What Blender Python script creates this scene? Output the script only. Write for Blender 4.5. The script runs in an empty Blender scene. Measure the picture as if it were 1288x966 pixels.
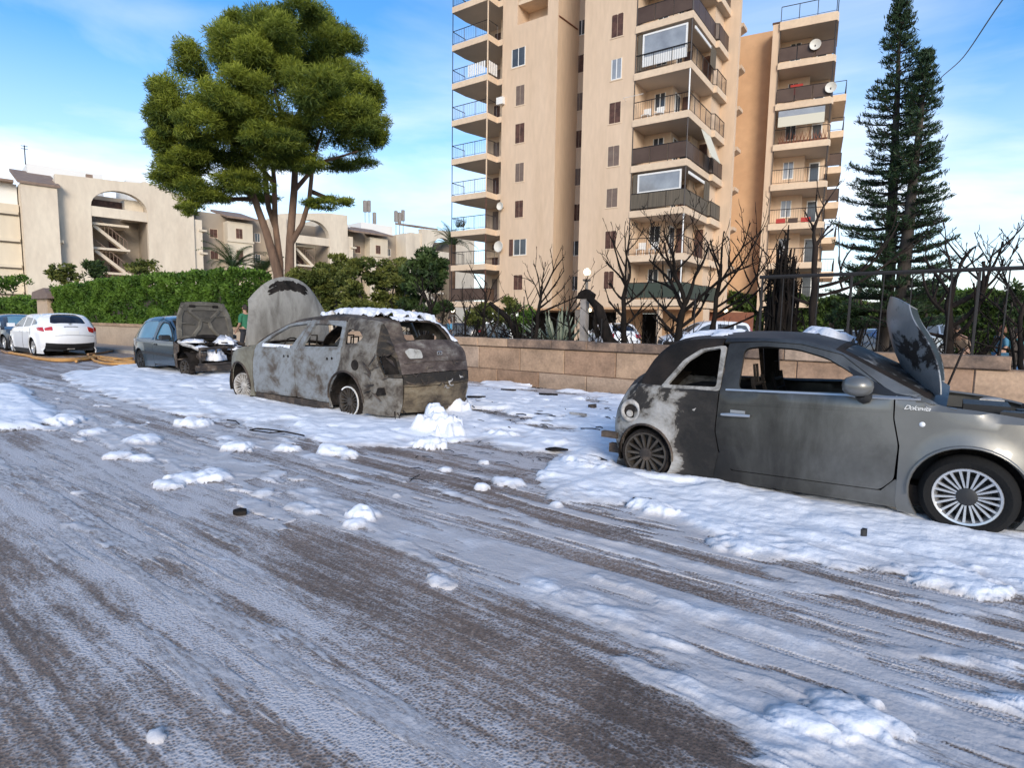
import bpy, bmesh, math, random
import numpy as np
from math import sin, cos, pi, radians, atan2, sqrt
from mathutils import Vector, Matrix
from mathutils.geometry import delaunay_2d_cdt
random.seed(7)
SC = bpy.context.scene
COL = SC.collection

# ---------------------------------------------------------------- camera
FPX, PIT, ROL, HC = 735.0, radians(5.9), radians(-0.95), 1.45
cam_d = bpy.data.cameras.new('camera')
cam = bpy.data.objects.new('camera', cam_d); COL.objects.link(cam)
cam_d.sensor_width = 36; cam_d.lens = FPX/1288*36
cam_d.clip_start = 0.05; cam_d.clip_end = 3000
cam.matrix_world = Matrix.Translation((0, 0, HC)) @ Matrix.Rotation(pi/2-PIT, 4, 'X') @ Matrix.Rotation(-ROL, 4, 'Z')
SC.camera = cam

# ---------------------------------------------------------------- sky and sun
SUN_EL, SUN_AZ = radians(21), radians(172)     # azimuth clockwise from +Y (sun behind the camera, a little right)
w = bpy.data.worlds.new('World'); SC.world = w; w.use_nodes = True
nt = w.node_tree; nt.nodes.clear()
def N(nt, t, **k):
    n = nt.nodes.new(t)
    for a, b in k.items():
        if a.startswith('i_'):
            n.inputs[a[2:].replace('_', ' ')].default_value = b
        else: setattr(n, a, b)
    return n
out = N(nt, 'ShaderNodeOutputWorld'); bg = N(nt, 'ShaderNodeBackground'); bg.inputs[1].default_value = 0.15
sky = N(nt, 'ShaderNodeTexSky', sky_type='NISHITA', sun_disc=False, sun_elevation=SUN_EL, sun_rotation=SUN_AZ)
sky.ozone_density = 3.0; sky.air_density = 1.0; sky.dust_density = 0.6
tc = N(nt, 'ShaderNodeTexCoord'); sep = N(nt, 'ShaderNodeSeparateXYZ')
nt.links.new(tc.outputs['Generated'], sep.inputs[0])
# clouds: noise on a flattened dome, thicker towards the horizon
mp = N(nt, 'ShaderNodeMapping'); mp.inputs['Scale'].default_value = (1.0, 1.3, 4.2); mp.inputs['Location'].default_value = (3.1, 1.7, .35)
nt.links.new(tc.outputs['Generated'], mp.inputs[0])
n1 = N(nt, 'ShaderNodeTexNoise'); n1.inputs['Scale'].default_value = 1.9; n1.inputs['Detail'].default_value = 7; n1.inputs['Roughness'].default_value = .52
n1.inputs['Distortion'].default_value = .35
nt.links.new(mp.outputs[0], n1.inputs['Vector'])
cr = N(nt, 'ShaderNodeMapRange'); cr.inputs['From Min'].default_value = .45; cr.inputs['From Max'].default_value = .72
nt.links.new(n1.outputs['Fac'], cr.inputs['Value'])
hz = N(nt, 'ShaderNodeMapRange'); hz.inputs['From Min'].default_value = .02; hz.inputs['From Max'].default_value = .42
hz.inputs['To Min'].default_value = 1.0; hz.inputs['To Max'].default_value = .25
nt.links.new(sep.outputs['Z'], hz.inputs['Value'])
m0 = N(nt, 'ShaderNodeMath', operation='MULTIPLY'); nt.links.new(cr.outputs[0], m0.inputs[0]); nt.links.new(hz.outputs[0], m0.inputs[1])
hz2 = N(nt, 'ShaderNodeMapRange'); hz2.inputs['From Min'].default_value = .0; hz2.inputs['From Max'].default_value = .36
hz2.inputs['To Min'].default_value = .65; hz2.inputs['To Max'].default_value = .0
nt.links.new(sep.outputs['Z'], hz2.inputs['Value'])
m1 = N(nt, 'ShaderNodeMath', operation='ADD', use_clamp=True); nt.links.new(m0.outputs[0], m1.inputs[0]); nt.links.new(hz2.outputs[0], m1.inputs[1])
hsv = N(nt, 'ShaderNodeHueSaturation'); hsv.inputs['Saturation'].default_value = 1.25; hsv.inputs['Value'].default_value = 1.15
nt.links.new(sky.outputs[0], hsv.inputs['Color'])
mx = N(nt, 'ShaderNodeMixRGB'); mx.inputs[2].default_value = (6.2, 6.3, 6.6, 1)
nt.links.new(m1.outputs[0], mx.inputs[0]); nt.links.new(hsv.outputs[0], mx.inputs[1])
nt.links.new(mx.outputs[0], bg.inputs[0]); nt.links.new(bg.outputs[0], out.inputs[0])
sd = bpy.data.lights.new('sun', 'SUN'); sd.energy = 2.05; sd.angle = radians(22); sd.color = (1, .89, .75)
sun = bpy.data.objects.new('sun', sd); COL.objects.link(sun)
sun.rotation_euler = Vector((sin(SUN_AZ)*cos(SUN_EL), cos(SUN_AZ)*cos(SUN_EL), sin(SUN_EL))).to_track_quat('Z', 'Y').to_euler()
SC.view_settings.view_transform = 'Standard'; SC.view_settings.look = 'None'
SC.view_settings.exposure = 0.55; SC.view_settings.gamma = 1
SC.render.engine = 'CYCLES'; SC.cycles.max_bounces = 6; SC.cycles.transparent_max_bounces = 16

# ---------------------------------------------------------------- places: a pixel of the photograph turned into a point of a known plane
def ray(px, py):
    a = (px-644)/FPX; b = (483-py)/FPX
    u = a*cos(ROL)+b*sin(ROL); v = -a*sin(ROL)+b*cos(ROL)
    return Vector((u, cos(PIT)+v*sin(PIT), -sin(PIT)+v*cos(PIT)))
def onz(px, py, z=0.0):
    d = ray(px, py); t = (z-HC)/d.z; return Vector((d.x*t, d.y*t, z))
def ony(px, py, y):
    d = ray(px, py); t = y/d.y; return Vector((d.x*t, y, HC+d.z*t))
A = radians(37); E1 = Vector((cos(A), -sin(A), 0)); E2 = Vector((sin(A), cos(A), 0))
def ST(s, t, z=0.0): return E1*s+E2*t+Vector((0, 0, z))
class Frame:                                # local x along the facade (to the right), y away from the viewer
    def __init__(f, x, y, deg):
        f.o = Vector((x, y, 0)); f.a = radians(deg); f.e = Vector((cos(f.a), -sin(f.a), 0)); f.n = Vector((sin(f.a), cos(f.a), 0))
    def pl(f, px, py, y=0.0):               # (x, z) on the plane at local y
        d = ray(px, py); t = (f.o.dot(f.n)+y)/d.dot(f.n); q = d*t-f.o; return q.dot(f.e), HC+d.z*t
    def px(f, px, py, x=0.0):               # (y, z) on the plane at local x
        d = ray(px, py); t = (f.o.dot(f.e)+x)/d.dot(f.e); q = d*t-f.o; return q.dot(f.n), HC+d.z*t
STREET = Frame(0, 0, 37)

# ---------------------------------------------------------------- objects
def tag(o, label=None, cat=None, group=None, kind=None):
    if label: o['label'] = label
    if cat: o['category'] = cat
    if group: o['group'] = group
    if kind: o['kind'] = kind
    return o
def empty(name, loc=(0, 0, 0), rz=0.0, **k):
    o = bpy.data.objects.new(name, None); COL.objects.link(o); o.empty_display_size = .2
    o.location = loc; o.rotation_euler = (0, 0, rz); return tag(o, **k)
def link(name, me, parent=None, loc=None, rot=None):
    o = bpy.data.objects.new(name, me); COL.objects.link(o)
    if parent: o.parent = parent
    if loc is not None: o.location = loc
    if rot is not None: o.rotation_euler = rot
    return o
def copy_tree(o, parent=None):
    c = o.copy(); COL.objects.link(c); c.parent = parent
    for ch in [x for x in o.children]: copy_tree(ch, c)
    return c
class MB:
    def __init__(s): s.v = []; s.f = []
    def quad(s, a, b, c, d): i = len(s.v); s.v += [tuple(a), tuple(b), tuple(c), tuple(d)]; s.f.append((i, i+1, i+2, i+3))
    def tri(s, a, b, c): i = len(s.v); s.v += [tuple(a), tuple(b), tuple(c)]; s.f.append((i, i+1, i+2))
    def box(s, x0, y0, z0, x1, y1, z1):
        i = len(s.v)
        s.v += [(x0, y0, z0), (x1, y0, z0), (x1, y1, z0), (x0, y1, z0), (x0, y0, z1), (x1, y0, z1), (x1, y1, z1), (x0, y1, z1)]
        s.f += [(i, i+3, i+2, i+1), (i+4, i+5, i+6, i+7), (i, i+1, i+5, i+4), (i+1, i+2, i+6, i+5), (i+2, i+3, i+7, i+6), (i+3, i, i+4, i+7)]
        return s
    def tube(s, pts, rad, n=8, cap=True):
        pts = [Vector(p) for p in pts]
        if not hasattr(rad, '__len__'): rad = [rad]*len(pts)
        up = None; base = len(s.v)
        for k, p in enumerate(pts):
            d = (pts[min(k+1, len(pts)-1)]-pts[max(k-1, 0)])
            if d.length < 1e-9: d = Vector((0, 0, 1))
            d.normalize()
            if up is None: up = Vector((0, 0, 1)) if abs(d.z) < .9 else Vector((1, 0, 0))
            x = d.cross(up)
            if x.length < 1e-6: x = d.cross(Vector((1, 0, 0)))
            x.normalize(); y = x.cross(d).normalized(); up = y
            for j in range(n):
                a = 2*pi*j/n; q = p+(x*cos(a)+y*sin(a))*rad[k]; s.v.append(tuple(q))
        for k in range(len(pts)-1):
            for j in range(n):
                a = base+k*n+j; b = base+k*n+(j+1) % n; s.f.append((a, b, b+n, a+n))
        if cap:
            s.f.append(tuple(base+j for j in range(n))[::-1]); s.f.append(tuple(base+(len(pts)-1)*n+j for j in range(n)))
        return s
    def lathe(s, prof, n=24, axis='y', c=(0, 0, 0), close=False):   # prof: (radius, height)
        base = len(s.v)
        for r, h in prof:
            for j in range(n):
                a = 2*pi*j/n
                if axis == 'y': s.v.append((c[0]+r*cos(a), c[1]+h, c[2]+r*sin(a)))
                else: s.v.append((c[0]+r*cos(a), c[1]+r*sin(a), c[2]+h))
        for k in range(len(prof)-1):
            for j in range(n):
                a = base+k*n+j; b = base+k*n+(j+1) % n
                s.f.append((a, b, b+n, a+n))
        return s
    def prism(s, poly, z0, z1, tf=None):     # poly in (a, b); extruded along c, tf maps (a, b, c)
        n = len(poly); i = len(s.v); tf = tf or (lambda a, b, c: (a, b, c))
        s.v += [tf(a, b, z0) for a, b in poly]+[tf(a, b, z1) for a, b in poly]
        s.f.append(tuple(range(i, i+n))[::-1]); s.f.append(tuple(range(i+n, i+2*n)))
        for k in range(n): s.f.append((i+k, i+(k+1) % n, i+n+(k+1) % n, i+n+k))
        return s
    def build(s, name, mat, parent=None, smooth=None, **k):
        me = bpy.data.meshes.new(name); me.from_pydata(s.v, [], s.f)
        if mat: me.materials.append(mat)
        bm = bmesh.new(); bm.from_mesh(me); bmesh.ops.recalc_face_normals(bm, faces=bm.faces); bm.to_mesh(me); bm.free()
        if smooth is not None:
            me.polygons.foreach_set('use_smooth', [True]*len(me.polygons)); me.set_sharp_from_angle(angle=radians(smooth))
        return tag(link(name, me, parent), **k)
def box(name, mat, parent, x0, y0, z0, x1, y1, z1, **k): return MB().box(x0, y0, z0, x1, y1, z1).build(name, mat, parent, **k)
def np_mesh(name, v, f, mat, parent=None, smooth=False, attrs=None):
    me = bpy.data.meshes.new(name); nv = len(v); nf = len(f); k = f.shape[1]
    me.vertices.add(nv); me.vertices.foreach_set('co', np.asarray(v, np.float32).ravel())
    me.loops.add(nf*k); me.loops.foreach_set('vertex_index', np.asarray(f, np.int32).ravel())
    me.polygons.add(nf); me.polygons.foreach_set('loop_start', np.arange(0, nf*k, k, dtype=np.int32))
    me.polygons.foreach_set('loop_total', np.full(nf, k, np.int32))
    if smooth: me.polygons.foreach_set('use_smooth', np.ones(nf, bool))
    me.update(calc_edges=True)
    for an, dom, vals in (attrs or []):
        at = me.attributes.new(an, 'FLOAT', dom); at.data.foreach_set('value', np.asarray(vals, np.float32))
    if mat: me.materials.append(mat)
    return link(name, me, parent)

# ---------------------------------------------------------------- materials
def mat(name, col, rough=.7, metal=0., var=None, vscale=3., bump=0., bscale=40., spec=.5, detail=5, stretch=(1, 1, 1), fine=.0, alpha=None, coat=0., sub=0., trans=0., emit=None, lo=.35, hi=.65):
    """base colour, optionally mixed with a second colour by noise; bump from a second noise; all in object space"""
    m = bpy.data.materials.new(name); m.use_nodes = True; t = m.node_tree; b = t.nodes['Principled BSDF']
    b.inputs['Base Color'].default_value = (*col, 1); b.inputs['Roughness'].default_value = rough; b.inputs['Metallic'].default_value = metal
    b.inputs['Specular IOR Level'].default_value = spec; b.inputs['Coat Weight'].default_value = coat
    if sub: b.inputs['Subsurface Weight'].default_value = sub; b.inputs['Subsurface Radius'].default_value = (.03, .03, .04)
    if trans: b.inputs['Transmission Weight'].default_value = trans
    if alpha is not None: b.inputs['Alpha'].default_value = alpha
    if emit: b.inputs['Emission Color'].default_value = (*emit[0], 1); b.inputs['Emission Strength'].default_value = emit[1]
    c = N(t, 'ShaderNodeTexCoord'); mpn = N(t, 'ShaderNodeMapping'); mpn.inputs['Scale'].default_value = stretch
    t.links.new(c.outputs['Object'], mpn.inputs[0])
    if var is not None:
        n = N(t, 'ShaderNodeTexNoise'); n.inputs['Scale'].default_value = vscale; n.inputs['Detail'].default_value = detail; n.inputs['Roughness'].default_value = .6
        t.links.new(mpn.outputs[0], n.inputs['Vector'])
        r = N(t, 'ShaderNodeMapRange'); r.inputs['From Min'].default_value = lo; r.inputs['From Max'].default_value = hi
        t.links.new(n.outputs['Fac'], r.inputs['Value'])
        x = N(t, 'ShaderNodeMixRGB'); x.inputs[1].default_value = (*col, 1); x.inputs[2].default_value = (*var, 1)
        t.links.new(r.outputs[0], x.inputs[0]); last = x.outputs[0]
        if fine:
            n2 = N(t, 'ShaderNodeTexNoise'); n2.inputs['Scale'].default_value = vscale*9; n2.inputs['Detail'].default_value = 3
            t.links.new(mpn.outputs[0], n2.inputs['Vector'])
            h = N(t, 'ShaderNodeMapRange'); h.inputs['From Min'].default_value = .3; h.inputs['From Max'].default_value = .7; h.inputs['To Min'].default_value = 1-fine; h.inputs['To Max'].default_value = 1+fine
            t.links.new(n2.outputs['Fac'], h.inputs['Value'])
            vm = N(t, 'ShaderNodeVectorMath', operation='SCALE'); t.links.new(last, vm.inputs[0]); t.links.new(h.outputs[0], vm.inputs['Scale']); last = vm.outputs[0]
        t.links.new(last, b.inputs['Base Color'])
    if bump:
        n3 = N(t, 'ShaderNodeTexNoise'); n3.inputs['Scale'].default_value = bscale; n3.inputs['Detail'].default_value = 4
        t.links.new(mpn.outputs[0], n3.inputs['Vector'])
        bp = N(t, 'ShaderNodeBump'); bp.inputs['Strength'].default_value = bump; bp.inputs['Distance'].default_value = .02
        t.links.new(n3.outputs['Fac'], bp.inputs['Height']); t.links.new(bp.outputs[0], b.inputs['Normal'])
    return m

def _h(ix, iy, seed):
    n = (ix*374761393+iy*668265263+seed*974711) & 0x7fffffff
    n = ((n ^ (n >> 13))*1274126177) & 0x7fffffff
    return ((n ^ (n >> 16)) & 0xffff)/65535.0
def vnoise(x, y, seed=0):
    ix = np.floor(x).astype(np.int64); iy = np.floor(y).astype(np.int64); fx = x-ix; fy = y-iy
    fx = fx*fx*(3-2*fx); fy = fy*fy*(3-2*fy)
    a = _h(ix, iy, seed); b = _h(ix+1, iy, seed); c = _h(ix, iy+1, seed); d = _h(ix+1, iy+1, seed)
    return (a*(1-fx)+b*fx)*(1-fy)+(c*(1-fx)+d*fx)*fy
def fbm(x, y, o=4, seed=0, g=.5):
    r = 0; a = 1; s = 0
    for k in range(o): r = r+a*vnoise(x*2**k+17.3*k, y*2**k+9.1*k, seed+k); s += a; a *= g
    return r/s
def blobs(x, y, seed=0, jit=.8):            # 1 at cell centres falling to 0: rounded lumps
    ix = np.floor(x).astype(np.int64); iy = np.floor(y).astype(np.int64); best = np.zeros_like(x)
    for dx in (-1, 0, 1):
        for dy in (-1, 0, 1):
            cx = ix+dx; cy = iy+dy
            px = cx+.5+jit*(_h(cx, cy, seed)-.5); py = cy+.5+jit*(_h(cx, cy, seed+5)-.5); rr = .45+.45*_h(cx, cy, seed+9)
            d2 = ((x-px)**2+(y-py)**2)/rr**2; best = np.maximum(best, np.sqrt(np.clip(1-d2, 0, 1))*rr)
    return best

# ================================================================ GROUND
def pip(x, y, poly):                         # points in polygon (numpy)
    ins = np.zeros(x.shape, bool); n = len(poly)
    for i in range(n):
        x1, y1 = poly[i]; x2, y2 = poly[(i+1) % n]
        c = ((y1 > y) != (y2 > y)) & (x < (x2-x1)*(y-y1)/(y2-y1+1e-12)+x1); ins ^= c
    return ins
def st_of(px, py):
    q = onz(px, py); return q.dot(E1), q.dot(E2)
def segd(s, t, pts, ws=1.0):                 # distance to a polyline in (s, t)
    best = np.full(s.shape, 1e9)
    for (a, b), (c, d) in zip(pts[:-1], pts[1:]):
        dx, dy = c-a, d-b; L = dx*dx+dy*dy+1e-9; u = np.clip(((s-a)*dx+(t-b)*dy)/L, 0, 1)
        best = np.minimum(best, np.hypot(s-a-u*dx, t-b-u*dy))
    return best
def sm(x, a, b): u = np.clip((x-a)/(b-a), 0, 1); return u*u*(3-2*u)

def foam_fields(X, Y):
    s = X*E1.x+Y*E1.y; t = X*E2.x+Y*E2.y
    warp = (fbm(s*.55, t*1.3, 4, 3)-.5)
    warp2 = (fbm(s*2.2, t*3.5, 3, 31)-.5)
    # near edge of the thick foam, as t over s
    es = np.array([-40, -19, -17.5, -14.1, -10.4, -7.4, -5.6, -5.0, -4.6, -4.1, -3.4, -3.0, -2.6, -2.0, -1.15, -.67, .4, 3, 9])
    et = np.array([9, 5.6, 4.6, 4.05, 3.75, 3.7, 3.95, 4.5, 5.2, 5.1, 5.2, 4.3, 3.85, 4.05, 3.75, 3.7, 4.0, 4.3, 4.5])
    edge = np.interp(s, es, et)+warp*.55+warp2*.26+(fbm(s*7, t*9, 4, 180)-.5)*.14
    thick = sm(t-edge, -.03, .22)
    thick *= 1-sm(s, -19.5, -22.5)*0                       # fades towards the hoses
    thick *= sm(s+warp*3, -20.5, -18.3)
    # the patchy zone between the two wrecks and beside the wall
    wallgap = sm(t, 9.2, 10.7)*(1-sm(s, -3, -1.5)); thick = thick*(1-.9*wallgap*sm(fbm(s*1.1, t*2, 4, 44), .38, .6))
    mid = sm(s, -7.5, -6.5)*(1-sm(s, -3.2, -2.4))*sm(t, 5.6, 7.5)
    thick = thick*(1-.75*mid*sm(fbm(s*1.7, t*3.2, 4, 8), .50, .64))
    thin_ = sm(t-edge, .0, .9); thick = thick*(1-.45*(1-thin_)*sm(fbm(s*3.3, t*6, 4, 401), .46, .60))*(1-.45*sm(fbm(s*1.1+5, t*2.4, 5, 404), .60, .70))
    bp_ = [st_of(*p) for p in [(780, 650), (835, 648), (900, 678), (893, 700), (840, 692), (790, 672)]]; bq = sm(np.where(pip(s, t, bp_), 1, -1)*np.minimum(segd(s, t, bp_+bp_[:1]), 5)+warp2*.25, -.06, .10); thick = thick*(1-.9*bq)
    # left-hand heap
    hp = [st_of(*p) for p in [(-150, 470), (-20, 476), (45, 492), (82, 520), (60, 540), (10, 544), (-60, 548), (-250, 520)]]
    d = np.where(pip(s, t, hp), 1, -1)*np.minimum(segd(s, t, hp+hp[:1]), 9); heap = sm(d+warp*.5+warp2*.2, -.05, .3)
    # ridges ploughed between the wheel tracks, all running along the street
    rid = np.zeros_like(s)
    R = [([(20, 478), (120, 500), (230, 532), (330, 558), (420, 582)], .16, 1.0), ([(0, 492), (90, 522), (160, 560), (230, 590), (300, 600)], .20, .9),
         ([(120, 505), (300, 567), (480, 640), (620, 690)], .05, .45), ([(420, 585), (560, 618), (700, 668), (800, 690), (960, 735), (1050, 745)], .07, .75),
         ([(380, 620), (520, 690), (660, 760), (800, 830), (900, 882), (1010, 925), (1060, 966)], .13, 1.0), ([(690, 745), (800, 790), (900, 850), (1040, 900), (1160, 930), (1290, 935)], .17, 1.0),
         ([(760, 730), (860, 770), (1000, 800), (1120, 830), (1290, 840)], .11, .85), ([(980, 720), (1120, 760), (1290, 775)], .12, .8), ([(1000, 960), (1150, 955), (1290, 958)], .24, 1.0),
         ([(40, 540), (140, 600), (260, 680), (380, 790), (520, 900)], .05, .40), ([(1060, 900), (1200, 892), (1290, 893)], .12, .95), ([(960, 880), (1010, 905), (1080, 935)], .16, 1.0),
         ([(-60, 560), (40, 600), (90, 660), (140, 690)], .10, .55), ([(640, 640), (760, 690), (860, 720)], .05, .5)]
    for pts, wd, amp in R:
        pp = [st_of(*p) for p in pts]; dd = segd(s, t, pp)+warp2*wd*.9+warp*.06; rid = np.maximum(rid, amp*np.exp(-(dd/wd)**2))
    brk = fbm(s*1.6, t*5, 4, 77)+.03; rid = rid*sm(brk, .30, .52)*(1-.35*sm(fbm(s*4, t*22, 4, 171), .50, .62))
    # lumps
    lum = np.zeros_like(s); lh = np.zeros_like(s)
    Ls = [(555, 548, .26, .30), (572, 522, .22, .26), (548, 540, .16, .36), (583, 512, .14, .16), (540, 562, .20, .12), (232, 604, .15, .06), (268, 601, .17, .07), (210, 612, .12, .05), (455, 652, .095, .10), (448, 662, .08, .05), (470, 648, .06, .05),
          (553, 732, .075, .03), (565, 738, .05, .02), (372, 640, .10, .04), (392, 645, .07, .03), (334, 620, .10, .04), (196, 931, .035, .022), (420, 570, .16, .10), (150, 575, .13, .06), (175, 578, .12, .05), (80, 533, .22, .12),
          (246, 535, .2, .11), (560, 592, .06, .04), (606, 615, .06, .05), (608, 583, .06, .04), (640, 608, .14, .05), (300, 565, .18, .08), (700, 637, .05, .04), (830, 645, .14, .08), (810, 640, .12, .08), (360, 566, .12, .07),
          (930, 690, .14, .05), (1075, 905, .14, .05), (1010, 915, .10, .05), (180, 556, .2, .08), (120, 545, .17, .06), (500, 625, .04, .03), (440, 575, .1, .08), (100, 620, .05, .02), (1200, 735, .2, .05), (690, 600, .1, .06), (630, 550, .2, .10),
          (700, 560, .25, .08), (745, 590, .3, .12), (600, 500, .25, .10), (675, 520, .3, .08)]
    for px, py, r, h in Ls:
        a, b = st_of(px, py); k = np.nonzero((np.abs(s-a) < r*3) & (np.abs(t-b) < r*2.6))[0]; S, U = s[k], t[k]
        q = ((S-a)/(r*1.25))**2+((U-b)/r)**2; q = q*(1+1.1*(fbm(S/r*1.2, U/r*1.2, 3, int(px))-.5)*1.2)+(fbm(S*14, U*16, 4, int(px)+3)-.5)*1.5; v = np.clip(1-q, 0, 1); lum[k] = np.maximum(lum[k], sm(v, 0, .25)); lh[k] = np.maximum(lh[k], h*np.sqrt(v))
    # far side of the street, beyond the tracks, and scattered bits
    bit = sm(fbm(s*3.0+warp*3, t*6.0, 5, 5), .56, .64)*sm(fbm(s*.8, t*1.4, 3, 12), .46, .60)*(1-sm(t, 3.9, 4.6))*sm(-s, 1.8, 4.2)*sm(t, 1.7, 2.5)
    # slush: fine ridges drawn out by the wheels
    lane = fbm(s*.10+2, t*2.1, 3, 61)                      # broad lanes of more and less slush
    st1 = fbm(s*.9+warp*.6, t*13, 5, 201); st2 = fbm(s*2.4, t*30, 4, 205)
    rightlanes = sm(t, 2.15, 2.6)*(1-sm(t, 4.1, 4.5)); leftlanes = (1-sm(t, 1.7, 2.6))*sm(t, .55, .95)
    slu = sm(st1*.65+st2*.35+.30*(lane-.5)+.07*rightlanes+.035*leftlanes, .52, .62)*np.clip(rightlanes*.9+leftlanes*.55+.2, 0, 1)
    pxm0 = [st_of(*p) for p in [(330, 640), (480, 700), (640, 770), (760, 830), (860, 880), (1000, 966), (640, 966), (470, 830), (350, 730)]]
    slu *= 1-.85*sm(np.where(pip(s, t, pxm0), 1, -1)*np.minimum(segd(s, t, pxm0+pxm0[:1]), 5)+warp*.3+warp2*.2, -.15, .2)
    slu = slu*(1-sm(-s, 17, 21)); cov = np.maximum.reduce([thick, heap, rid*.9, lum, bit*.8, slu*.52])
    # heights
    lump = blobs(s*1.5, t*1.9, 21)*.7+blobs(s*3.7, t*4.3, 22)*.35+blobs(s*9, t*10, 23)*.12
    fine = fbm(s*9, t*13, 4, 50)
    h = thick*(.024+.046*lump*(.35+1.1*fbm(s*.5, t*.7, 2, 90))*(.4+.6*thin_))+thick*.028*np.clip(t-edge, 0, 1.0)
    h = np.maximum(h, heap*(.05+.085*lump)); h = np.maximum(h, rid*(.006+.022*lump*fine*1.6+.03*(fbm(s*5, t*16, 4, 160)-.35)*rid)); h = np.maximum(h, lh*(.75+.4*lump)); h = np.maximum(h, bit*.022*(.3+lump)); h = np.maximum(h, slu*(.002+.010*st2*fbm(s*9, t*14, 3, 207)))
    fr1 = fbm(s*26, t*30, 3, 140); h += cov*((fine-.5)*.012+(fr1-.5)*.008*np.clip(h*25, 0, 1)); h += thick*(fbm(s*3.1, t*4.2, 4, 150)-.5)*.05
    # thin film: streaks along the street
    track = fbm(s*.35, t*6.5, 4, 60); band = fbm(s*.12+3, t*1.7, 3, 61)
    film = .45*sm(track, .42, .62)+.35*sm(band, .38, .6)
    # where the film lies: left half and the lanes of the tracks; brown damp asphalt in the middle and lower middle
    pxm = [st_of(*p) for p in [(330, 640), (480, 700), (640, 770), (760, 830), (860, 880), (1000, 966), (640, 966), (470, 830), (350, 730)]]
    bare = sm(np.where(pip(s, t, pxm), 1, -1)*np.minimum(segd(s, t, pxm+pxm[:1]), 5)+warp*.25+warp2*.12, -.12, .25)
    left = 1-sm(s*0+t, 1.9, 3.0); film = film*(1-.80*bare)+.16*left*(1-bare)*fbm(s*1.2, t*2.5, 4, 66)
    fan = fbm(s*2.6+t*1.5, t*1.1-s*.8, 5, 70); film += .28*sm(fan, .54, .68)*(1-bare*.55)*(1-sm(t, 2.6, 3.2))
    dark = [st_of(*p) for p in [(-120, 690), (0, 690), (60, 800), (130, 900), (190, 1010), (-200, 1010)]]
    dk = sm(np.where(pip(s, t, dark), 1, -1)*np.minimum(segd(s, t, dark+dark[:1]), 5)+warp*.3, -.2, .25); film *= 1-.8*dk
    film *= 1-.9*sm(s, -19, -22.5)*0-.0
    film = film*(sm(s, -23.5, -19.5))+.0
    soak = [st_of(*p) for p in [(760, 850), (860, 862), (960, 915), (1010, 990), (740, 990), (700, 930)]]
    wet = sm(np.where(pip(s, t, soak), 1, -1)*np.minimum(segd(s, t, soak+soak[:1]), 5)+warp*.2, -.1, .12)
    soak2 = [st_of(*p) for p in [(785, 655), (830, 652), (895, 680), (890, 698), (840, 690)]]
    brown = sm(np.where(pip(s, t, soak2), 1, -1)*np.minimum(segd(s, t, soak2+soak2[:1]), 5)+warp2*.2, -.08, .08)
    film = film*.82+.13+.16*(fbm(s*.9, t*3.2, 4, 300)-.5)+.22*sm(fbm(s*1.6+warp*2, t*17, 4, 310), .50, .62)*(1-.6*bare)
    film += .30*sm(fbm(s*.05+7, t*15+warp*.8, 4, 320), .52, .60)*(1-.7*bare)-.16*sm(fbm(s*.05+2, t*11+warp*.6, 3, 330), .54, .62)
    gap = sm(-s, 2.4, 3.2)*(1-sm(-s, 5.6, 6.2))*sm(t, 3.9, 4.3)*(1-sm(t, 5.6, 6.4)); film += .22*gap*sm(fbm(s*3, t*7, 4, 340), .38, .6)
    film *= 1-.75*wet
    film = np.maximum(film, cov*.8)
    return s, t, cov, h, np.clip(film, 0, 1), np.clip(wet+brown*.6, 0, 1)

# LOD grid: rows at growing distance
def lod_grid(y0, y1, ny, nx, hw):
    yy = y0*(y1/y0)**(np.linspace(0, 1, ny)); uu = np.linspace(-hw, hw, nx)
    Y, U = np.meshgrid(yy, uu, indexing='ij'); X = U*(Y+.25)
    i = np.arange(ny*nx).reshape(ny, nx); f = np.stack([i[:-1, :-1], i[:-1, 1:], i[1:, 1:], i[1:, :-1]], -1).reshape(-1, 4)
    return X.ravel(), Y.ravel(), f

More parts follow.
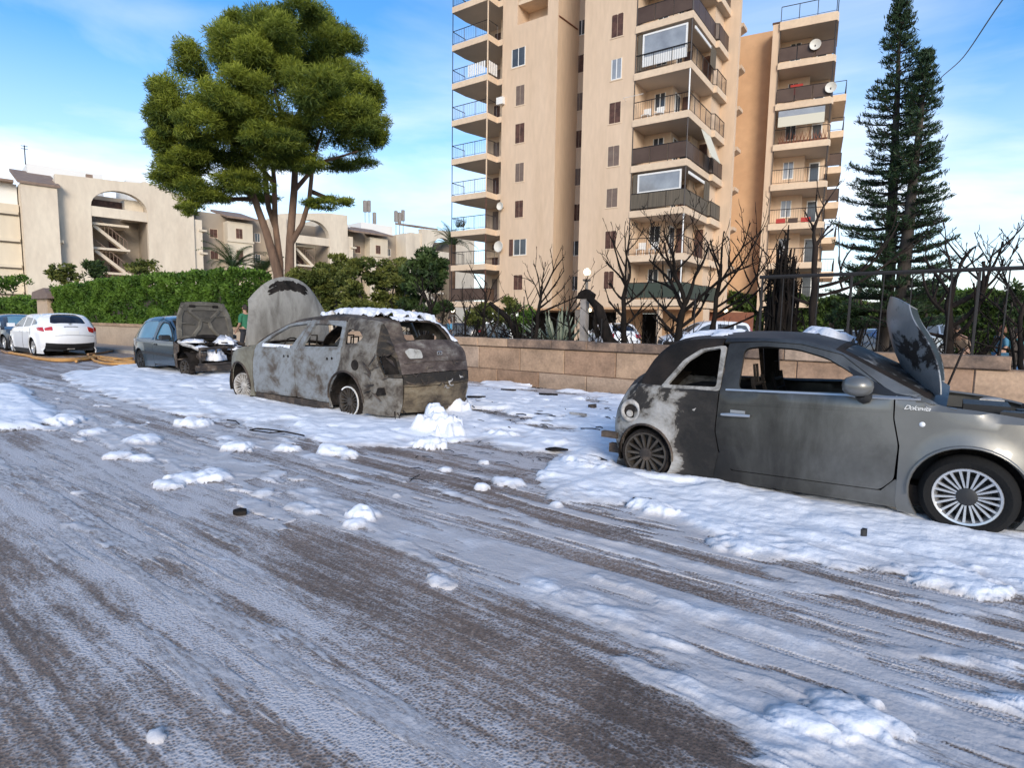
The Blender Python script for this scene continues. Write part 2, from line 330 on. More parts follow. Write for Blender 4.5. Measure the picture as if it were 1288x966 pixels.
def road_material():
    m = bpy.data.materials.new('worn_asphalt'); m.use_nodes = True; t = m.node_tree; b = t.nodes['Principled BSDF']; L = t.links.new
    g = N(t, 'ShaderNodeNewGeometry'); fa = N(t, 'ShaderNodeAttribute', attribute_name='film'); wa = N(t, 'ShaderNodeAttribute', attribute_name='wet')
    rot = N(t, 'ShaderNodeMapping'); rot.inputs['Rotation'].default_value = (0, 0, A); L(g.outputs['Position'], rot.inputs[0])
    # aggregate
    v = N(t, 'ShaderNodeTexVoronoi'); v.inputs['Scale'].default_value = 80; L(g.outputs['Position'], v.inputs['Vector'])
    ag = N(t, 'ShaderNodeValToRGB'); e = ag.color_ramp.elements; e[0].position = 0; e[0].color = (.095, .068, .050, 1); e[1].position = 1; e[1].color = (.40, .315, .25, 1)
    e.new(.5).color = (.155, .108, .080, 1); e.new(.86).color = (.21, .150, .112, 1)
    L(v.outputs['Color'], ag.inputs[0])
    lg = N(t, 'ShaderNodeTexNoise'); lg.inputs['Scale'].default_value = 1.6; lg.inputs['Detail'].default_value = 6; L(g.outputs['Position'], lg.inputs['Vector'])
    lr = N(t, 'ShaderNodeMapRange'); lr.inputs['From Min'].default_value = .3; lr.inputs['From Max'].default_value = .7; lr.inputs['To Min'].default_value = .85; lr.inputs['To Max'].default_value = 1.5; L(lg.outputs['Fac'], lr.inputs['Value'])
    sc = N(t, 'ShaderNodeVectorMath', operation='SCALE'); L(ag.outputs[0], sc.inputs[0]); L(lr.outputs[0], sc.inputs['Scale'])
    # wet: darker and glossy, broken by small patches
    wn = N(t, 'ShaderNodeTexNoise'); wn.inputs['Scale'].default_value = 22; wn.inputs['Detail'].default_value = 5; L(rot.outputs[0], wn.inputs['Vector'])
    wm = N(t, 'ShaderNodeMath', operation='MULTIPLY_ADD'); wm.inputs[1].default_value = 1.4; L(wn.outputs['Fac'], wm.inputs[0]); wm.inputs[2].default_value = -1.1
    ws = N(t, 'ShaderNodeMath', operation='ADD', use_clamp=True); L(wm.outputs[0], ws.inputs[0]); L(wa.outputs['Fac'], ws.inputs[1])
    wd = N(t, 'ShaderNodeMixRGB'); wd.inputs[2].default_value = (.040, .029, .022, 1); L(sc.outputs[0], wd.inputs[1])
    wf = N(t, 'ShaderNodeMath', operation='MULTIPLY'); wf.inputs[1].default_value = .75; L(ws.outputs[0], wf.inputs[0]); L(wf.outputs[0], wd.inputs[0])
    # film streaks along the street at two scales and small speckle
    def streak(sc_, s3, d):
        mpp = N(t, 'ShaderNodeMapping'); mpp.inputs['Scale'].default_value = s3; L(rot.outputs[0], mpp.inputs[0])
        n = N(t, 'ShaderNodeTexNoise'); n.inputs['Scale'].default_value = sc_; n.inputs['Detail'].default_value = d; n.inputs['Roughness'].default_value = .62; n.inputs['Distortion'].default_value = .25; L(mpp.outputs[0], n.inputs['Vector']); return n
    a1 = streak(3.2, (.35, 3.2, 1), 7); a2 = streak(30, (.45, 1.3, 1), 7); a3 = streak(9, (.22, 2.6, 1), 4)
    s1 = N(t, 'ShaderNodeMath', operation='ADD'); L(a1.outputs['Fac'], s1.inputs[0]); L(a2.outputs['Fac'], s1.inputs[1])
    s2 = N(t, 'ShaderNodeMath', operation='ADD'); L(s1.outputs[0], s2.inputs[0]); L(a3.outputs['Fac'], s2.inputs[1])
    s3 = N(t, 'ShaderNodeMath', operation='MULTIPLY_ADD'); s3.inputs[1].default_value = 1.15; s3.inputs[2].default_value = -1.87; L(s2.outputs[0], s3.inputs[0])
    s4 = N(t, 'ShaderNodeMath', operation='ADD'); vs = N(t, 'ShaderNodeMapRange'); vs.inputs['From Min'].default_value = .05; vs.inputs['From Max'].default_value = .62; vs.inputs['To Min'].default_value = -.34; vs.inputs['To Max'].default_value = .20; L(v.outputs['Distance'], vs.inputs['Value'])
    s3b = N(t, 'ShaderNodeMath', operation='ADD'); L(s3.outputs[0], s3b.inputs[0]); L(vs.outputs[0], s3b.inputs[1]); L(s3b.outputs[0], s4.inputs[0]); L(fa.outputs['Fac'], s4.inputs[1])
    fr = N(t, 'ShaderNodeMapRange', interpolation_type='SMOOTHSTEP'); fr.inputs['From Min'].default_value = .0; fr.inputs['From Max'].default_value = .95; fr.inputs['To Max'].default_value = .88; L(s4.outputs[0], fr.inputs['Value'])
    mxx = N(t, 'ShaderNodeMixRGB'); mxx.inputs[2].default_value = (.60, .57, .565, 1); L(fr.outputs[0], mxx.inputs[0]); L(wd.outputs[0], mxx.inputs[1])
    L(mxx.outputs[0], b.inputs['Base Color'])
    rr = N(t, 'ShaderNodeMapRange'); rr.inputs['To Min'].default_value = .62; rr.inputs['To Max'].default_value = .16; L(ws.outputs[0], rr.inputs['Value']); L(rr.outputs[0], b.inputs['Roughness'])
    bs = N(t, 'ShaderNodeMath', operation='MULTIPLY_ADD'); bs.inputs[1].default_value = .7; L(fr.outputs[0], bs.inputs[0]); L(v.outputs['Distance'], bs.inputs[2])
    bs2 = N(t, 'ShaderNodeMath', operation='MULTIPLY_ADD'); bs2.inputs[1].default_value = .12; L(a2.outputs['Fac'], bs2.inputs[0]); L(bs.outputs[0], bs2.inputs[2])
    bp = N(t, 'ShaderNodeBump'); bp.inputs['Strength'].default_value = .38; bp.inputs['Distance'].default_value = .010; L(bs2.outputs[0], bp.inputs['Height']); L(bp.outputs[0], b.inputs['Normal'])
    return m
M = {}
M['road'] = road_material()
def foam_material():
    m = mat('extinguishing_foam', (.86, .88, .93), rough=.55, spec=.25, bump=.25, bscale=55, sub=0); t = m.node_tree; b = t.nodes['Principled BSDF']; L = t.links.new
    g = N(t, 'ShaderNodeNewGeometry'); n = N(t, 'ShaderNodeTexNoise'); n.inputs['Scale'].default_value = 2.5; n.inputs['Detail'].default_value = 8; n.inputs['Roughness'].default_value = .65; L(g.outputs['Position'], n.inputs['Vector'])
    at = N(t, 'ShaderNodeAttribute', attribute_name='thick'); cv = N(t, 'ShaderNodeAttribute', attribute_name='cover')
    a = N(t, 'ShaderNodeMath', operation='ADD'); L(n.outputs['Fac'], a.inputs[0]); L(at.outputs['Fac'], a.inputs[1])
    r = N(t, 'ShaderNodeMapRange', interpolation_type='SMOOTHSTEP'); r.inputs['From Min'].default_value = .50; r.inputs['From Max'].default_value = 1.0; L(a.outputs[0], r.inputs['Value'])
    x = N(t, 'ShaderNodeMixRGB'); x.inputs[1].default_value = (.50, .475, .47, 1); x.inputs[2].default_value = (.82, .835, .87, 1); L(r.outputs[0], x.inputs[0]); L(x.outputs[0], b.inputs['Base Color'])
    rot = N(t, 'ShaderNodeMapping'); rot.inputs['Rotation'].default_value = (0, 0, A); L(g.outputs['Position'], rot.inputs[0]); mp2 = N(t, 'ShaderNodeMapping'); mp2.inputs['Scale'].default_value = (.45, 1.5, 1); L(rot.outputs[0], mp2.inputs[0])
    f = N(t, 'ShaderNodeTexNoise'); f.inputs['Scale'].default_value = 24; f.inputs['Detail'].default_value = 6; f.inputs['Roughness'].default_value = .7; L(mp2.outputs[0], f.inputs['Vector'])
    fa = N(t, 'ShaderNodeMath', operation='MULTIPLY_ADD'); fa.inputs[1].default_value = 1.25; L(cv.outputs['Fac'], fa.inputs[0]); L(f.outputs['Fac'], fa.inputs[2])
    al = N(t, 'ShaderNodeMapRange', interpolation_type='SMOOTHSTEP'); al.inputs['From Min'].default_value = .78; al.inputs['From Max'].default_value = 1.06; L(fa.outputs[0], al.inputs['Value']); L(al.outputs[0], b.inputs['Alpha'])
    return m
M['foam'] = foam_material()
# shoulder on the far side of the wall, earth everywhere else
M['earth'] = mat('dry_earth_ground', (.30, .24, .18), .95, var=(.16, .15, .10), vscale=.35, fine=.15, bump=.4, bscale=6)
M['park'] = mat('parking_concrete', (.42, .36, .30), .9, var=(.30, .26, .22), vscale=.4, fine=.1)
g = MB(); gz = -.02; g.quad((-1500, -1500, gz), (1500, -1500, gz), (1500, 2500, gz), (-1500, 2500, gz)); g.build('ground', M['earth'], kind='structure')
X, Y, F = lod_grid(.55, 62, 560, 620, 1.75)
s_, t_, cov, hh, film, wet = foam_fields(X, Y)
keep_t = (t_[F] < 12.02).all(1) & (t_[F] > -9).all(1)
z = 0.004*0+0.006*(fbm(s_*.8, t_*1.5, 3, 5)-.5)
np_mesh('road', np.stack([X, Y, z], 1), F[keep_t], M['road'], smooth=True, attrs=[('film', 'POINT', film), ('wet', 'POINT', wet)])['kind'] = 'structure'
del X, Y, F
X, Y, F = lod_grid(.9, 34, 900, 900, 1.45)
s_, t_, cov, hh, film, wet = foam_fields(X, Y)
hh = np.where(cov > .12, hh*sm(cov, .12, .5), -.03)
ok = (hh[F] > -.02).any(1) & (cov[F] > .10).any(1) & (t_[F] < 10.98).all(1)
used = np.unique(F[ok]); rm = np.full(len(X), -1); rm[used] = np.arange(len(used))
fo = np_mesh('fire_foam', np.stack([X, Y, hh], 1)[used], rm[F[ok]], M['foam'], smooth=True, attrs=[('thick', 'POINT', np.clip(hh*9, 0, 1)[used]), ('cover', 'POINT', cov[used])])
tag(fo, 'white fire fighting foam lying in lumps and ridges on the road', 'foam', kind='stuff')
# plain road beyond the fine grid, and behind the camera
M['road_far'] = mat('plain_asphalt', (.25, .21, .18), .9, var=(.19, .165, .14), vscale=.5, fine=.1)
g = MB(); q = [ST(-150, -6, -.012), ST(60, -6, -.012), ST(60, 10.9, -.012), ST(-150, 10.9, -.012)]; g.quad(*q); g.build('road_beyond', M['road_far'], kind='structure')
# pale pavement along the hedge wall
M['pave'] = mat('pavement_concrete', (.36, .31, .27), .9, var=(.26, .22, .19), vscale=1.2, fine=.12)
M['kerb'] = mat('kerb_stone', (.40, .37, .33), .85, var=(.30, .27, .24), vscale=2)
ROOT = None
def slab_st(name, m, s0, s1, t0, t1, z0, z1, parent=None, **k):
    g = MB(); P = [(s0, t0), (s1, t0), (s1, t1), (s0, t1)]; g.prism(P, z0, z1, lambda a, b, c: tuple(ST(a, b, c))); return g.build(name, m, parent, **k)
slab_st('pavement', M['pave'], -150, -17.2, 9.6, 10.98, -.1, .12, kind='structure')
slab_st('kerb', M['kerb'], -150, -17.2, 9.42, 9.598, -.1, .125, kind='structure')
slab_st('parking_area', M['park'], -30, 60, 17, 60, -.015, .004, kind='structure')

# ================================================================ BUILDINGS
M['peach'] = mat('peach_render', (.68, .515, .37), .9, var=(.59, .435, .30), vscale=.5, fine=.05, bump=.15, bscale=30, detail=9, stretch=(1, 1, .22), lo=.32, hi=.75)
M['peach_shaded'] = mat('shaded_peach_render', (.58, .37, .215), .9, var=(.52, .32, .18), vscale=.25, fine=.05, bump=.1, bscale=30)  # darker copy of the peach render, shade put into its colour
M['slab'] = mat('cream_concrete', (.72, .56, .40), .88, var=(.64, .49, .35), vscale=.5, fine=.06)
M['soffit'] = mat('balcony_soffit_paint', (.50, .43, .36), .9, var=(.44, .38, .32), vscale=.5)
M['shut'] = mat('brown_shutter', (.055, .022, .014), .6, var=(.13, .06, .04), vscale=3)
M['shutgrey'] = mat('weathered_shutter', (.20, .15, .12), .7, var=(.16, .11, .09), vscale=3)
M['rail'] = mat('dark_metal_railing', (.035, .03, .03), .5, metal=.4)
M['smoke'] = mat('smoked_balcony_panel', (.070, .042, .030), .45, spec=.3, var=(.10, .065, .048), vscale=.8)
M['glass'] = mat('window_glass', (.035, .04, .045), .10, spec=.6, var=(.09, .10, .11), vscale=.6)
M['glasslight'] = mat('balcony_enclosure_glass', (.34, .36, .38), .08, spec=.9, var=(.22, .23, .25), vscale=.7)
M['white'] = mat('white_painted_frame', (.78, .77, .74), .5)
M['cloth'] = mat('cream_awning_cloth', (.62, .60, .50), .9)
M['dish'] = mat('dish_paint', (.66, .64, .58), .6)
M['dark'] = mat('shade_black', (.022, .017, .014), .9)  # near-black colour stands in for garage shade; the eyes share it
M['brick'] = mat('red_brown_brickwork', (.26, .10, .055), .9, var=(.20, .08, .05), vscale=4)
M['redcloth'] = mat('red_laundry', (.42, .05, .04), .9)
M['green'] = mat('green_screen', (.045, .06, .045), .85)
M['concrete'] = mat('grey_concrete', (.34, .31, .28), .9, var=(.26, .23, .21), vscale=1.5, fine=.1, bump=.3, bscale=20)
Z_ = 0
def window(parent, F, x0, z0, x1, z1, y, style='shut', name='window'):
    """window recessed into the wall plane at local y; frame with pane or shutter as sub-parts. F unused: parent carries the frame"""
    g = MB(); d = .04; w_ = .045
    g.box(x0-.03, y-.03, z0-.07, x1+.03, y+.02, z0)             # sill
    g.box(x0, y-.012, z0, x0+w_, y+.05, z1); g.box(x1-w_, y-.012, z0, x1, y+.05, z1); g.box(x0+w_, y-.012, z1-w_, x1-w_, y+.05, z1)
    f = g.build(name, M['slab'], parent)
    xm = (x0+x1)/2
    if style in ('shut', 'shutgrey'):
        m = M[style]
        for a, b in ((x0+w_, xm-.01), (xm+.01, x1-w_)):
            h = MB(); h.box(a, y-.006, z0, b, y+.02, z1-w_)
            k = int((z1-z0)/.11)
            for i in range(k): zz = z0+.06+i*.11; h.box(a+.04, y-.016, zz, b-.04, y-.0065, zz+.055)
            h.build('shutter', m, f)
    else:
        p = MB(); p.box(x0+w_, y-.006, z0, x1-w_, y+.02, z1-w_); p.build('pane', M['glass'] if style != 'light' else M['glasslight'], f)
        q = MB(); q.box(xm-.025, y-.03, z0, xm+.025, y-.006, z1-w_); q.box(x0+w_, y-.03, z0, x0+w_+.05, y-.006, z1-w_); q.box(x1-w_-.05, y-.03, z0, x1-w_, y-.006, z1-w_); q.box(x0+w_+.05, y-.028, z0, x1-w_-.05, y-.006, z0+.05)
        q.build('casement', M['white'], f)
        if style == 'open':
            for a, b in ((x0-.34, x0-.02),) : MB().box(a, y-.05, z0, b, y-.012, z1).build('shutter', M['shut'], f)
    return f
def railing(parent, pts, z, h=1.0, panel=None, bars=True, step=.11, mat_='rail', baluster_every=1.1):
    """railing along a polyline in local (x, y) standing on z"""
    g = MB()
    pts = [Vector((a, b, 0)) for a, b in pts]
    for a, b in zip(pts[:-1], pts[1:]):
        d = b-a; L = d.length; d.normalize()
        def P(u, zz): q = a+d*u; return (q.x, q.y, zz)
        g.tube([P(0, z+h), P(L, z+h)], .028, 5); g.tube([P(0, z+.1), P(L, z+.1)], .016, 4)
        n = max(1, round(L/baluster_every))
        for i in range(n+1): g.tube([P(L*i/n, z), P(L*i/n, z+h)], .022, 4)
        if bars and not panel:
            k = int(L/step)
            for i in range(1, k): g.tube([P(L*i/k, z+.1), P(L*i/k, z+h)], .008, 3, cap=False)
    r = g.build('railing', M[mat_], parent)
    if panel:
        for a, b in zip(pts[:-1], pts[1:]):
            d = (b-a); L = d.length; d.normalize(); nn = Vector((d.y, -d.x, 0)); n = max(1, round(L/baluster_every))
            for i in range(n):
                p = MB(); u0 = L*i/n+.03; u1 = L*(i+1)/n-.03
                q = [(a+d*u0+nn*.02), (a+d*u1+nn*.02), (a+d*u1-nn*.01), (a+d*u0-nn*.01)]
                p.prism([(v.x, v.y) for v in q], z+.12, z+h-.03); p.build('panel', M[panel], r)
    return r
def chair(parent, x, y, z, c):
    g = MB()
    for a in (-.2, .2):
        for b in (-.2, .2): g.tube([(x+a, y+b, z), (x+a, y+b, z+.42)], .02, 4)
    g.box(x-.23, y-.23, z+.42, x+.23, y+.23, z+.46); g.box(x-.23, y+.2, z+.46, x+.23, y+.24, z+.9); g.build('chair', c, parent)

# ---------------------------------------------------------------- the main tower
def make_tower():
    T = empty('apartment_tower', (9.986, 35.23, 0), -radians(35), label='tall peach apartment tower with stacked corner balconies and brown shutters', cat='apartment building')
    F = Frame(9.986, 35.23, 35)
    LV = [3.08+2.713*k for k in range(10)]                      # balcony floor levels
    top = 30.0; bot = 2.62
    YL = 0.0
    L = Frame(-1.85, 44.5, 35)                                   # local origin of the left balconies
    off = L.o-F.o; lx = off.dot(F.e); ly = off.dot(F.n)           # left corner in tower coordinates
    by = ly+1.25                                                 # face of the left block
    bx0 = lx-.42+.45; bx1 = F.pl(698, 200, by)[0]
    ry = by+3.0                                                  # back wall of the recess
    ax0 = -7.02; ax1 = -3.5
    # wall volumes
    def wall(x0, y0, x1, y1, z0=bot, z1=top, m='peach', nm='wall'): return box(nm, M[m], T, x0, y0, z0, x1, y1, z1)
    wall(ax0, 0, ax1, 14)                                        # middle block
    # left block with the deep loggia cut in near the top of the picture
    x0, zl = L.pl(652, 30, 1.25); lo0 = F.pl(651, 31, by)[0]; lo1 = F.pl(689, 16, by)[0]; zb = F.pl(651, 31, by)[1]; zt = F.pl(651, 6, by)[1]
    wall(bx0, by, lo0, by+9); wall(lo1, by+.002, bx1, by+8.998); wall(lo0, by, lo1, by+9, bot, zb); wall(lo0, by+1.4, lo1, by+9, zb, zb+8)
    for k in range(3):
        box('balcony_slab', M['slab'], T, lo0+.01, by+.05, zt+k*2.71, lo1-.01, by+1.4, zt+k*2.71+.30+.0)
        box('parapet', M['peach'], T, lo0+.01, by+.02, zt+.3+k*2.71, lo1-.01, by+.16, zt+k*2.71+1.15)
    wall(bx1, ry, ax0, ry+6)                                     # recess back wall
    # the ledge line running down the recess side (a cable duct)
    MB().tube([(bx1+.03, by+.1, F.px(698, 15, bx1)[1]), (bx1+.03, by+2.7, F.px(698, 15, bx1)[1]+.15)], .05, 5).build('pipe', M['brick'], T)
    # body behind the bay
    yb = 1.9; wall(ax1, yb, -1.75, 13, z1=top); wall(-1.75, 3.3, -.95, 10.9); wall(-.95, 4.6, -.2, 6.6); wall(-.20, 6.55, .80, 6.9)
    # bay slabs, parapets
    out = [(ax1, -.06), (0, -.06), (0, 4.35), (.22, 4.35), (.22, 6.55), (-.9, 6.55), (-.9, 4.6), (-1.75, 3.3), (-1.75, yb), (ax1, yb)]
    for k, zt_ in enumerate(LV):
        g = MB(); g.prism(out, zt_-.40, zt_); s = g.build('balcony_slab', M['slab'], T)
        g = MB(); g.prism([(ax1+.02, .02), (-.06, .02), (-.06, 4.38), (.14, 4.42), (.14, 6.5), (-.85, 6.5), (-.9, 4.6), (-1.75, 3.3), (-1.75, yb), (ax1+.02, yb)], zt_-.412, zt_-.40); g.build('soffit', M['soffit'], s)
    rp = [(ax1+.06, .0), (-.06, .0), (-.06, 4.28), (.15, 4.42), (.15, 6.45)]
    styles = {0: 'green', 1: None, 2: 'screen', 3: 'smoke', 4: None, 5: None, 6: 'smoke', 7: 'smoke', 8: None}
    M['screen'] = mat('grey_reed_screen', (.14, .115, .085), .85, var=(.09, .075, .055), vscale=2, stretch=(8, 8, .3))
    for k, zt_ in enumerate(LV[:9]):
        p = styles[k]; hgt = 1.02
        railing(T, rp, zt_, hgt, panel=p, bars=(k in (1, 4, 5)), step=.14, baluster_every=1.05)
        # post at the corner
        MB().tube([(-.06, .0, zt_), (-.06, 0, LV[k+1]-.41)], .04, 6).build('corner_post', M['rail'] if k in (2, 3, 5, 6) else M['white'], T)
        MB().tube([(ax1+.05, .0, zt_), (ax1+.05, 0, LV[k+1]-.41)], .03, 6).build('post', M['rail'], T)
        zz = zt_
        # rooms behind: window on the front wall of the inner block, door on its side
        window(T, F, -2.95, zz+.95, -2.15, zz+2.05, yb, 'win')
        dn = MB(); dn.box(-1.745, 2.25, zz, -1.70, 3.1, zz+2.05); d = dn.build('balcony_door', M['white'], T)
        for u in (2.32, 2.72): MB().box(-1.695, u, zz+.15, -1.688, u+.32, zz+1.95).build('pane', M['glass'], d)
        dn = MB(); dn.box(-1.6, 3.24, zz, -1.1, 3.297, zz+2.0); dn.build('shutter', M['shut'], T)
        if k % 2: MB().box(-.8, 4.5, zz, -.3, 4.597, zz+2.0).build('shutter', M['shut'], T)
        if k % 3 == 1: chair(T, -3.0, .8, zz, M['white']); chair(T, -2.2, .9, zz, M['white'])
        if k in (3, 6): MB().lathe([(.0, 0), (.28, 0), (.30, .03), (.28, .5), (.0, .55)], 10, 'z', (-.6, 1.2, zz)).build('plant_pot', M['green'], T)
    # glazed enclosures on levels 2 and 5
    for k in (2, 5):
        zz = LV[k]; zh = LV[k+1]-.42; zl0 = zz+(1.02 if k == 2 else .30)
        f = MB(); xa, xb = -3.05, -.32
        f.box(xa, .03, zl0, xb, .09, zl0+.10); f.box(xa, .03, zh-.22, xb, .09, zh-.12); f.box(xa, .03, zl0+.1, xa+.10, .09, zh-.22); f.box(xb-.10, .03, zl0+.1, xb, .09, zh-.22)
        e = f.build('balcony_window', M['white'], T); MB().box(xa+.1, .05, zl0+.1, xb-.1, .07, zh-.22).build('pane', M['glasslight'], e)
        if k == 5: MB().box(xa+.1, .035, zl0+.1, xb-.1, .048, zl0+.55).build('panel', M['white'], e)
        MB().box(-3.35, .04, zz+.05, -3.1, .08, zh-.1).build('panel', M['screen'], e)
        e = MB(); e.box(-.08, .5, zh-.35, -.02, 3.6, zh-.18); e.build('awning_box', M['white'], T)
        e = MB()
        for u in (3.5, 3.9, 4.25): e.box(-.05, u, zz+1.0, -.01, u+.30, zh-.1)
        e = e.build('folded_window', M['screen'], T)
    # rolled-out awning on level 3 side
    zz = LV[4]-.45; MB().prism([(0, 0), (.05, 0), (.75, -1.75), (.70, -1.77)], 2.3, 4.1, lambda a, b, c: (a-.02, c, zz+b)).build('awning', M['cloth'], T)
    # windows of the middle block (column seen in the photo)
    W = [((113, 45), (148, 100), 'shut'), ((112, 172), (144, 225), 'light'), ((106, 297), (140, 352), 'shut'), ((102, 423), (136, 477), 'shutgrey'), ((98, 545), (131, 597), 'shutgrey'), ((94, 668), (127, 718), 'shut'), ((90, 785), (120, 835), 'shut')]
    for (a, b), (c, d), stl in W:
        X0, Z1 = F.pl(720+a*.4348, b*.4348); X1, Z0 = F.pl(720+c*.4348, d*.4348); window(T, F, X0, Z0, X1, Z1, 0, stl)
    WL = [((238, 143), (279, 186), 'win'), ((250, 248), (276, 300), 'shutgrey'), ((248, 358), (276, 410), 'shut'), ((248, 472), (274, 523), 'shutgrey'), ((247, 580), (272, 627), 'shut'), ((243, 692), (282, 737), 'open'), ((243, 795), (270, 838), 'shut')]
    for (a, b), (c, d), stl in WL:
        X0, Z1 = F.pl(540+a*.4348, b*.4348, by); X1, Z0 = F.pl(540+c*.4348, d*.4348, by)
        if Z1-Z0 < 1.0: Z0 = Z1-1.2
        window(T, F, X0, Z0, X1, Z1, by, stl)
    WR = [((428, 60), (444, 100), 'win'), ((416, 163), (440, 208), 'shut'), ((421, 270), (438, 318), 'shutgrey'), ((419, 378), (436, 426), 'shut'), ((417, 488), (433, 535), 'shutgrey'), ((415, 592), (430, 638), 'shut'), ((402, 697), (428, 740), 'win'), ((405, 798), (425, 840), 'win')]
    for (a, b), (c, d), stl in WR:
        X0, Z1 = F.pl(540+a*.4348, b*.4348, ry); X1, Z0 = F.pl(540+c*.4348, d*.4348, ry); window(T, F, X0, Z0, min(X1, ax0-.05)+.3, Z1, ry, stl)
    # left balconies
    Lx0 = lx-3.82; Lx1 = lx-.38; sy0 = ly; xw = bx0
    LL = [3.1, 5.92, 8.55, 11.23, 14.0, 16.87, 19.58, 22.36, 25.1, 27.8]
    wall(lx-3.35, by+2.6, xw, by+8.9, nm='wall')                    # wall behind the balconies
    for k, zt_ in enumerate(LL):
        out2 = [(Lx0, sy0), (Lx1, sy0), (xw, sy0+.35), (xw, by+2.6), (Lx0+.9, by+2.6), (Lx0, sy0+.9)]
        out2 = [(Lx0, sy0), (Lx1, sy0), (Lx1+.02, sy0+1.24), (xw-.01, by-.01), (xw-.01, by+2.59), (lx-3.3, by+2.59), (Lx0+.02, sy0+1.6)]
        s = MB().prism(out2, zt_-.42, zt_).build('balcony_slab', M['slab'], T)
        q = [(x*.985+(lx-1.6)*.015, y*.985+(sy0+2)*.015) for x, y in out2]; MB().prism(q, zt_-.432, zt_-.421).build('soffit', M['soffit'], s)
        if k < 9:
            bl = {1: None, 0: 'smoke', 2: None, 3: None, 7: None}.get(k)
            railing(T, [(Lx0+.08, sy0+1.5), (Lx0+.05, sy0+.06), (Lx1-.05, sy0+.06), (Lx1-.03, sy0+1.2)], zt_, 1.0, panel=bl, bars=True, step=.16)
            MB().tube([(Lx0+.05, sy0+.05, zt_), (Lx0+.05, sy0+.05, LL[k+1]-.42)], .035, 5).build('post', M['rail'], T)
            MB().tube([(Lx1-.06, sy0+.07, zt_), (Lx1-.06, sy0+.07, LL[k+1]-.42)], .05, 5).build('post', M['slab'] if k > 2 else M['shut'], T)
            dn = MB(); dn.box(xw-.9, by+2.55, zt_, xw-.1, by+2.597, zt_+2.05); d = dn.build('balcony_door', M['white'], T)
            MB().box(xw-.84, by+2.53, zt_+.1, xw-.16, by+2.548, zt_+1.98).build('pane', M['glass'], d)
            MB().box(Lx0+1.2, by+2.56, zt_+.02, Lx0+2.0, by+2.597, zt_+2.0).build('shutter', M['shut'] if k % 2 else M['shutgrey'], T)
            # block of wall between door and outer edge
            box('wall_pier', M['slab'], T, lx-1.25, by+1.5, zt_, lx-.75, by+2.59, LL[k+1]-.44)
    zt_ = LL[6]                                                    # white slatted screen on one rail
    g = MB()
    for i in range(9):
        if i != 8: g.box(Lx0+1.6+i*.21, sy0+.0, zt_+.14, Lx0+1.6+i*.21+.13, sy0+.03, zt_+.98)
    for i in range(4): g.box(Lx1-.01, sy0+.15+i*.27, zt_+.14, Lx1+.02, sy0+.33+i*.27, zt_+.98)
    g.build('railing_screen', M['white'], T)
    zt_ = LL[1]; box('back_wall_panel', M['slab'], T, Lx0+.8, by+2.3, zt_+.9, xw-1.0, by+2.54, zt_+1.5)
    zt_ = LL[2]; g = MB()
    for i in range(5):
        for j in range(14): a = random.random()*6.28; g.tube([(Lx0+.3+i*.16, sy0+.4, zt_+.3), (Lx0+.3+i*.16+.28*cos(a), sy0+.4+.25*sin(a), zt_+.7+.5*random.random())], [.02, .005], 3)
    g.build('potted_plants', M['green'], T)
    # satellite dishes on the left block edge
    for px, py, r in ((629, 259, .30), (627, 310, .42)):
        X0, Z0 = F.pl(px, py, by-.3)
        d = MB(); prof = [(0, .10), (r*.5, .075), (r*.85, .02), (r, -.02), (r*.97, -.045), (r*.5, .05), (0, .075)]
        d.lathe([(a, b) for a, b in prof], 20, 'y', (X0, by-.30, Z0)); dd = d.build('satellite_dish', M['dish'], T, smooth=50)
        MB().tube([(X0, by-.2, Z0), (X0+.1, by, Z0-.1)], .03, 5).build('bracket', M['rail'], dd)
    X0, Z0 = F.pl(629, 127, by-.15); box('air_conditioner', M['white'], T, X0-.25, by-.3, Z0-.25, X0+.35, by-.02, Z0+.25)
    # washing line on the middle block
    X0, Z0 = F.pl(790, 126, 0); MB().tube([(X0-.1, -.02, Z0), (X0-.1, -.5, Z0)], .015, 4).tube([(X0-.1, -.5, Z0), (X0+1.2, -.5, Z0)], .015, 4).build('washing_line', M['white'], T)
    # underside and ground-floor pillars, garage openings
    MB().prism([(bx0-3.5, by+.4), (bx0, by), (bx1, by), (bx1, ry), (ax0, ry), (ax0, 0), (.0, 0), (0, 6.5), (.8, 6.6), (.8, 13.3), (bx0-3.5, by+8.8)], bot-.14, bot-.004).build('soffit', M['peach_shaded'], T)
    def pil(px0, px1, y, m='peach', dy=.45):
        a = F.pl(px0, 400, y)[0]; b = F.pl(px1, 400, y)[0]; box('pillar', M[m], T, a, y, 0, b, y+dy, bot-.14)
    pil(723, 732, 2.0); pil(775, 781, .1); pil(826, 830, .1); pil(884, 889, .3); pil(641, 645, by+.1, 'white')
    a = F.pl(829, 400, 3)[0]; b = F.pl(885, 400, 3)[0]; box('wall', M['peach_shaded'], T, a, 3, 0, b, 3.3, bot-.141)
    a = F.pl(781, 400, 4)[0]; b = F.pl(806, 400, 4)[0]; box('wall', M['peach_shaded'], T, a, 4, 0, b, 4.3, bot-.141)
    a = F.pl(889, 400, 7)[0]; box('wall', M['brick'], T, a, 7.2, 0, a+3, 7.5, bot-.15)
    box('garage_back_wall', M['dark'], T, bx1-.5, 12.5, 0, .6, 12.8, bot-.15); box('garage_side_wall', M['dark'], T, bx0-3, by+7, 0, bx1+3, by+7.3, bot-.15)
    # side balconies on the far right side, seen as corbels
    for k in range(9):
        zz = LV[k]; g = MB(); g.prism([(0, 0), (1.45, 0), (1.45, -.22), (0, -.9)], 8.6, 9.6, lambda a, b, c: (-.96+a, c, zz+b)); g.build('corbel', M['peach'], T)
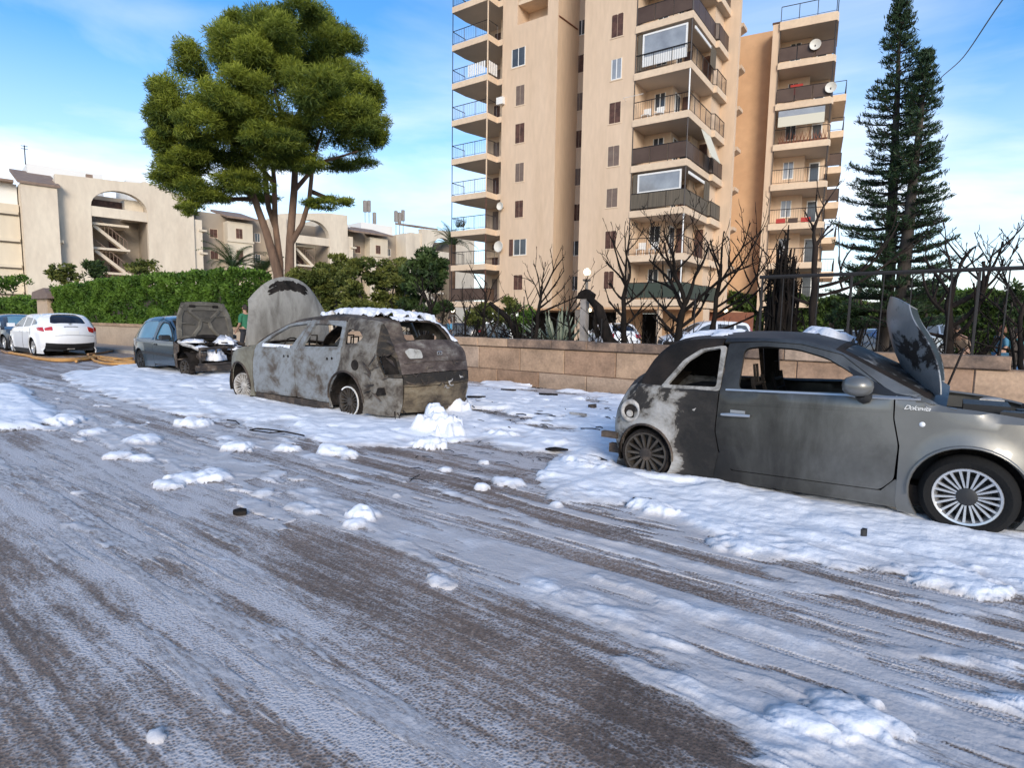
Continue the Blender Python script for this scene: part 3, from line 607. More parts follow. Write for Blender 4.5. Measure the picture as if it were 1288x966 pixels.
    # roof
    box('roof_slab', M['slab'], T, bx0-3.2, by+2.5, top, -.3, by+8.7, top+.3)
    return T
make_tower()

# ---------------------------------------------------------------- right wing, a separate block
def make_wing():
    T = empty('apartment_block', (19.25, 42.5, 0), -radians(27), label='peach apartment block with rooftop railing right of the tall tower', cat='apartment building')
    F = Frame(19.25, 42.5, 27)
    LV = [3.35+2.755*k for k in range(7)]+[22.62]; top = 22.62
    x0 = -1.15; x1 = 2.35
    xa = F.pl(963, 200, .35)[0]; xb = -6.5
    box('wall', M['peach'], T, xa, .15, 2.6, x0, 9, top); box('wall', M['peach_shaded'], T, xb, 1.6, 2.6, xa, 9, top+.25)
    box('wall', M['peach'], T, x0, 2.0, 2.6, .9, 9, top-.5); box('wall', M['peach'], T, .9, 3.2, 2.6, 2.2, 9, top-.5)
    box('roof_coping', M['shut'], T, xa-.05, .10, top+.002, x0+.05, .3, top+.10)
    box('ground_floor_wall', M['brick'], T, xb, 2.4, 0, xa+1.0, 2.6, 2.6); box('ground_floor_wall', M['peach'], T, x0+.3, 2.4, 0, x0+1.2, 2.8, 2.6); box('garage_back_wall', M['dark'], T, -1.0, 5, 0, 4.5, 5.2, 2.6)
    box('soffit', M['peach_shaded'], T, xb, 1.6, 2.45, x1, 8.9, 2.597)
    for a in (-3.6, x0+.1, x1-.5): box('pillar', M['peach'], T, a, .5, 0, a+.4, .9, 2.45)
    for k, z in enumerate(LV):
        h = .42 if k < 7 else .55
        s = MB().prism([(x0, -.02), (x1, -.02), (x1+.12, .3), (x1+.12, 4.3), (.9, 4.3), (.9, 3.2), (x0, 3.2)], z-h, z).build('balcony_slab', M['slab'], T)
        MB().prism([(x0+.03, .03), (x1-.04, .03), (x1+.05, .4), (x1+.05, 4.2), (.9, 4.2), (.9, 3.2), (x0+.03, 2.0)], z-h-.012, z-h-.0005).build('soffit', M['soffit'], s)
        pan = {6: 'smoke', 5: 'smoke', 4: None, 3: None, 2: None, 1: 'smoke' if 0 else None, 0: None, 7: None}[k]
        railing(T, [(x0+.05, .06), (x1-.05, .06), (x1+.04, .4), (x1+.04, 4.2)], z, 1.0, panel=pan, bars=k in (0, 1, 2, 3), step=.15)
        if k < 7:
            zt = LV[k+1]-.43
            window(T, F, -.55, z+.75, .25, z+2.0, 2.0, 'light' if k in (1, 2, 3) else 'win')
            d = box('balcony_door', M['white'], T, 1.2, 3.14, z, 1.9, 3.197, z+2.05); box('pane', M['glass'], d, 1.28, 3.12, z+.1, 1.82, 3.138, z+1.95)
            MB().tube([(x1-.05, .06, z), (x1-.05, .06, zt)], .03, 5).build('post', M['rail'], T)
            MB().tube([(x0+.05, .06, z), (x0+.05, .06, zt)], .025, 5).build('post', M['rail'], T)
    z = LV[4]; zt = LV[5]-.43
    box('awning', M['cloth'], T, x0+.25, -.06, z+1.15, x1-.35, -.02, zt-.5); box('awning_glass', M['glasslight'], T, x0+.25, .08, zt-.5, x1-.35, .12, zt-.05)
    g = MB()
    for i in range(14):
        a = x0+.4+i*.22; g.lathe([(0, 0), (.11, 0), (.15, .25), (0, .27)], 7, 'z', (a, .5, z))
        for j in range(5): u = random.random()*6.28; g.tube([(a, .5, z+.25), (a+.16*cos(u), .5+.1*sin(u), z+.5+random.random()*.5)], [.02, .006], 3)
    g.build('potted_plants', M['brick'], T)
    for k, px, py in ((6, 1025.5, 56), (5, 1045, 110)):
        X, Zc = F.pl(px, py, -.05); r = .36
        dd = MB().lathe([(0, .10), (r*.5, .075), (r*.85, .02), (r, -.02), (r*.97, -.045), (r*.5, .05), (0, .075)], 20, 'y', (X, -.12, Zc)).build('satellite_dish', M['dish'], T, smooth=50)
        MB().tube([(X, -.1, Zc), (X, .05, Zc-.3)], .03, 5).build('bracket', M['rail'], dd)
    box('laundry', M['redcloth'], T, -.3, 1.2, LV[5]+.9, .5, 1.25, LV[5]+1.6)
    for k in (2,):
        for i, c in enumerate((M['redcloth'], M['smoke'], M['redcloth'])): box('flower_box', c, T, x0+.5+i*.8, -.0, LV[k]+.05, x0+1.1+i*.8, .2, LV[k]+.35)
    # the further stack of balconies behind, its edge showing to the right
    T2 = empty('rear_apartment_block', (23.25, 48.5, 0), -radians(27), label='narrow stack of balconies showing behind the right-hand apartment block', cat='apartment building')
    F2 = Frame(23.25, 48.5, 27)
    box('wall', M['peach'], T2, -3.5, 1.5, 0, 1.6, 7, 19.3)
    for k in range(7):
        z = 3.3+2.72*k; box('balcony_slab', M['slab'], T2, -3, 0, z-.5, 2.55, 5, z)
        railing(T2, [(-3, .05), (2.5, .05), (2.5, 5)], z, 1.0, panel='smoke' if k in (4, 3) else None, bars=k < 3, step=.2)
make_wing()

# ---------------------------------------------------------------- the long low complex on the left
M['beige'] = mat('weathered_beige_render', (.72, .63, .50), .92, var=(.60, .51, .40), vscale=.35, fine=.05, bump=.1, bscale=10, detail=7, stretch=(1, 1, .35))
M['beige_pale'] = mat('pale_beige_render', (.66, .58, .45), .92, var=(.57, .49, .38), vscale=.2, fine=.04, stretch=(1, 1, .3))
M['beige_shaded'] = mat('shaded_beige_render', (.36, .30, .23), .92, var=(.30, .25, .2), vscale=.3)  # darker copy of the beige render, recess shade put into its colour
M['white_wall'] = mat('whitewashed_wall', (.76, .75, .72), .9)
M['tiles'] = mat('brown_roof_tiles', (.28, .20, .15), .9, var=(.2, .14, .11), vscale=2, fine=.2)
M['band'] = mat('dark_window_and_shadow_band', (.10, .08, .06), .7)  # dark colour shared by windows and the painted shade under ledges
def arch_wall(T, xs0, xs1, x0, x1, z0, zt, zsp, zbeam, y, d, top_l, top_r, depth=6.0, m='beige'):
    """wall xs0..xs1 with a tall opening x0..x1 crowned by an arch"""
    n = 14; r = (x1-x0)/2; cx = (x0+x1)/2; rise = zt-zsp
    pts = [(x0, z0), (x0, zsp)]+[(cx-r*cos(pi*i/n), zsp+rise*sin(pi*i/n)) for i in range(1, n)]+[(x1, zsp), (x1, z0)]
    g = MB()
    def top(x): u = (x-xs0)/(xs1-xs0); return top_l(x)
    xs = sorted(set([xs0, xs1]+[p[0] for p in pts]))
    low = lambda x: z0 if (x <= x0 or x >= x1) else zsp+rise*math.sqrt(max(0, 1-((x-cx)/r)**2))
    for a, b in zip(xs[:-1], xs[1:]):
        mxx = (a+b)/2; ins = x0 < mxx < x1
        la, lb = (low(a) if ins else z0), (low(b) if ins else z0)
        if ins and a == x0: la = zsp
        if ins and b == x1: lb = zsp
        ta, tb = top(a+1e-4), top(b-1e-4)
        P = [(a, la), (b, lb), (b, tb), (a, ta)]; i = len(g.v)
        g.v += [(px, y, pz) for px, pz in P]+[(px, y+d, pz) for px, pz in P]
        g.f += [(i, i+1, i+2, i+3), (i+7, i+6, i+5, i+4), (i, i+4, i+5, i+1), (i+3, i+2, i+6, i+7)]
        if not ins or a == x0: g.f.append((i, i+3, i+7, i+4))
        if not ins or b == x1: g.f.append((i+1, i+5, i+6, i+2))
    return g.build('wall', M[m], T)
def stair_bay(T, F, x0, x1, y, zbeam0, zbeam1, ztop, m='beige'):
    box('beam', M[m], T, x0, y+.05, zbeam0, x1, y+.5, zbeam1)
    box('back_wall', M['beige_shaded'], T, x0, y+4.6, 0, x1, y+4.8, ztop); 
    box('side_wall', M['beige_shaded'], T, x1-.02, y+.6, 0, x1+.2, y+4.6, ztop); box('side_wall', M['beige_shaded'], T, x0-.2, y+.6, 0, x0+.02, y+4.6, ztop)
    fl = 2.75; zs = [1.1+fl*k for k in range(5)]; xm = x0+(x1-x0)*.68
    for k, z in enumerate(zs):
        box('landing', M['beige'], T, x0+.05, y+.9, z-.25, xm, y+4.5, z)
        if k < 4:
            g = MB(); a, b = (x0+.3, xm-.2); g.prism([(a, z+fl-.05), (a, z+fl-.5), (b, z-.45), (b, z)], y+1.2, y+2.1, lambda p, q, c: (p, c, q)); st = g.build('stair_flight', M['beige'], T)
            g = MB()
            for i in range(10):
                u = i/9; g.tube([(a+(b-a)*u, y+1.15, z+fl-.05-fl*u+.05), (a+(b-a)*u, y+1.15, z+fl-.05-fl*u+.95)], .03, 4)
            g.tube([(a, y+1.15, z+fl+.9), (b, y+1.15, z+.95)], .05, 4); g.build('handrail', M['tiles'], st)
            box('door', M['shut'], T, a+2.0, y+4.5, z, a+2.9, y+4.597, z+2.0)
def make_complex():
    T = empty('apartment_complex', (-50, 64, 0), radians(44.5), label='long low beige apartment complex with arched stairwells behind the hedge', cat='apartment building')
    F = Frame(-50, 64, -44.5)
    q = lambda x, y, yy=0.0: F.pl(x/3.903, 190+y/3.903, yy)
    # far left piece with ribbon bands
    box('wall', M['beige_pale'], T, -22, .6, 0, -2.3, 10, 13.0); box('upper_wall', M['white_wall'], T, -22, 1.4, 12.2, -2.3, 10, 15.2)
    for z in (12.15, 9.35, 6.65, 3.9): box('ledge', M['beige_pale'], T, -22, .35, z-.2, -2.4, .6, z+.12); box('painted_ledge_shadow', M['band'], T, -22, .42, z-.32, -2.4, .6, z-.21)  # dark strips stand in for the shade below the ledges
    for x in (-5.3, -9, -13): window(T, F, x, 13.0, x+1.0, 14.4, 1.4, 'win')
    MB().prism([(-22, .2), (-2.6, .2), (-2.6, 6), (-22, 6)], 15.2, 15.45).build('roof', M['tiles'], T)
    # stair tower with tiled lean-to roof
    box('wall', M['beige'], T, -2.2, -1.3, 0, .78, 8, 15.1)
    MB().prism([(-1.5, 14.95), (-1.5, 15.2), (6, 17.6), (6, 17.3)], -2.45, 1.05, lambda a, b, c: (c, a, b)).build('roof', M['tiles'], T)
    for k in range(3): box('balcony_slab', M['beige_pale'], T, .80, -.9, 3.8+2.75*k, 1.15, .0, 4.1+2.75*k); box('window', M['band'], T, .785, -.8, 4.5+2.75*k, .80, -.1, 6.2+2.75*k)
    # first arch bay
    tops = [(0.8, 16.6), (1.6, 17.0), (3.9, 16.75), (6.9, 16.9), (9.0, 17.05), (9.01, 17.25), (10.8, 17.3), (12.5, 16.2), (14.3, 15.9)]
    def tl(x):
        return float(np.interp(x, [a for a, b in tops], [b for a, b in tops]))
    arch_wall(T, .8, 14.3, 3.85, 9.3, 0, 15.75, 13.75, 0, -.2, 1.0, tl, None)
    stair_bay(T, F, 3.85, 9.3, -.2, 12.65, 13.75, 15.7)
    box('inner_wall', M['beige'], T, 7.4, 1.5, 13.0, 9.3, 4.6, 15.2); box('opening', M['shut'], T, 4.1, 2.9, 13.8, 7.4, 3.0, 15.0)
    box('wall', M['beige'], T, .8, .8, 0, 3.8, 10, 16.3); box('wall', M['beige'], T, 9.35, .8, 0, 14.2, 10, 15.6)
    box('rooftop_room', M['white_wall'], T, -1.0, 5, 15, 6, 12, 18.3); box('rooftop_room', M['white_wall'], T, 8.2, 4, 15, 13.0, 10, 18.0); box('chimney', M['tiles'], T, 3.9, 1.8, 16.5, 4.5, 2.3, 17.5)
    MB().tube([(-1.0, 6, 18.3), (-1.0, 6, 20.4)], .05, 4).tube([(-1.3, 6, 20), (-.7, 6, 20)], .03, 4).tube([(-1.3, 6, 20.3), (-.7, 6, 20.3)], .03, 4).build('aerial', M['rail'], T)
    # stepped blocks between the arches
    def stepped(x0, mir=1, zt=15.3):
        box('wall', M['beige_shaded'], T, x0, 2.2, 0, x0+9.5, 10, zt-.2)
        box('wall', M['beige_pale'], T, x0+3.2, .6, 0, x0+6.4, 2.2, zt-1.2); box('wall', M['beige'], T, x0+9.0, -.6, 0, x0+10.5, 9, zt)
        box('ledge', M['beige_pale'], T, x0-.4, -.1, 9.5, x0+.5, 2.2, 9.75); box('ledge', M['beige_pale'], T, x0-.4, -.1, 12.3, x0+.5, 2.2, 12.55)
        box('wall', M['beige'], T, x0-.9, .1, 0, x0, 9, zt-1.6)
        for z in (12.0, 9.2, 6.4):
            window(T, F, x0+1.5, z, x0+2.5, z+1.1, 2.2, 'shut'); window(T, F, x0+4.2, z, x0+5.1, z+1.3, .6, 'shut'); window(T, F, x0+7.2, z, x0+8.0, z+1.2, 2.2, 'win')
            box('ledge', M['beige_pale'], T, x0+3.1, .45, z-.5, x0+6.5, .6, z-.25)
        MB().prism([(-.2, zt-.9), (-.2, zt-.65), (6, zt+.9), (6, zt+.6)], x0+2.9, x0+6.8, lambda a, b, c: (c, a, b)).build('roof', M['tiles'], T)
    stepped(15.3)
    # second arch bay
    tops2 = [(25, 15.8), (27.2, 16.2), (32, 16.9), (35.2, 17.0)]
    arch_wall(T, 25, 35.2, 27.2, 32.3, 0, 15.6, 13.3, 0, -.2, 1.0, lambda x: float(np.interp(x, [a for a, b in tops2], [b for a, b in tops2])), None)
    stair_bay(T, F, 27.2, 32.3, -.2, 12.2, 13.3, 15.5); box('wall', M['beige'], T, 32.4, .8, 0, 35.1, 10, 16.5)
    stepped(36.2, zt=15.6); 
    MB().prism([(-.9, 14.6), (-.9, 14.85), (6, 16.4), (6, 16.1)], 35.6, 38.6, lambda a, b, c: (c, a, b)).build('roof', M['tiles'], T)
    box('wall', M['beige'], T, 46.5, 0, 0, 48.6, 9, 15.9)
    box('rooftop_room', M['white_wall'], T, 41, 6, 15, 47, 12, 17.5)
    tops3 = [(48.6, 16.7), (54.6, 17.0), (58, 16.5)]
    arch_wall(T, 48.6, 60, 50.6, 55.4, 0, 15.7, 13.4, 0, -.2, 1.0, lambda x: float(np.interp(x, [a for a, b in tops3], [b for a, b in tops3])), None)
    stair_bay(T, F, 50.6, 55.4, -.2, 12.3, 13.4, 15.6)
    MB().prism([(0, 16.9), (0, 17.15), (6, 18.2), (6, 17.9)], 47.5, 52.0, lambda a, b, c: (c, a, b)).build('roof', M['tiles'], T)
    for (px, y0, y1) in ((459, 252, 281), (464, 252, 284), (471, 267, 283), (498, 265, 283), (502.5, 267, 283), (507, 264, 283)):
        x, z1 = F.pl(px, y0, 9); _, z0 = F.pl(px, y1+4, 9)
        g = MB(); g.tube([(x, 9, z0-1.5), (x, 9, z1-.1)], .07, 5); mst = g.build('antenna_mast', M['concrete'], T)
        for k in range(3): a = k*2.1; MB().box(x-.14+.22*cos(a), 9-.1+.22*sin(a), z1-1.9, x+.10+.22*cos(a), 9.05+.22*sin(a), z1).build('antenna_panel', M['concrete'], mst)
    return T
make_complex()

# ================================================================ WALL, FENCE, STREET FURNITURE
def stone(v):
    return mat('sandstone_block_%d' % 0, v, .92, var=tuple(c*.62 for c in v), vscale=2.6, fine=.14, bump=.5, bscale=14, detail=8)
M['stone'] = [mat('sandstone', c, .92, var=tuple(x*.60 for x in c), vscale=2.2, fine=.14, bump=.5, bscale=12, detail=8) for c in ((.42, .275, .175), (.46, .31, .20), (.37, .235, .15), (.44, .32, .23))]
M['coping'] = mat('sooty_coping_stone', (.30, .20, .135), .92, var=(.075, .055, .045), vscale=2.4, fine=.2, bump=.5, bscale=12, detail=8)
M['render'] = mat('buff_wall_render', (.50, .385, .275), .92, var=(.42, .32, .23), vscale=1.2, fine=.08, bump=.2, bscale=20)
M['char'] = mat('charred_wood', (.006, .0055, .005), .9, spec=.12, var=(.022, .017, .014), vscale=6, stretch=(1, 1, .3), bump=.7, bscale=30)
M['charbrown'] = mat('scorched_bark', (.032, .022, .017), .85, spec=.2, var=(.011, .009, .008), vscale=5, stretch=(1, 1, .3), bump=.6, bscale=30)
M['iron'] = mat('burnt_iron', (.025, .022, .02), .6, metal=.3)
def jit_box(g, s0, s1, t0, t1, z0, z1, r, j=.006):
    P = [(s0+r.uniform(-j, j)*.3, z0), (s1-r.uniform(-j, j)*.3, z0), (s1, z1), (s0, z1)]
    b = .012; d = r.uniform(-.008, .008); i = len(g.v)
    f = [(s0+b, z0+b), (s1-b, z0+b), (s1-b, z1-b), (s0+b, z1-b)]
    g.v += [tuple(ST(a, t0+d, c)) for a, c in f]+[tuple(ST(a, t0+.018, c)) for a, c in [(s0, z0), (s1, z0), (s1, z1), (s0, z1)]]+[tuple(ST(a, t1, c)) for a, c in [(s0, z0), (s1, z0), (s1, z1), (s0, z1)]]
    g.f += [(i, i+1, i+2, i+3)]+[(i+k, i+4+k, i+4+(k+1) % 4, i+(k+1) % 4) for k in range(4)]+[(i+4+k, i+8+k, i+8+(k+1) % 4, i+4+(k+1) % 4) for k in range(4)]+[(i+11, i+10, i+9, i+8)]
W1 = empty('stone_wall', ST(-5, 11.05), 0, label='sooty sandstone block wall with coping behind the burnt cars', cat='wall')
r = random.Random(3)
def wpart(g, name, m, **k):
    for i, v in enumerate(g.v): g.v[i] = tuple(Vector(v)-W1.location)
    return g.build(name, m, W1, **k)
g = MB(); g.prism([(-13.6, 11.075), (6, 11.075), (6, 11.31), (-13.6, 11.31)], 0, .9, lambda a, b, c: tuple(ST(a, b, c))); wpart(g, 'mortar_core', M['coping'])
for row, (z0, z1, L) in enumerate(((-.02, .335, 1.2), (.35, .885, 1.2))):
    s0 = -13.6+row*.62
    while s0 < 6:
        s1 = s0+L*r.uniform(.93, 1.07); g = MB(); jit_box(g, s0, min(s1-.014, 6.02), 11.05, 11.32, z0, z1 if s0 < .4 or row == 0 else z1-.03, r); wpart(g, 'block', M['stone'][r.randrange(4)]); s0 = s1
s0 = -13.6
while s0 < .5:
    s1 = min(s0+r.uniform(.9, 1.3), .68); g = MB(); jit_box(g, s0, s1-.008, 10.99, 11.36, .90, 1.09+r.uniform(-.008, .008), r); wpart(g, 'coping_stone', M['coping'] if s0 > -9 and s0 < -2.6 or r.random() < .4 else M['stone'][r.randrange(4)]); s0 = s1
W2 = empty('rendered_wall', ST(-25, 11.05), 0, label='plain buff rendered wall below the green hedge', cat='wall')
def w2(name, m, s0, s1, t0, t1, z0, z1):
    g = MB(); P = [(s0, t0), (s1, t0), (s1, t1), (s0, t1)]; g.prism(P, z0, z1, lambda a, b, c: tuple(ST(a, b, c)-ST(-25, 11.05))); g.build(name, m, W2)
w2('wall_face', M['render'], -58, -13.62, 11.05, 11.3, 0, 1.02)
s0 = -58
while s0 < -13.7: w2('coping_stone', M['stone'][1], s0, min(s0+1.49, -13.63), 11.0, 11.35, 1.021, 1.15); s0 += 1.5
# pier with a little tiled cap, left of the hedge
px_ = STREET.pl(47, 390, 11.0)[0]; px2 = STREET.pl(60, 390, 11.0)[0]
pr = empty('gate_pier', ST((px_+px2)/2, 11.3), -A, label='rendered gate pier with a dark tiled cap behind the white hatchback', cat='gate pier')
hw = (px2-px_)/2; box('shaft', M['render'], pr, -hw, -.3, 0, hw, .5, 2.45)
MB().prism([(-hw-.25, 2.45), (hw+.9, 2.45), (hw+.7, 2.75), (hw+.2, 3.05), (-hw, 2.85)], -.5, .8, lambda a, b, c: (a, c, b)).build('tiled_cap', M['shutgrey'], pr)
# burnt fence frame on the wall
fe = empty('metal_fence', ST(0, 11.25, 1.09), -A, label='burnt metal fence frame of thin bars standing on the stone wall', cat='fence')
MB().tube([(-2.9, 0, 1.27), (6, 0, 1.30)], .035, 6).build('top_rail', M['iron'], fe)
for i, x in enumerate([-2.85, -2.5, -2.32, -1.95, -1.45, -1.0, -.62, -.1, .22, .55, .9, 1.35, 1.8, 2.3, 2.8, 3.4, 4.0, 4.6, 5.2, 5.8]):
    rr_ = .022 if i % 4 == 0 else .010
    MB().tube([(x, 0, -.02 if x < .65 else -.22), (x+random.uniform(-.02, .02), 0, 1.25)], rr_, 5).build('post' if i % 4 == 0 else 'bar', M['iron'], fe)
for i, (px, top) in enumerate([(533, .9), (626, .75), (658, 1.0), (669, .6), (700, .5), (756, .5), (826, .9), (872, 1.0)]):
    s = STREET.pl(px, 420, 11.25)[0]; MB().tube([(s, 0, -.02), (s+.01, 0, top)], .012, 5).build('bar', M['iron'], fe)

# ---------------------------------------------------------------- lamps, post
M['lampglass'] = mat('lit_lamp_glass', (1, .92, .75), .4, emit=((1, .86, .6), 3))
M['lampglass2'] = mat('lit_bulkhead_glass', (1, .9, .7), .4, emit=((1, .82, .5), 3))
M['pole'] = mat('galvanised_pole', (.24, .22, .20), .55, metal=.5, var=(.16, .14, .12), vscale=4)
def place(name, px, py, Y, z=None, **k):
    d = ony(px, py, Y); return empty(name, (d.x, d.y, 0 if z is None else z), **k)
def street_lamp(px, py, Y, label):
    p = ony(px, py, Y); r_ = empty('street_lamp', (p.x, p.y, 0), label=label, cat='lamp', group='lit round lamps behind the wall')
    MB().tube([(0, 0, 0), (0, 0, p.z-.30)], [.055, .045], 8).build('pole', M['pole'], r_); MB().lathe([(0, p.z-.32), (.12, p.z-.30), (.14, p.z-.24), (0, p.z-.23)], 12, 'z').build('collar', M['pole'], r_)
    rr2 = .115; MB().lathe([(rr2*sin(pi*i/10)+.0001, p.z-rr2*cos(pi*i/10)) for i in range(11)], 16, 'z').build('globe', M['lampglass'], r_, smooth=60)
street_lamp(738.5, 342, 19.5, 'lit globe lamp glowing above the fallen charred trunk')
street_lamp(569, 390, 30, 'small lit lamp far behind the burnt trees left of the tower')
for px, py, lab in ((913, 391, 'small round lit lamp on the wall beside the brick ground floor'), (742, 390, 'small round lit lamp under the tower near the parked white hatchback')):
    p = ony(px, py, 33.5 if px > 800 else 36); l = empty('bulkhead_lamp', p, label=lab, cat='lamp')
    MB().lathe([(.11*sin(pi*i/8)+.0001, -.11*cos(pi*i/8)) for i in range(9)], 12, 'z').build('globe', M['lampglass2'], l, smooth=60); MB().tube([(0, 0, .14), (0, 0, .5)], .02, 5).build('bracket', M['pole'], l)
ps = STREET.pl(735, 400, 11.9)[0]
pp = empty('concrete_post', ST(ps, 11.9), -A, label='square grey concrete post with a charred top against the wall', cat='post')
box('shaft', M['concrete'], pp, -.075, -.075, 0, .075, .075, 2.05)
MB().prism([(-.18, 0), (.2, 0), (.24, .1), (.05, .22), (-.12, .14)], -.1, .1, lambda a, b, c: (a, c, 2.05+b)).build('charred_cap', M['char'], pp)
p0_ = ST(STREET.pl(744, 372, 11.8)[0], 11.8); p1_ = ST(STREET.pl(781, 428, 11.8)[0], 11.8)
lg = empty('leaning_burnt_tree', (p1_.x, p1_.y, 0), label='charred trunk leaning from the concrete post down to the wall', cat='burnt tree')
q0 = Vector((p0_.x-p1_.x, p0_.y-p1_.y, 1.98)); MB().tube([q0+Vector((-.05, 0, .08)), q0*.75+Vector((0, 0, .35)), q0*.4+Vector((.0, 0, .33)), Vector((0, 0, .9)), Vector((.1, -.05, .5))], [.07, .11, .13, .12, .10], 9).build('trunk', M['char'], lg, smooth=60)
MB().tube([q0*.8+Vector((0, 0, .3)), q0*.8+Vector((-.05, 0, -.1)), q0*.75+Vector((.02, 0, -.3))], [.06, .05, .08], 6).build('branch_stub', M['char'], lg)

# ================================================================ BURNT TREES
def limb(g, p, d, L, r, depth, rng, upb=.35, twist=.35, split=(2, 3), knob=True, minr=.005):
    """a crooked knobbly tapering branch, forking, with short twigs"""
    n = max(3, int(L/.11)); pts = [p.copy()]; rad = [r]; q = p.copy(); dd = d.copy(); kink = Vector((0, 0, 0))
    for i in range(n):
        if rng.random() < .35: kink = Vector((rng.uniform(-1, 1), rng.uniform(-.8, .8), rng.uniform(-.5, .9)))*.5
        dd = (dd+kink*twist+Vector((0, 0, upb*.10))).normalized()
        q = q+dd*(L/n); pts.append(q.copy()); rad.append(r*(1-.62*(i+1)/n)*(rng.uniform(.85, 1.3)))
    if knob and depth <= 1: rad[-1] = max(rad[-2]*1.35, .009); rad[-2] *= .9
    g.tube(pts, rad, 6 if r > .03 else 4)
    for i in range(1, n+1):
        if rng.random() < .50:
            e = Vector((rng.uniform(-1, 1), rng.uniform(-1, 1), rng.uniform(-.2, 1))).normalized(); l = rng.uniform(.03, .16); g.tube([pts[i], pts[i]+(e*.8+dd*.3)*l*.6, pts[i]+(e*.6+dd*.5+Vector((0, 0, .3)))*l], [.007, .006, .003], 3)
    if depth > 0:
        for k in range(rng.randint(*split)):
            j = rng.randint(max(1, n//3), n); a = rng.uniform(0, 6.28); e = Vector((cos(a), sin(a), rng.uniform(.1, .9))).normalized()
            nd = (dd*.55+e*.75).normalized(); limb(g, pts[j], nd, L*rng.uniform(.4, .7), max(minr, rad[j]*.68), depth-1, rng, upb, twist, split, knob, minr)
def burnt_tree(px, base_t, H, r, label, seed, limbs, lean=0.0, m='char', name='burnt_tree', dist_t=None, group=None, crown=1.0, extra=None, lz=None):
    """limbs: list of (height fraction, azimuth deg in street frame, elevation deg, length, depth)"""
    s = STREET.pl(px, 405, base_t)[0]; o = ST(s, base_t); T = empty(name, o, -A, label=label, cat='burnt tree', group=group); rng = random.Random(seed)
    g = MB(); n = 8; pts = []
    for i in range(n+1):
        u = i/n; pts.append(Vector((lean*u*H+.05*sin(u*5+seed)+.018*sin(u*19+seed), .04*cos(u*4+seed), H*u)))
    g.tube(pts, [r*(1.25-.25*min(1, i*.8))*(1-.55*i/n)*(1+.14*sin(i*2.7+seed))*.74 for i in range(n+1)], 10); g.build('trunk', M[m], T, smooth=60)
    for hf, az, el, L, dp in limbs:
        k = hf*n; i = min(n-1, int(k)); p = pts[i].lerp(pts[i+1], k-i); a = radians(az); e = radians(el)
        b = MB(); limb(b, p, Vector((cos(a)*cos(e), sin(a)*cos(e), sin(e))), L*crown, max(.016, r*.25), dp, rng); b.build('branch', M[m], T)
    return T
def L_(rng, n, h0, h1, e0, e1, l0, l1, dp):
    return [(rng.uniform(h0, h1), 360*i/n+rng.uniform(-25, 25), rng.uniform(e0, e1), rng.uniform(l0, l1), dp) for i in range(n)]
q = random.Random(11)
burnt_tree(677, 11.9, 2.15, .10, 'charred pollarded tree behind the wall right of the spiky agave', 2, [(.98, 100, 78, .9, 1), (.95, 170, 60, .8, 1), (.9, 20, 48, 1.0, 1), (.85, -10, 25, 1.0, 1), (.8, 5, 15, 1.1, 1), (.75, 175, 30, .8, 1), (.55, 180, 48, .9, 1), (1.0, 30, 62, 1.1, 1), (.97, 200, 82, .9, 1)])
burnt_tree(607, 12.0, 2.25, .075, 'thin charred tree between the white post and the leaning burnt branch', 3, L_(q, 7, .65, 1, 15, 75, .6, 1.0, 1))
burnt_tree(583, 12.2, 1.9, .07, 'short charred stump tree left of the thin charred tree', 4, L_(q, 5, .6, 1, 30, 80, .4, .8, 1))
burnt_tree(649, 11.8, 1.75, .05, 'very thin charred sapling beside the agave', 5, L_(q, 5, .6, 1, 30, 80, .25, .5, 0))
burnt_tree(718, 11.8, 1.75, .07, 'slender charred tree left of the concrete post', 6, [(.95, 20, 40, .9, 1), (.9, 165, 35, .7, 1), (.98, 80, 70, .6, 1), (.8, 190, 20, .5, 1), (1, 10, 55, 1.1, 1)])
burnt_tree(787, 11.8, 2.35, .125, 'thick charred tree beside the leaning trunk, in front of the white hatchback', 7, [(.98, 175, 65, .9, 2), (.95, 120, 80, 1.2, 2), (.97, 10, 70, 1.1, 2), (.85, 200, 30, .5, 1), (.8, 10, 35, .9, 1), (.6, 5, 40, .7, 1), (.55, 180, 20, .35, 1), (.7, 185, 25, .5, 1), (1, 240, 60, 1.0, 1)])
burnt_tree(830, 12.2, 1.0, .05, 'low tangle of charred twigs left of the biggest burnt tree', 17, L_(q, 9, .2, 1, 5, 60, .5, .9, 1))
burnt_tree(857, 11.9, 1.9, .17, 'biggest burnt tree on the wall with a dense crown of charred boughs', 8, [(.9, 0, 45, 1.5, 3), (.95, 180, 60, 1.3, 3), (1, 90, 80, 1.6, 3), (.8, 180, 35, 1.0, 2), (.75, 20, 30, 1.0, 2), (.6, 185, 50, .9, 2), (1, 270, 60, 1.4, 3), (.98, 45, 65, 1.5, 3), (.95, 150, 50, 1.3, 3), (.5, 5, -10, .9, 1)])
burnt_tree(899, 11.9, 2.7, .10, 'tall straight burnt trunk with long thin boughs reaching right', 9, [(.62, 0, 35, 1.6, 1), (.60, 5, 20, 1.7, 1), (.75, 0, 50, 1.5, 1), (.85, 10, 60, 1.3, 1), (.95, 100, 80, .8, 1), (.9, 180, 70, .8, 1), (.5, 5, 15, 1.7, 1), (.68, 350, 28, 1.5, 1), (.97, 200, 60, .6, 1)])
burnt_tree(943, 11.7, 2.15, .06, 'slender burnt tree with a forked top left of the charred cypress', 10, [(1, 170, 70, 1.1, 1), (.97, 10, 45, .8, 1), (.9, 0, 20, .8, 1), (.8, 175, 45, 1.1, 0), (.85, 5, 10, .7, 1), (.95, 30, 60, .8, 1)], lean=.06)
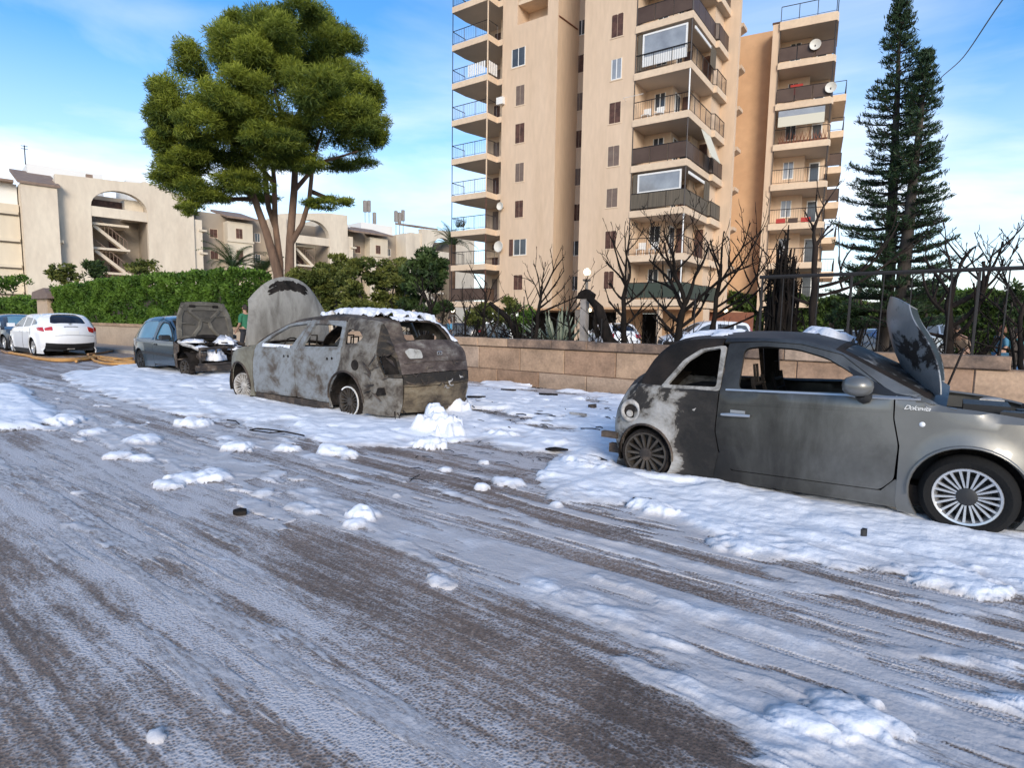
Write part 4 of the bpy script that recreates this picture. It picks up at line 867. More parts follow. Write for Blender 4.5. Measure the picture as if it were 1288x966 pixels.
burnt_tree(1013, 11.7, 2.9, .13, 'burnt tree with a knobbly top right of the charred cypress', 12, [(1, 150, 75, .4, 1), (1, 40, 60, .45, 1), (.75, 0, 10, 1.5, 1), (.7, 5, 5, 1.6, 1), (.65, 180, 15, .8, 1), (.98, 170, 80, .9, 1), (.3, 0, 10, .3, 0), (.25, 180, 12, .5, 0)], lean=.05, m='charbrown')
burnt_tree(1197, 12.2, 2.15, .145, 'massive scorched tree with wide bare boughs behind the raised bonnet', 13, [(.95, 90, 80, .75, 2), (.85, 12, 22, 1.3, 2), (.85, 25, 40, 1.1, 2), (.95, 175, 58, .8, 1), (.8, 180, 28, .9, 1), (.62, 175, 12, .8, 1), (.7, 0, 32, 1.3, 1), (.98, 60, 72, .9, 2), (.4, 0, 20, .8, 1), (.35, 15, 5, .9, 1), (.6, 350, 42, 1.4, 1)], m='charbrown')
burnt_tree(1305, 11.8, 1.9, .075, 'scorched tree at the right edge leaning into the picture', 14, [(.9, 150, 50, .9, 2), (.8, 180, 40, .9, 2), (.95, 200, 55, .9, 2), (.6, 190, 10, .9, 2), (.45, 180, 0, .9, 1), (1, 90, 70, .8, 2), (.3, 185, -5, .7, 1)], lean=-.10, m='charbrown')
burnt_tree(556, 12.3, 1.9, .06, 'small charred tree with upright twigs beside the walking figure', 15, L_(q, 6, .6, 1, 35, 80, .5, .8, 1))
burnt_tree(544, 11.9, 2.0, .13, 'leaning charred tree close to the burnt estate roof corner', 16, [(.95, 180, 60, .9, 2), (.9, 0, 40, .8, 1), (.8, 100, 60, .9, 2), (1, 200, 50, .8, 1), (.6, 170, 30, .7, 1)], lean=-.10)
burnt_tree(500, 12.1, 1.8, .05, 'thin charred sapling standing against the green trees', 18, L_(q, 4, .5, 1, 30, 80, .4, .8, 1))
# leaning burnt branch from the thin tree to the wall
a0 = ST(STREET.pl(621, 372, 12.0)[0], 12.0); a1 = ST(STREET.pl(662, 426, 12.0)[0], 12.0); fb = empty('fallen_branch', (a1.x, a1.y, 0), label='charred bough leaning down right across the green bushes', cat='burnt tree')
MB().tube([(a0.x-a1.x-.1, a0.y-a1.y, 1.98), ((a0.x-a1.x)*.6, (a0.y-a1.y)*.6, 1.62), ((a0.x-a1.x)*.3, (a0.y-a1.y)*.3, 1.25), (0, 0, .85)], [.05, .075, .08, .06], 7).build('branch', M['char'], fb, smooth=60)
g = MB(); rg = random.Random(4)
for i in range(9): limb(g, Vector(((a0.x-a1.x)*rg.random()*.6, (a0.y-a1.y)*rg.random()*.6, 1.1)), Vector((rg.uniform(-1, 1), 0, rg.uniform(-.3, 1))).normalized(), .6, .02, 1, rg)
g.build('twigs', M['char'], fb)
# charred cypresses: bundles of upright stems
def burnt_cypress(px, t, H, W, n, label, seed):
    rg = random.Random(seed); s = STREET.pl(px, 405, t)[0]; T = empty('burnt_cypress', ST(s, t), -A, label=label, cat='burnt tree')
    MB().tube([(0, 0, 0), (.02, 0, H*.55), (0, 0, H*.8)], [.13, .09, .03], 8).build('trunk', M['char'], T)
    for k in range(n):
        a = rg.uniform(0, 6.28); rr = W*sqrt(rg.random()); x, y = rr*cos(a), rr*sin(a)*.8; h = H*(1-.30*abs(x)/W)*rg.uniform(.72, 1.0)
        g = MB(); pts = [(x*.15, y*.15, .05)]
        m_ = 9
        for i in range(1, m_+1): u = i/m_; pts.append((x*(.15+.85*min(1, u*2.2))+rg.uniform(-.03, .03), y*(.15+.85*min(1, u*2.2))+rg.uniform(-.03, .03), h*u))
        g.tube(pts, [.045*(1-.75*i/m_) for i in range(m_+1)], 5)
        for i in range(12):
            zz = h*rg.uniform(.12, .97); sgn = rg.choice((-1, 1)); g.tube([(x, y, zz), (x+sgn*rg.uniform(.03, .10), y+rg.uniform(-.08, .08), zz+rg.uniform(.02, .14))], [.014, .006], 3)
        g.build('stem', M['char'], T)
burnt_cypress(981, 11.8, 3.4, .30, 60, 'dense charred cypress of upright black stems behind the small grey car', 21)
burnt_cypress(525, 12.3, 1.95, .42, 22, 'charred column of black stems behind the foamy estate roof', 22)
burnt_cypress(327, 12.0, 1.9, .35, 22, 'blackened shrub at the scorched end of the hedge', 23)

# ================================================================ GREEN TREES
def leaf_mat(name, c1, c2, trans=.25):
    m = bpy.data.materials.new(name); m.use_nodes = True; t = m.node_tree; b = t.nodes['Principled BSDF']; L = t.links.new
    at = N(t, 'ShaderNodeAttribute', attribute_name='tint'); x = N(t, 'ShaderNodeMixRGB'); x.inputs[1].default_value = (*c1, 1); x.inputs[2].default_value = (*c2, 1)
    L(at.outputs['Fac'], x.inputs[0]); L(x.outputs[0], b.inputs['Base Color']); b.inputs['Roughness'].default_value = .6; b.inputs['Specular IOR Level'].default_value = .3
    tr = N(t, 'ShaderNodeBsdfTranslucent'); L(x.outputs[0], tr.inputs[0]); ms = N(t, 'ShaderNodeMixShader'); ms.inputs[0].default_value = trans
    L(b.outputs[0], ms.inputs[1]); L(tr.outputs[0], ms.inputs[2]); L(ms.outputs[0], t.nodes['Material Output'].inputs[0]); return m
M['pine'] = leaf_mat('pine_needles', (.045, .080, .014), (.30, .34, .04), .38)
M['hedge'] = leaf_mat('hedge_leaves', (.035, .085, .012), (.13, .23, .03), .3)
M['olive'] = leaf_mat('olive_green_leaves', (.06, .085, .02), (.19, .20, .045), .3)
M['farleaf'] = leaf_mat('far_hedge_leaves', (.022, .045, .012), (.075, .12, .025), .2)
M['darkleaf'] = leaf_mat('dark_green_leaves', (.018, .038, .012), (.07, .11, .03), .2)
M['arau'] = leaf_mat('norfolk_pine_needles', (.010, .028, .014), (.048, .085, .030), .12)
M['palm'] = leaf_mat('palm_fronds', (.035, .07, .02), (.12, .17, .05), .2)
M['agave'] = leaf_mat('agave_leaves', (.20, .24, .17), (.34, .36, .26), .1)
M['bark'] = mat('pine_bark', (.20, .125, .085), .92, var=(.11, .07, .05), vscale=4, stretch=(1, 1, .35), bump=.8, bscale=14)
M['darkbark'] = mat('dark_bark', (.07, .055, .045), .92, var=(.035, .028, .022), vscale=5, stretch=(1, 1, .3), bump=.7, bscale=20)
RG = np.random.default_rng(5)
def leaves(name, parent, C, R, tint, size, m, aspect=2.2, droop=0., outward=None, per=1):
    """C (n,3) positions; small two-triangle-thick leaf quads of random turn; tint per leaf"""
    n = len(C); d = RG.normal(size=(n, 3)); 
    if outward is not None: d = d*.75+outward*1.0
    d[:, 2] += droop; d /= np.linalg.norm(d, axis=1)[:, None]+1e-9
    u = np.cross(d, RG.normal(size=(n, 3))); u /= np.linalg.norm(u, axis=1)[:, None]+1e-9
    sz = size*RG.uniform(.6, 1.35, n)[:, None]; a = d*sz*aspect*.5; b = u*sz*.5
    V = np.stack([C-a, C+b*.9, C+a, C-b*.9], 1).reshape(-1, 3); F = np.arange(4*n).reshape(n, 4)
    return np_mesh(name, V, F, m, parent, attrs=[('tint', 'FACE', np.clip(tint, 0, 1))])
def shell_points(n, c, r, rng=RG, fill=.35, lower=1.0, noise=.22, seed=0):
    """points through an ellipsoid clump, most near its skin, skin made uneven by noise"""
    d = rng.normal(size=(n, 3)); d /= np.linalg.norm(d, axis=1)[:, None]
    rad = 1-fill*np.abs(rng.normal(size=n))*.8; rad = np.clip(rad, .05, 1.05)
    bump = 1+noise*(fbm(d[:, 0]*3+seed*3.1+d[:, 2]*2, d[:, 1]*3+seed+d[:, 2]*2.5, 3, seed)-.5)*2
    p = d*(rad*bump)[:, None]*np.array(r); p[:, 2] = np.where(p[:, 2] < 0, p[:, 2]*lower, p[:, 2])
    return p+np.array(c), d

def limbs_tube(T, name, m, px_pts, Y0, rad, dy=None):
    """a trunk following photographed points, given true distances"""
    pts = []
    for i, (px, py) in enumerate(px_pts):
        p = ony(px, py, Y0+(dy[i] if dy else 0)); pts.append(p-T.location)
    g = MB(); g.tube(pts, rad, 9); return g.build(name, m, T, smooth=60)
def clump_tree(T, name, m, lobes, Y0, n_per, size, sc, seed=0, aspect=2.6, fill=.3, droop=.15, ys=1.0, yjit=2.2, subs=5):
    rng = np.random.default_rng(seed); C = []; D = []; Tn = []
    for k, lb in enumerate(lobes):
        px, py, rx, ry = lb[:4]; off = lb[4] if len(lb) > 4 else rng.uniform(-yjit, yjit)
        c = ony(px, py, Y0+off)-T.location; s = (Y0+off)/FPX; area = rx*ry
        # break each lobe into smaller clumps so the outline is uneven
        for j in range(subs):
            d = rng.normal(size=3); d /= np.linalg.norm(d); q = np.array(c)+d*np.array((rx*s, min(rx*s*ys, 3), ry*s))*.62; f = rng.uniform(.34, .58)
            n = int(n_per*area*f*f); P, O = shell_points(n, q, (rx*s*f, rx*s*f*ys, ry*s*f*.85), rng, fill, 1, .3, k*7+j)
            C.append(P); D.append(O); Tn.append(np.full(len(P), rng.uniform(.12, .72))+rng.normal(size=len(P))*.15+.34*O[:, 2])  # upper side of each clump lighter, light put into the leaf tint
    C = np.concatenate(C); D = np.concatenate(D); return leaves(name, T, C, None, np.concatenate(Tn), size, m, aspect=aspect, droop=droop, outward=D)
# ---------------------------------------------------------------- the big umbrella pine
YP = 25.0; b0 = ony(353, 352, YP)
T = empty('pine_tree', (b0.x, b0.y, 0), label='huge rounded pine tree with several pinkish trunks rising above the hedge', cat='tree')
zb = -1.0
limbs_tube(T, 'trunk', M['bark'], [(352, 400), (350, 345), (335, 292), (320, 250), (305, 210), (285, 170)], YP, [.27, .20, .155, .125, .09, .04], [0, 0, -.2, -.4, -.6, -1])
limbs_tube(T, 'trunk', M['bark'], [(352, 398), (352, 330), (346, 280), (345, 230), (340, 170)], YP, [.2, .15, .12, .10, .05], [.3, .3, .5, .8, 1])
limbs_tube(T, 'trunk', M['bark'], [(364, 400), (364, 345), (365, 300), (370, 240), (372, 190), (380, 110)], YP, [.25, .20, .165, .14, .11, .04], [0]*6)
limbs_tube(T, 'branch', M['bark'], [(366, 306), (380, 282), (389, 250), (394, 200), (410, 150)], YP, [.13, .105, .09, .075, .03], [0, -.1, -.3, -.5, -.8])
limbs_tube(T, 'branch', M['bark'], [(346, 285), (338, 262), (333, 220), (330, 170)], YP, [.12, .11, .10, .05], [.5, .6, 1, 1.4])
for pts in ([(320, 250), (290, 225), (250, 215)], [(370, 240), (400, 205), (450, 190)], [(345, 230), (300, 180), (250, 140)], [(372, 200), (350, 130), (330, 60)], [(390, 240), (420, 252), (438, 250)], [(340, 190), (320, 120), (270, 90)], [(380, 150), (420, 110), (450, 100)], [(318, 250), (280, 250), (245, 255)]):
    limbs_tube(T, 'branch', M['bark'], pts, YP, [.10, .07, .03], [0, random.uniform(-1.5, 1), random.uniform(-2, 1.5)])
PL = [(340, 42, 52, 38), (395, 60, 48, 44), (300, 70, 42, 42), (345, 95, 50, 40), (420, 110, 50, 42), (452, 122, 32, 32), (240, 76, 26, 34), (226, 128, 42, 36), (203, 160, 26, 28), (282, 140, 50, 38), (332, 150, 60, 36), (392, 165, 55, 32), (450, 165, 42, 34), (474, 155, 20, 30),
      (228, 190, 46, 30), (300, 196, 50, 26), (212, 215, 30, 22), (252, 238, 40, 22), (300, 228, 42, 20), (352, 192, 40, 24), (440, 208, 38, 16), (404, 256, 26, 8, -1.0), (425, 252, 20, 8, -.6), (412, 36, 36, 34), (376, 18, 34, 22), (240, 262, 20, 10), (385, 206, 34, 14), (325, 246, 28, 10), (280, 60, 22, 30), (436, 60, 22, 30), (300, 30, 25, 20), (350, 60, 50, 40, -3), (300, 120, 50, 40, -3.2), (400, 120, 50, 36, -3.2), (255, 160, 40, 30, -3), (345, 175, 45, 22, -3), (440, 148, 35, 24, -2.6), (235, 205, 40, 22, -2), (212, 178, 30, 26, -1.5), (270, 250, 25, 14)]
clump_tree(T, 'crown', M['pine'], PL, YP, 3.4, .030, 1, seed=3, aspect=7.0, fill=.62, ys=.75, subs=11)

# ---------------------------------------------------------------- the norfolk island pines
def norfolk(px_pts, Y0, prof, label, seed, dens=1.0):
    base = ony(px_pts[0][0], 405, Y0); T = empty('norfolk_pine', (base.x, base.y, 0), label=label, cat='tree'); rng = random.Random(seed)
    pts = [ony(a, b, Y0)-T.location for a, b in px_pts]; pts[0].z = -.1
    n = len(pts); MB().tube(pts, [.20*(1-.92*i/(n-1)) for i in range(n)], 8).build('trunk', M['darkbark'], T, smooth=60)
    H = pts[-1].z; C = []; D = []; g = MB(); z = 1.6
    def at(z):
        for a, b in zip(pts[:-1], pts[1:]):
            if a.z <= z <= b.z: return a.lerp(b, (z-a.z)/(b.z-a.z))
        return pts[-1]
    while z < H-.08:
        c = at(z); u = (H-z)/H; L0 = float(np.interp(u, [p[0] for p in prof], [p[1] for p in prof])); k = 6 if u > .25 else 5; ph = rng.uniform(0, 6)
        for j in range(k):
            if u > .15 and rng.random() < .20: continue
            a = ph+2*pi*j/k+rng.uniform(-.3, .3); L = L0*rng.uniform(.75, 1.15); e = Vector((cos(a), sin(a), 0)); dr = -.10*u
            bp = [c+e*(L*t)+Vector((0, 0, L*(dr*t+.22*t*t*t))) for t in (0, .3, .6, .85, 1)]; g.tube(bp, [.035*(.4+u), .03*(.4+u), .022*(.4+u), .015, .01], 4, cap=False)
            # side twigs with needle tufts in the outer part
            m_ = max(4, int(L*9)); side = Vector((-e.y, e.x, 0))
            for i in range(m_):
                t = .26+.78*i/m_ if u > .12 else .1+.9*i/m_
                q = bp[0].lerp(bp[-1], t)+Vector((0, 0, L*(dr*t+.22*t**3)-(bp[-1]-bp[0]).z*t))
                for sg in (-1, 1):
                    W = L*.17*(1.05-t*.5)*rng.uniform(.5, 1.2)+.04; tip = q+side*sg*W+e*W*.8+Vector((0, 0, .10*W+.04)); 
                    if rng.random() < .4: g.tube([q, tip], [.010, .006], 3, cap=False)
                    for w in range(int(12*dens)): f = rng.uniform(.45, 1.05); C.append(tuple(q.lerp(tip, f)+Vector((rng.gauss(0, .035), rng.gauss(0, .035), rng.gauss(0, .03))))); dd = (tip-q).normalized()+Vector((0, 0, .5)); D.append(tuple(dd))
        z += rng.uniform(.26, .40)*(.50+.62*u)
    g.build('twigs', M['darkbark'], T, kind='stuff')  # mesh holds the main limbs as well as their side twigs
    C = np.array(C); D = np.array(D); tn = .35+.25*fbm(C[:, 0]*2, C[:, 2]*2, 2, 5)+RG.normal(size=len(C))*.15
    leaves('needles', T, C, None, tn, .026, M['arau'], aspect=5.0, outward=D*1.2); return T
norfolk([(1113, 410), (1119, 330), (1124, 220), (1129, 110), (1133, -14)], 16.0, [(0, .10), (.1, .36), (.3, .70), (.5, 1.12), (.7, 1.35), (.85, 1.4), (1, 1.2)], 'tall dark norfolk pine with tiered branches, the higher of the twin tops', 31)
norfolk([(1130, 410), (1138, 330), (1148, 230), (1158, 150), (1166, 60)], 15.2, [(0, .08), (.12, .35), (.35, .62), (.6, .95), (.8, 1.15), (1, 1.1)], 'second dark norfolk pine, the shorter top just right of the taller one', 32)

# ---------------------------------------------------------------- hedge on the rendered wall
def hedge(name, s0, s1, t0, t1, z0, ztop, label, n, m='hedge', size=.085, seed=1, cat='hedge'):
    rng = np.random.default_rng(seed); o = ST((s0+s1)/2, t0); T = empty(name, o, -A, label=label, cat=cat); W = s1-s0
    core = MB(); core.box(-W/2+.15, .18, z0+.02, W/2-.15, t1-t0-.1, min(ztop(s0), ztop(s1), ztop((s0+s1)/2))-.18); core.build('stems', M['darkbark'], T)
    u = rng.uniform(0, 1, n); x = (rng.uniform(0, 1, n)-.5)*W; side = u < .62; topm = (u >= .62) & (u < .92)
    zt = np.array([ztop(s) for s in np.linspace(s0, s1, 60)]); zt = np.interp(x, np.linspace(-W/2, W/2, 60), zt)
    z = np.where(side, z0+(zt-z0)*rng.uniform(0, 1, n)**.9, zt); y = np.where(side, 0, np.where(topm, rng.uniform(0, 1, n)*(t1-t0), t1-t0)); 
    nz = (fbm(x*1.6+50, z*2.4+y*2+9, 4, seed)-.5); xs = np.where((u > .92), np.where(rng.uniform(0, 1, n) < .5, -W/2, W/2), x); z = np.where(u > .92, z0+(zt-z0)*rng.uniform(0, 1, n), z); y = np.where(u > .92, rng.uniform(0, 1, n)*(t1-t0), y)
    y = y-np.where(side, nz*.75, 0)+rng.normal(size=n)*.04+np.where(side, (1-(z-z0)/(zt-z0+.01))*.12, 0); z = z+np.where(topm, nz*.30, 0)+rng.normal(size=n)*.04+np.where(topm, np.abs(rng.normal(size=n))*.05, 0)
    C = np.stack([xs, y, z], 1); D = np.stack([rng.normal(size=n)*.4, np.where(side, -1, 0), np.where(topm, 1., .35)], 1)
    tn = .42+nz*2.0+rng.normal(size=n)*.16+.12*topm  # hollows darker and top lighter, shade put into the leaf tint
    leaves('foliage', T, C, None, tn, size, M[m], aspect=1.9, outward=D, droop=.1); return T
def zt_line(pts, t):
    P = [STREET.pl(a, b, t) for a, b in pts]; P.sort(); xs = [p[0] for p in P]; zs = [p[1] for p in P]; return lambda s: float(np.interp(s, xs, zs)), xs[0], xs[-1]
f, a, b = zt_line([(68, 366), (120, 356), (180, 350), (240, 346), (300, 342), (325, 343)], 11.5)
hedge('green_hedge', a, b-1.5, 11.25, 12.9, 1.1, f, 'long clipped bright green hedge above the rendered wall', 60000, seed=2)
f2 = lambda s: 1.95+.25*sin(s*.7)
s_a = STREET.pl(-30, 400, 13)[0]
hedge('tall_hedge', s_a-8, STREET.pl(46, 400, 12.2)[0], 12.2, 14, 0, lambda s: 2.55+.2*sin(s*.9), 'darker loose hedge left of the gate pier behind the parked cars', 16000, m='hedge', size=.13, seed=4)
def bush(px, py, rx, ry, Y, label, m, n_per=.6, size=.1, seed=0, name='shrub', cat='shrub', group=None, trunk=True, subs=6, lobes=None, yjit=.8, aspect=2.0):
    b_ = ony(px, 400, Y); T = empty(name, (b_.x, b_.y, 0), label=label, cat=cat, group=group)
    c = ony(px, py, Y); zc = c.z; g = MB(); rng = random.Random(seed)
    for k in range(3): g.tube([(0, 0, 0), (rng.uniform(-.3, .3), 0, zc*.5), (rng.uniform(-1, 1)*rx*Y/FPX*.6, rng.uniform(-.4, .4), zc)], [.07, .05, .02], 5)
    g.build('stems' if cat == 'shrub' else 'trunk', M['darkbark'], T)
    lb = lobes or [(px, py, rx*.8, ry*.8)]+[(px+rng.uniform(-.6, .6)*rx, py+rng.uniform(-.5, .6)*ry, rx*.45, ry*.45) for _ in range(4)]
    clump_tree(T, 'foliage' if cat == 'shrub' else 'crown', M[m], lb, Y, n_per, size, 1, seed=seed, aspect=aspect, fill=.35, ys=.8, subs=subs, yjit=yjit); return T
bush(82, 345, 26, 17, 40, 'rounded olive shrub with bare twigs left of the arched stairwell', 'olive', 1.1, .16, 5)
bush(118, 340, 22, 18, 42, 'dark green bush with pale flowers at the foot of the stairs', 'darkleaf', 1.1, .16, 6)
bush(182, 337, 26, 14, 40, 'loose olive shrub above the hedge right of the stairs', 'olive', 1.0, .15, 7)
bush(12, 356, 30, 14, 56, 'bright green bush at the left edge above the dark car', 'hedge', 1.1, .17, 8)
# the row of green trees between the two buildings
row = [(392, 350, 30, 34, 21, 'olive', 'olive-green tree directly right of the pine trunks'), (425, 345, 26, 32, 23, 'olive', 'olive-green tree second right of the pine trunks'), (458, 348, 34, 30, 20, 'olive', 'round olive-green tree behind the roof of the burnt estate'), (496, 345, 28, 28, 21.5, 'olive', 'lighter green tree just left of the dark green tree'),
       (533, 338, 30, 34, 19, 'darkleaf', 'dark green tree with a pointed top left of the tower')]
for i, (px, py, rx, ry, Y, m_, lab) in enumerate(row):
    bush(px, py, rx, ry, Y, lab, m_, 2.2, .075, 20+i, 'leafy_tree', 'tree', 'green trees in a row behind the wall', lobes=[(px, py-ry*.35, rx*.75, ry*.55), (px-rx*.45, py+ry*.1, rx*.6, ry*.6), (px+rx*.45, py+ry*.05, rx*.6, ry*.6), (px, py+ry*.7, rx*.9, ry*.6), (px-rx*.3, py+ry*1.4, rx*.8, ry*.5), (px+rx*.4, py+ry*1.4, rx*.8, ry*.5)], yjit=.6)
bush(622, 392, 30, 24, 22, 'bright yellow-green bush under the tower, behind the leaning bough', 'olive', 2.0, .07, 31)
bush(655, 398, 22, 22, 24, 'green bush left of the thick charred tree under the tower', 'hedge', 2.0, .07, 32)
bush(598, 398, 22, 18, 26, 'green bush beside the white post under the left balconies', 'olive', 1.8, .08, 33)
bush(1072, 398, 34, 22, 17, 'dark scorched bush left of the raised bonnet behind the fence', 'darkleaf', 2.0, .055, 34)
bush(1160, 372, 45, 26, 16.8, 'dark foliage under the norfolk pines', 'darkleaf', 1.6, .055, 35)
bush(1075, 345, 28, 24, 19, 'dark green undergrowth between the apartment block and the norfolk pine', 'darkleaf', 1.6, .06, 36)
bush(1275, 380, 22, 34, 14, 'dark conifer mass at the right edge behind the scorched boughs', 'darkleaf', 1.6, .05, 37)
f3 = lambda s: 3.6+.3*sin(s*.4)+.2*sin(s*1.7)
hedge('far_hedge', -14, 24, 46, 48, 0, lambda s: 3.5+.3*sin(s*.4)+.25*sin(s*1.7), 'long dark hedge far behind the parked vans on the right', 26000, m='farleaf', size=.26, seed=9)
for px, py, rx, ry, Y, lb in ((1212, 372, 30, 12, 62, 'distant round tree above the far hedge, left of the scorched tree boughs'), (1252, 372, 26, 10, 66, 'distant low tree near the right edge beyond the far hedge')):
    bush(px, py, rx, ry, Y, lb, 'hedge', .9, .32, px, 'distant_tree', 'tree')
# ---------------------------------------------------------------- palms and agave
def frond(g, base, az, el, L, rng, w=.5, droop=.9, n=12, leaflets=True):
    d = Vector((cos(az)*cos(el), sin(az)*cos(el), sin(el))); pts = []; p = base.copy(); pitch = el
    for i in range(n+1):
        pts.append(p.copy()); pitch = el-droop*(i/n)**1.4*1.6; p = p+Vector((cos(az)*cos(pitch), sin(az)*cos(pitch), sin(pitch)))*(L/n)
    g.tube(pts, [.03*(1-.8*i/n) for i in range(n+1)], 3, cap=False); side = Vector((-sin(az), cos(az), 0))
    for i in range(2, n+1):
        for sub in (0, .5):
            q = pts[i-1].lerp(pts[i], sub); t = i/n; ww = w*sin(pi*min(.97, t*.9+.08))**.6
            for sg in (-1, 1):
                fw = (pts[i]-pts[i-1]).normalized(); tip = q+side*sg*ww*.8+fw*ww*.6+Vector((0, 0, ww*.25-.12)); g.tri(q, q+fw*.045, tip)
def palm(px, py, Y, L, n, label, el0=-.1, h=None):
    c = ony(px, py, Y); T = empty('palm_tree', (c.x, c.y, 0), label=label, cat='palm'); rng = random.Random(px)
    MB().tube([(0, 0, 0), (0, 0, c.z*.5), (0, 0, c.z)], [.30, .26, .30], 9).build('trunk', M['bark'], T)
    for i in range(n):
        g = MB(); frond(g, Vector((0, 0, c.z)), 2.4*i, rng.uniform(.1, 1.35), L*rng.uniform(.8, 1.1), rng, droop=rng.uniform(.6, 1.0)); f_ = g.build('frond', M['palm'], T)
        at_ = f_.data.attributes.new('tint', 'FLOAT', 'FACE'); at_.data.foreach_set('value', [rng.uniform(.1, .8)]*len(f_.data.polygons))
palm(293, 337, 33, 2.3, 30, 'date palm with arching fronds behind the hedge, left of the pine trunks')
palm(330, 345, 30, 1.5, 16, 'low dark palm at the foot of the big pine')
palm(569, 308, 50, 2.4, 34, 'tall palm seen past the corner of the left balconies')
c = ony(700, 428, 17.0); T = empty('agave_plant', (c.x, c.y, .0), label='pale spiky agave with stiff upright leaves behind the wall', cat='agave'); rng = random.Random(5)
MB().lathe([(0, 0), (.35, .05), (.30, .5), (0, .6)], 9, 'z').build('base', M['darkbark'], T)
for i in range(34):
    a = i*2.4; el = rng.uniform(.35, 1.45); L = rng.uniform(.9, 1.35); e = Vector((cos(a)*cos(el), sin(a)*cos(el), sin(el))); sd_ = Vector((-sin(a), cos(a), 0)); b_ = Vector((0, 0, .72))+Vector((cos(a), sin(a), 0))*.1; up = sd_.cross(e)
    g = MB()
    W_ = [(0, .05), (.3, .075), (.6, .06), (.85, .03), (1, .003)]
    for (u, w0), (v, w1) in zip(W_[:-1], W_[1:]):
        p, q = b_+e*L*u, b_+e*L*v; p.z -= .05*u*u; q.z -= .05*v*v
        g.quad(p-sd_*w0+up*w0*.4, q-sd_*w1+up*w1*.4, q, p); g.quad(p, q, q+sd_*w1+up*w1*.4, p+sd_*w0+up*w0*.4)
        g.quad(p-sd_*w0+up*(w0*.4-.0), p-up*.02, q-up*.015, q-sd_*w1+up*w1*.4); g.quad(p-up*.02, p+sd_*w0+up*w0*.4, q+sd_*w1+up*w1*.4, q-up*.015)
    f_ = g.build('leaf', M['agave'], T); at_ = f_.data.attributes.new('tint', 'FLOAT', 'FACE'); at_.data.foreach_set('value', [rng.uniform(0, 1)]*len(f_.data.polygons))
# burnt low scrub behind the wall
g = MB(); rg = random.Random(77)
for i in range(210):
    s = rg.uniform(-13, 3.2); t = rg.uniform(11.5, 12.7); p = ST(s, t, rg.uniform(.5, 1.0)); a = rg.uniform(0, 6.28); e = rg.uniform(.3, 1.4)
    limb(g, p, Vector((cos(a)*cos(e), sin(a)*cos(e), sin(e))), rg.uniform(.4, .95), rg.uniform(.008, .022), 1, rg, split=(1, 3))
g.build('burnt_scrub', M['char'], None, kind='stuff', label='low tangle of charred twigs along the back of the stone wall', cat='burnt scrub')

# ================================================================ CARS
def rampmat(name, stops, scale=3., stretch=(1, 1, 1), rough=.75, metal=0., bump=.3, bscale=25, distort=.6, grad=None, detail=8, rrange=None, spec=.4, coat=0.):
    """noise through a colour ramp; grad=(axis, from, to, amount) shifts it along the object (soot that settled at one end, painted shading on the blue car)"""
    m = bpy.data.materials.new(name); m.use_nodes = True; t = m.node_tree; b = t.nodes['Principled BSDF']; L = t.links.new
    c = N(t, 'ShaderNodeTexCoord'); mpn = N(t, 'ShaderNodeMapping'); mpn.inputs['Scale'].default_value = stretch; L(c.outputs['Object'], mpn.inputs[0])
    n = N(t, 'ShaderNodeTexNoise'); n.inputs['Scale'].default_value = scale; n.inputs['Detail'].default_value = detail; n.inputs['Roughness'].default_value = .68; n.inputs['Distortion'].default_value = distort; L(mpn.outputs[0], n.inputs['Vector'])
    last = n.outputs['Fac']
    for gr in (grad or []):
        ax, g0, g1, amt = gr; s = N(t, 'ShaderNodeSeparateXYZ'); L(c.outputs['Object'], s.inputs[0]); r = N(t, 'ShaderNodeMapRange', interpolation_type='SMOOTHSTEP'); r.inputs['From Min'].default_value = g0; r.inputs['From Max'].default_value = g1; r.inputs['To Min'].default_value = 0; r.inputs['To Max'].default_value = amt
        L(s.outputs[ax], r.inputs['Value']); a = N(t, 'ShaderNodeMath', operation='ADD'); L(last, a.inputs[0]); L(r.outputs[0], a.inputs[1]); last = a.outputs[0]
    rp = N(t, 'ShaderNodeValToRGB'); e = rp.color_ramp.elements
    e[0].position = stops[0][0]; e[0].color = (*stops[0][1], 1); e[1].position = stops[-1][0]; e[1].color = (*stops[-1][1], 1)
    for p, col in stops[1:-1]: q = e.new(p); q.color = (*col, 1)
    L(last, rp.inputs[0]); L(rp.outputs[0], b.inputs['Base Color']); b.inputs['Roughness'].default_value = rough; b.inputs['Metallic'].default_value = metal; b.inputs['Specular IOR Level'].default_value = spec; b.inputs['Coat Weight'].default_value = coat
    if rrange:
        rr = N(t, 'ShaderNodeMapRange'); rr.inputs['From Min'].default_value = stops[0][0]; rr.inputs['From Max'].default_value = stops[-1][0]; rr.inputs['To Min'].default_value = rrange[0]; rr.inputs['To Max'].default_value = rrange[1]; L(last, rr.inputs['Value']); L(rr.outputs[0], b.inputs['Roughness'])
    if bump:
        n3 = N(t, 'ShaderNodeTexNoise'); n3.inputs['Scale'].default_value = bscale; n3.inputs['Detail'].default_value = 5; L(c.outputs['Object'], n3.inputs['Vector'])
        ad = N(t, 'ShaderNodeMath', operation='MULTIPLY_ADD'); ad.inputs[1].default_value = 1.5; L(n.outputs['Fac'], ad.inputs[0]); L(n3.outputs['Fac'], ad.inputs[2])
        bp = N(t, 'ShaderNodeBump'); bp.inputs['Strength'].default_value = bump; bp.inputs['Distance'].default_value = .012; L(ad.outputs[0], bp.inputs['Height']); L(bp.outputs[0], b.inputs['Normal'])
    return m
M['tyre'] = mat('tyre_rubber', (.012, .012, .012), .9, spec=.2, bump=.3, bscale=60)
M['burnt_tyre'] = mat('burnt_tyre_rubber', (.008, .007, .007), .95, spec=.15, var=(.035, .03, .028), vscale=8, bump=.8, bscale=40)
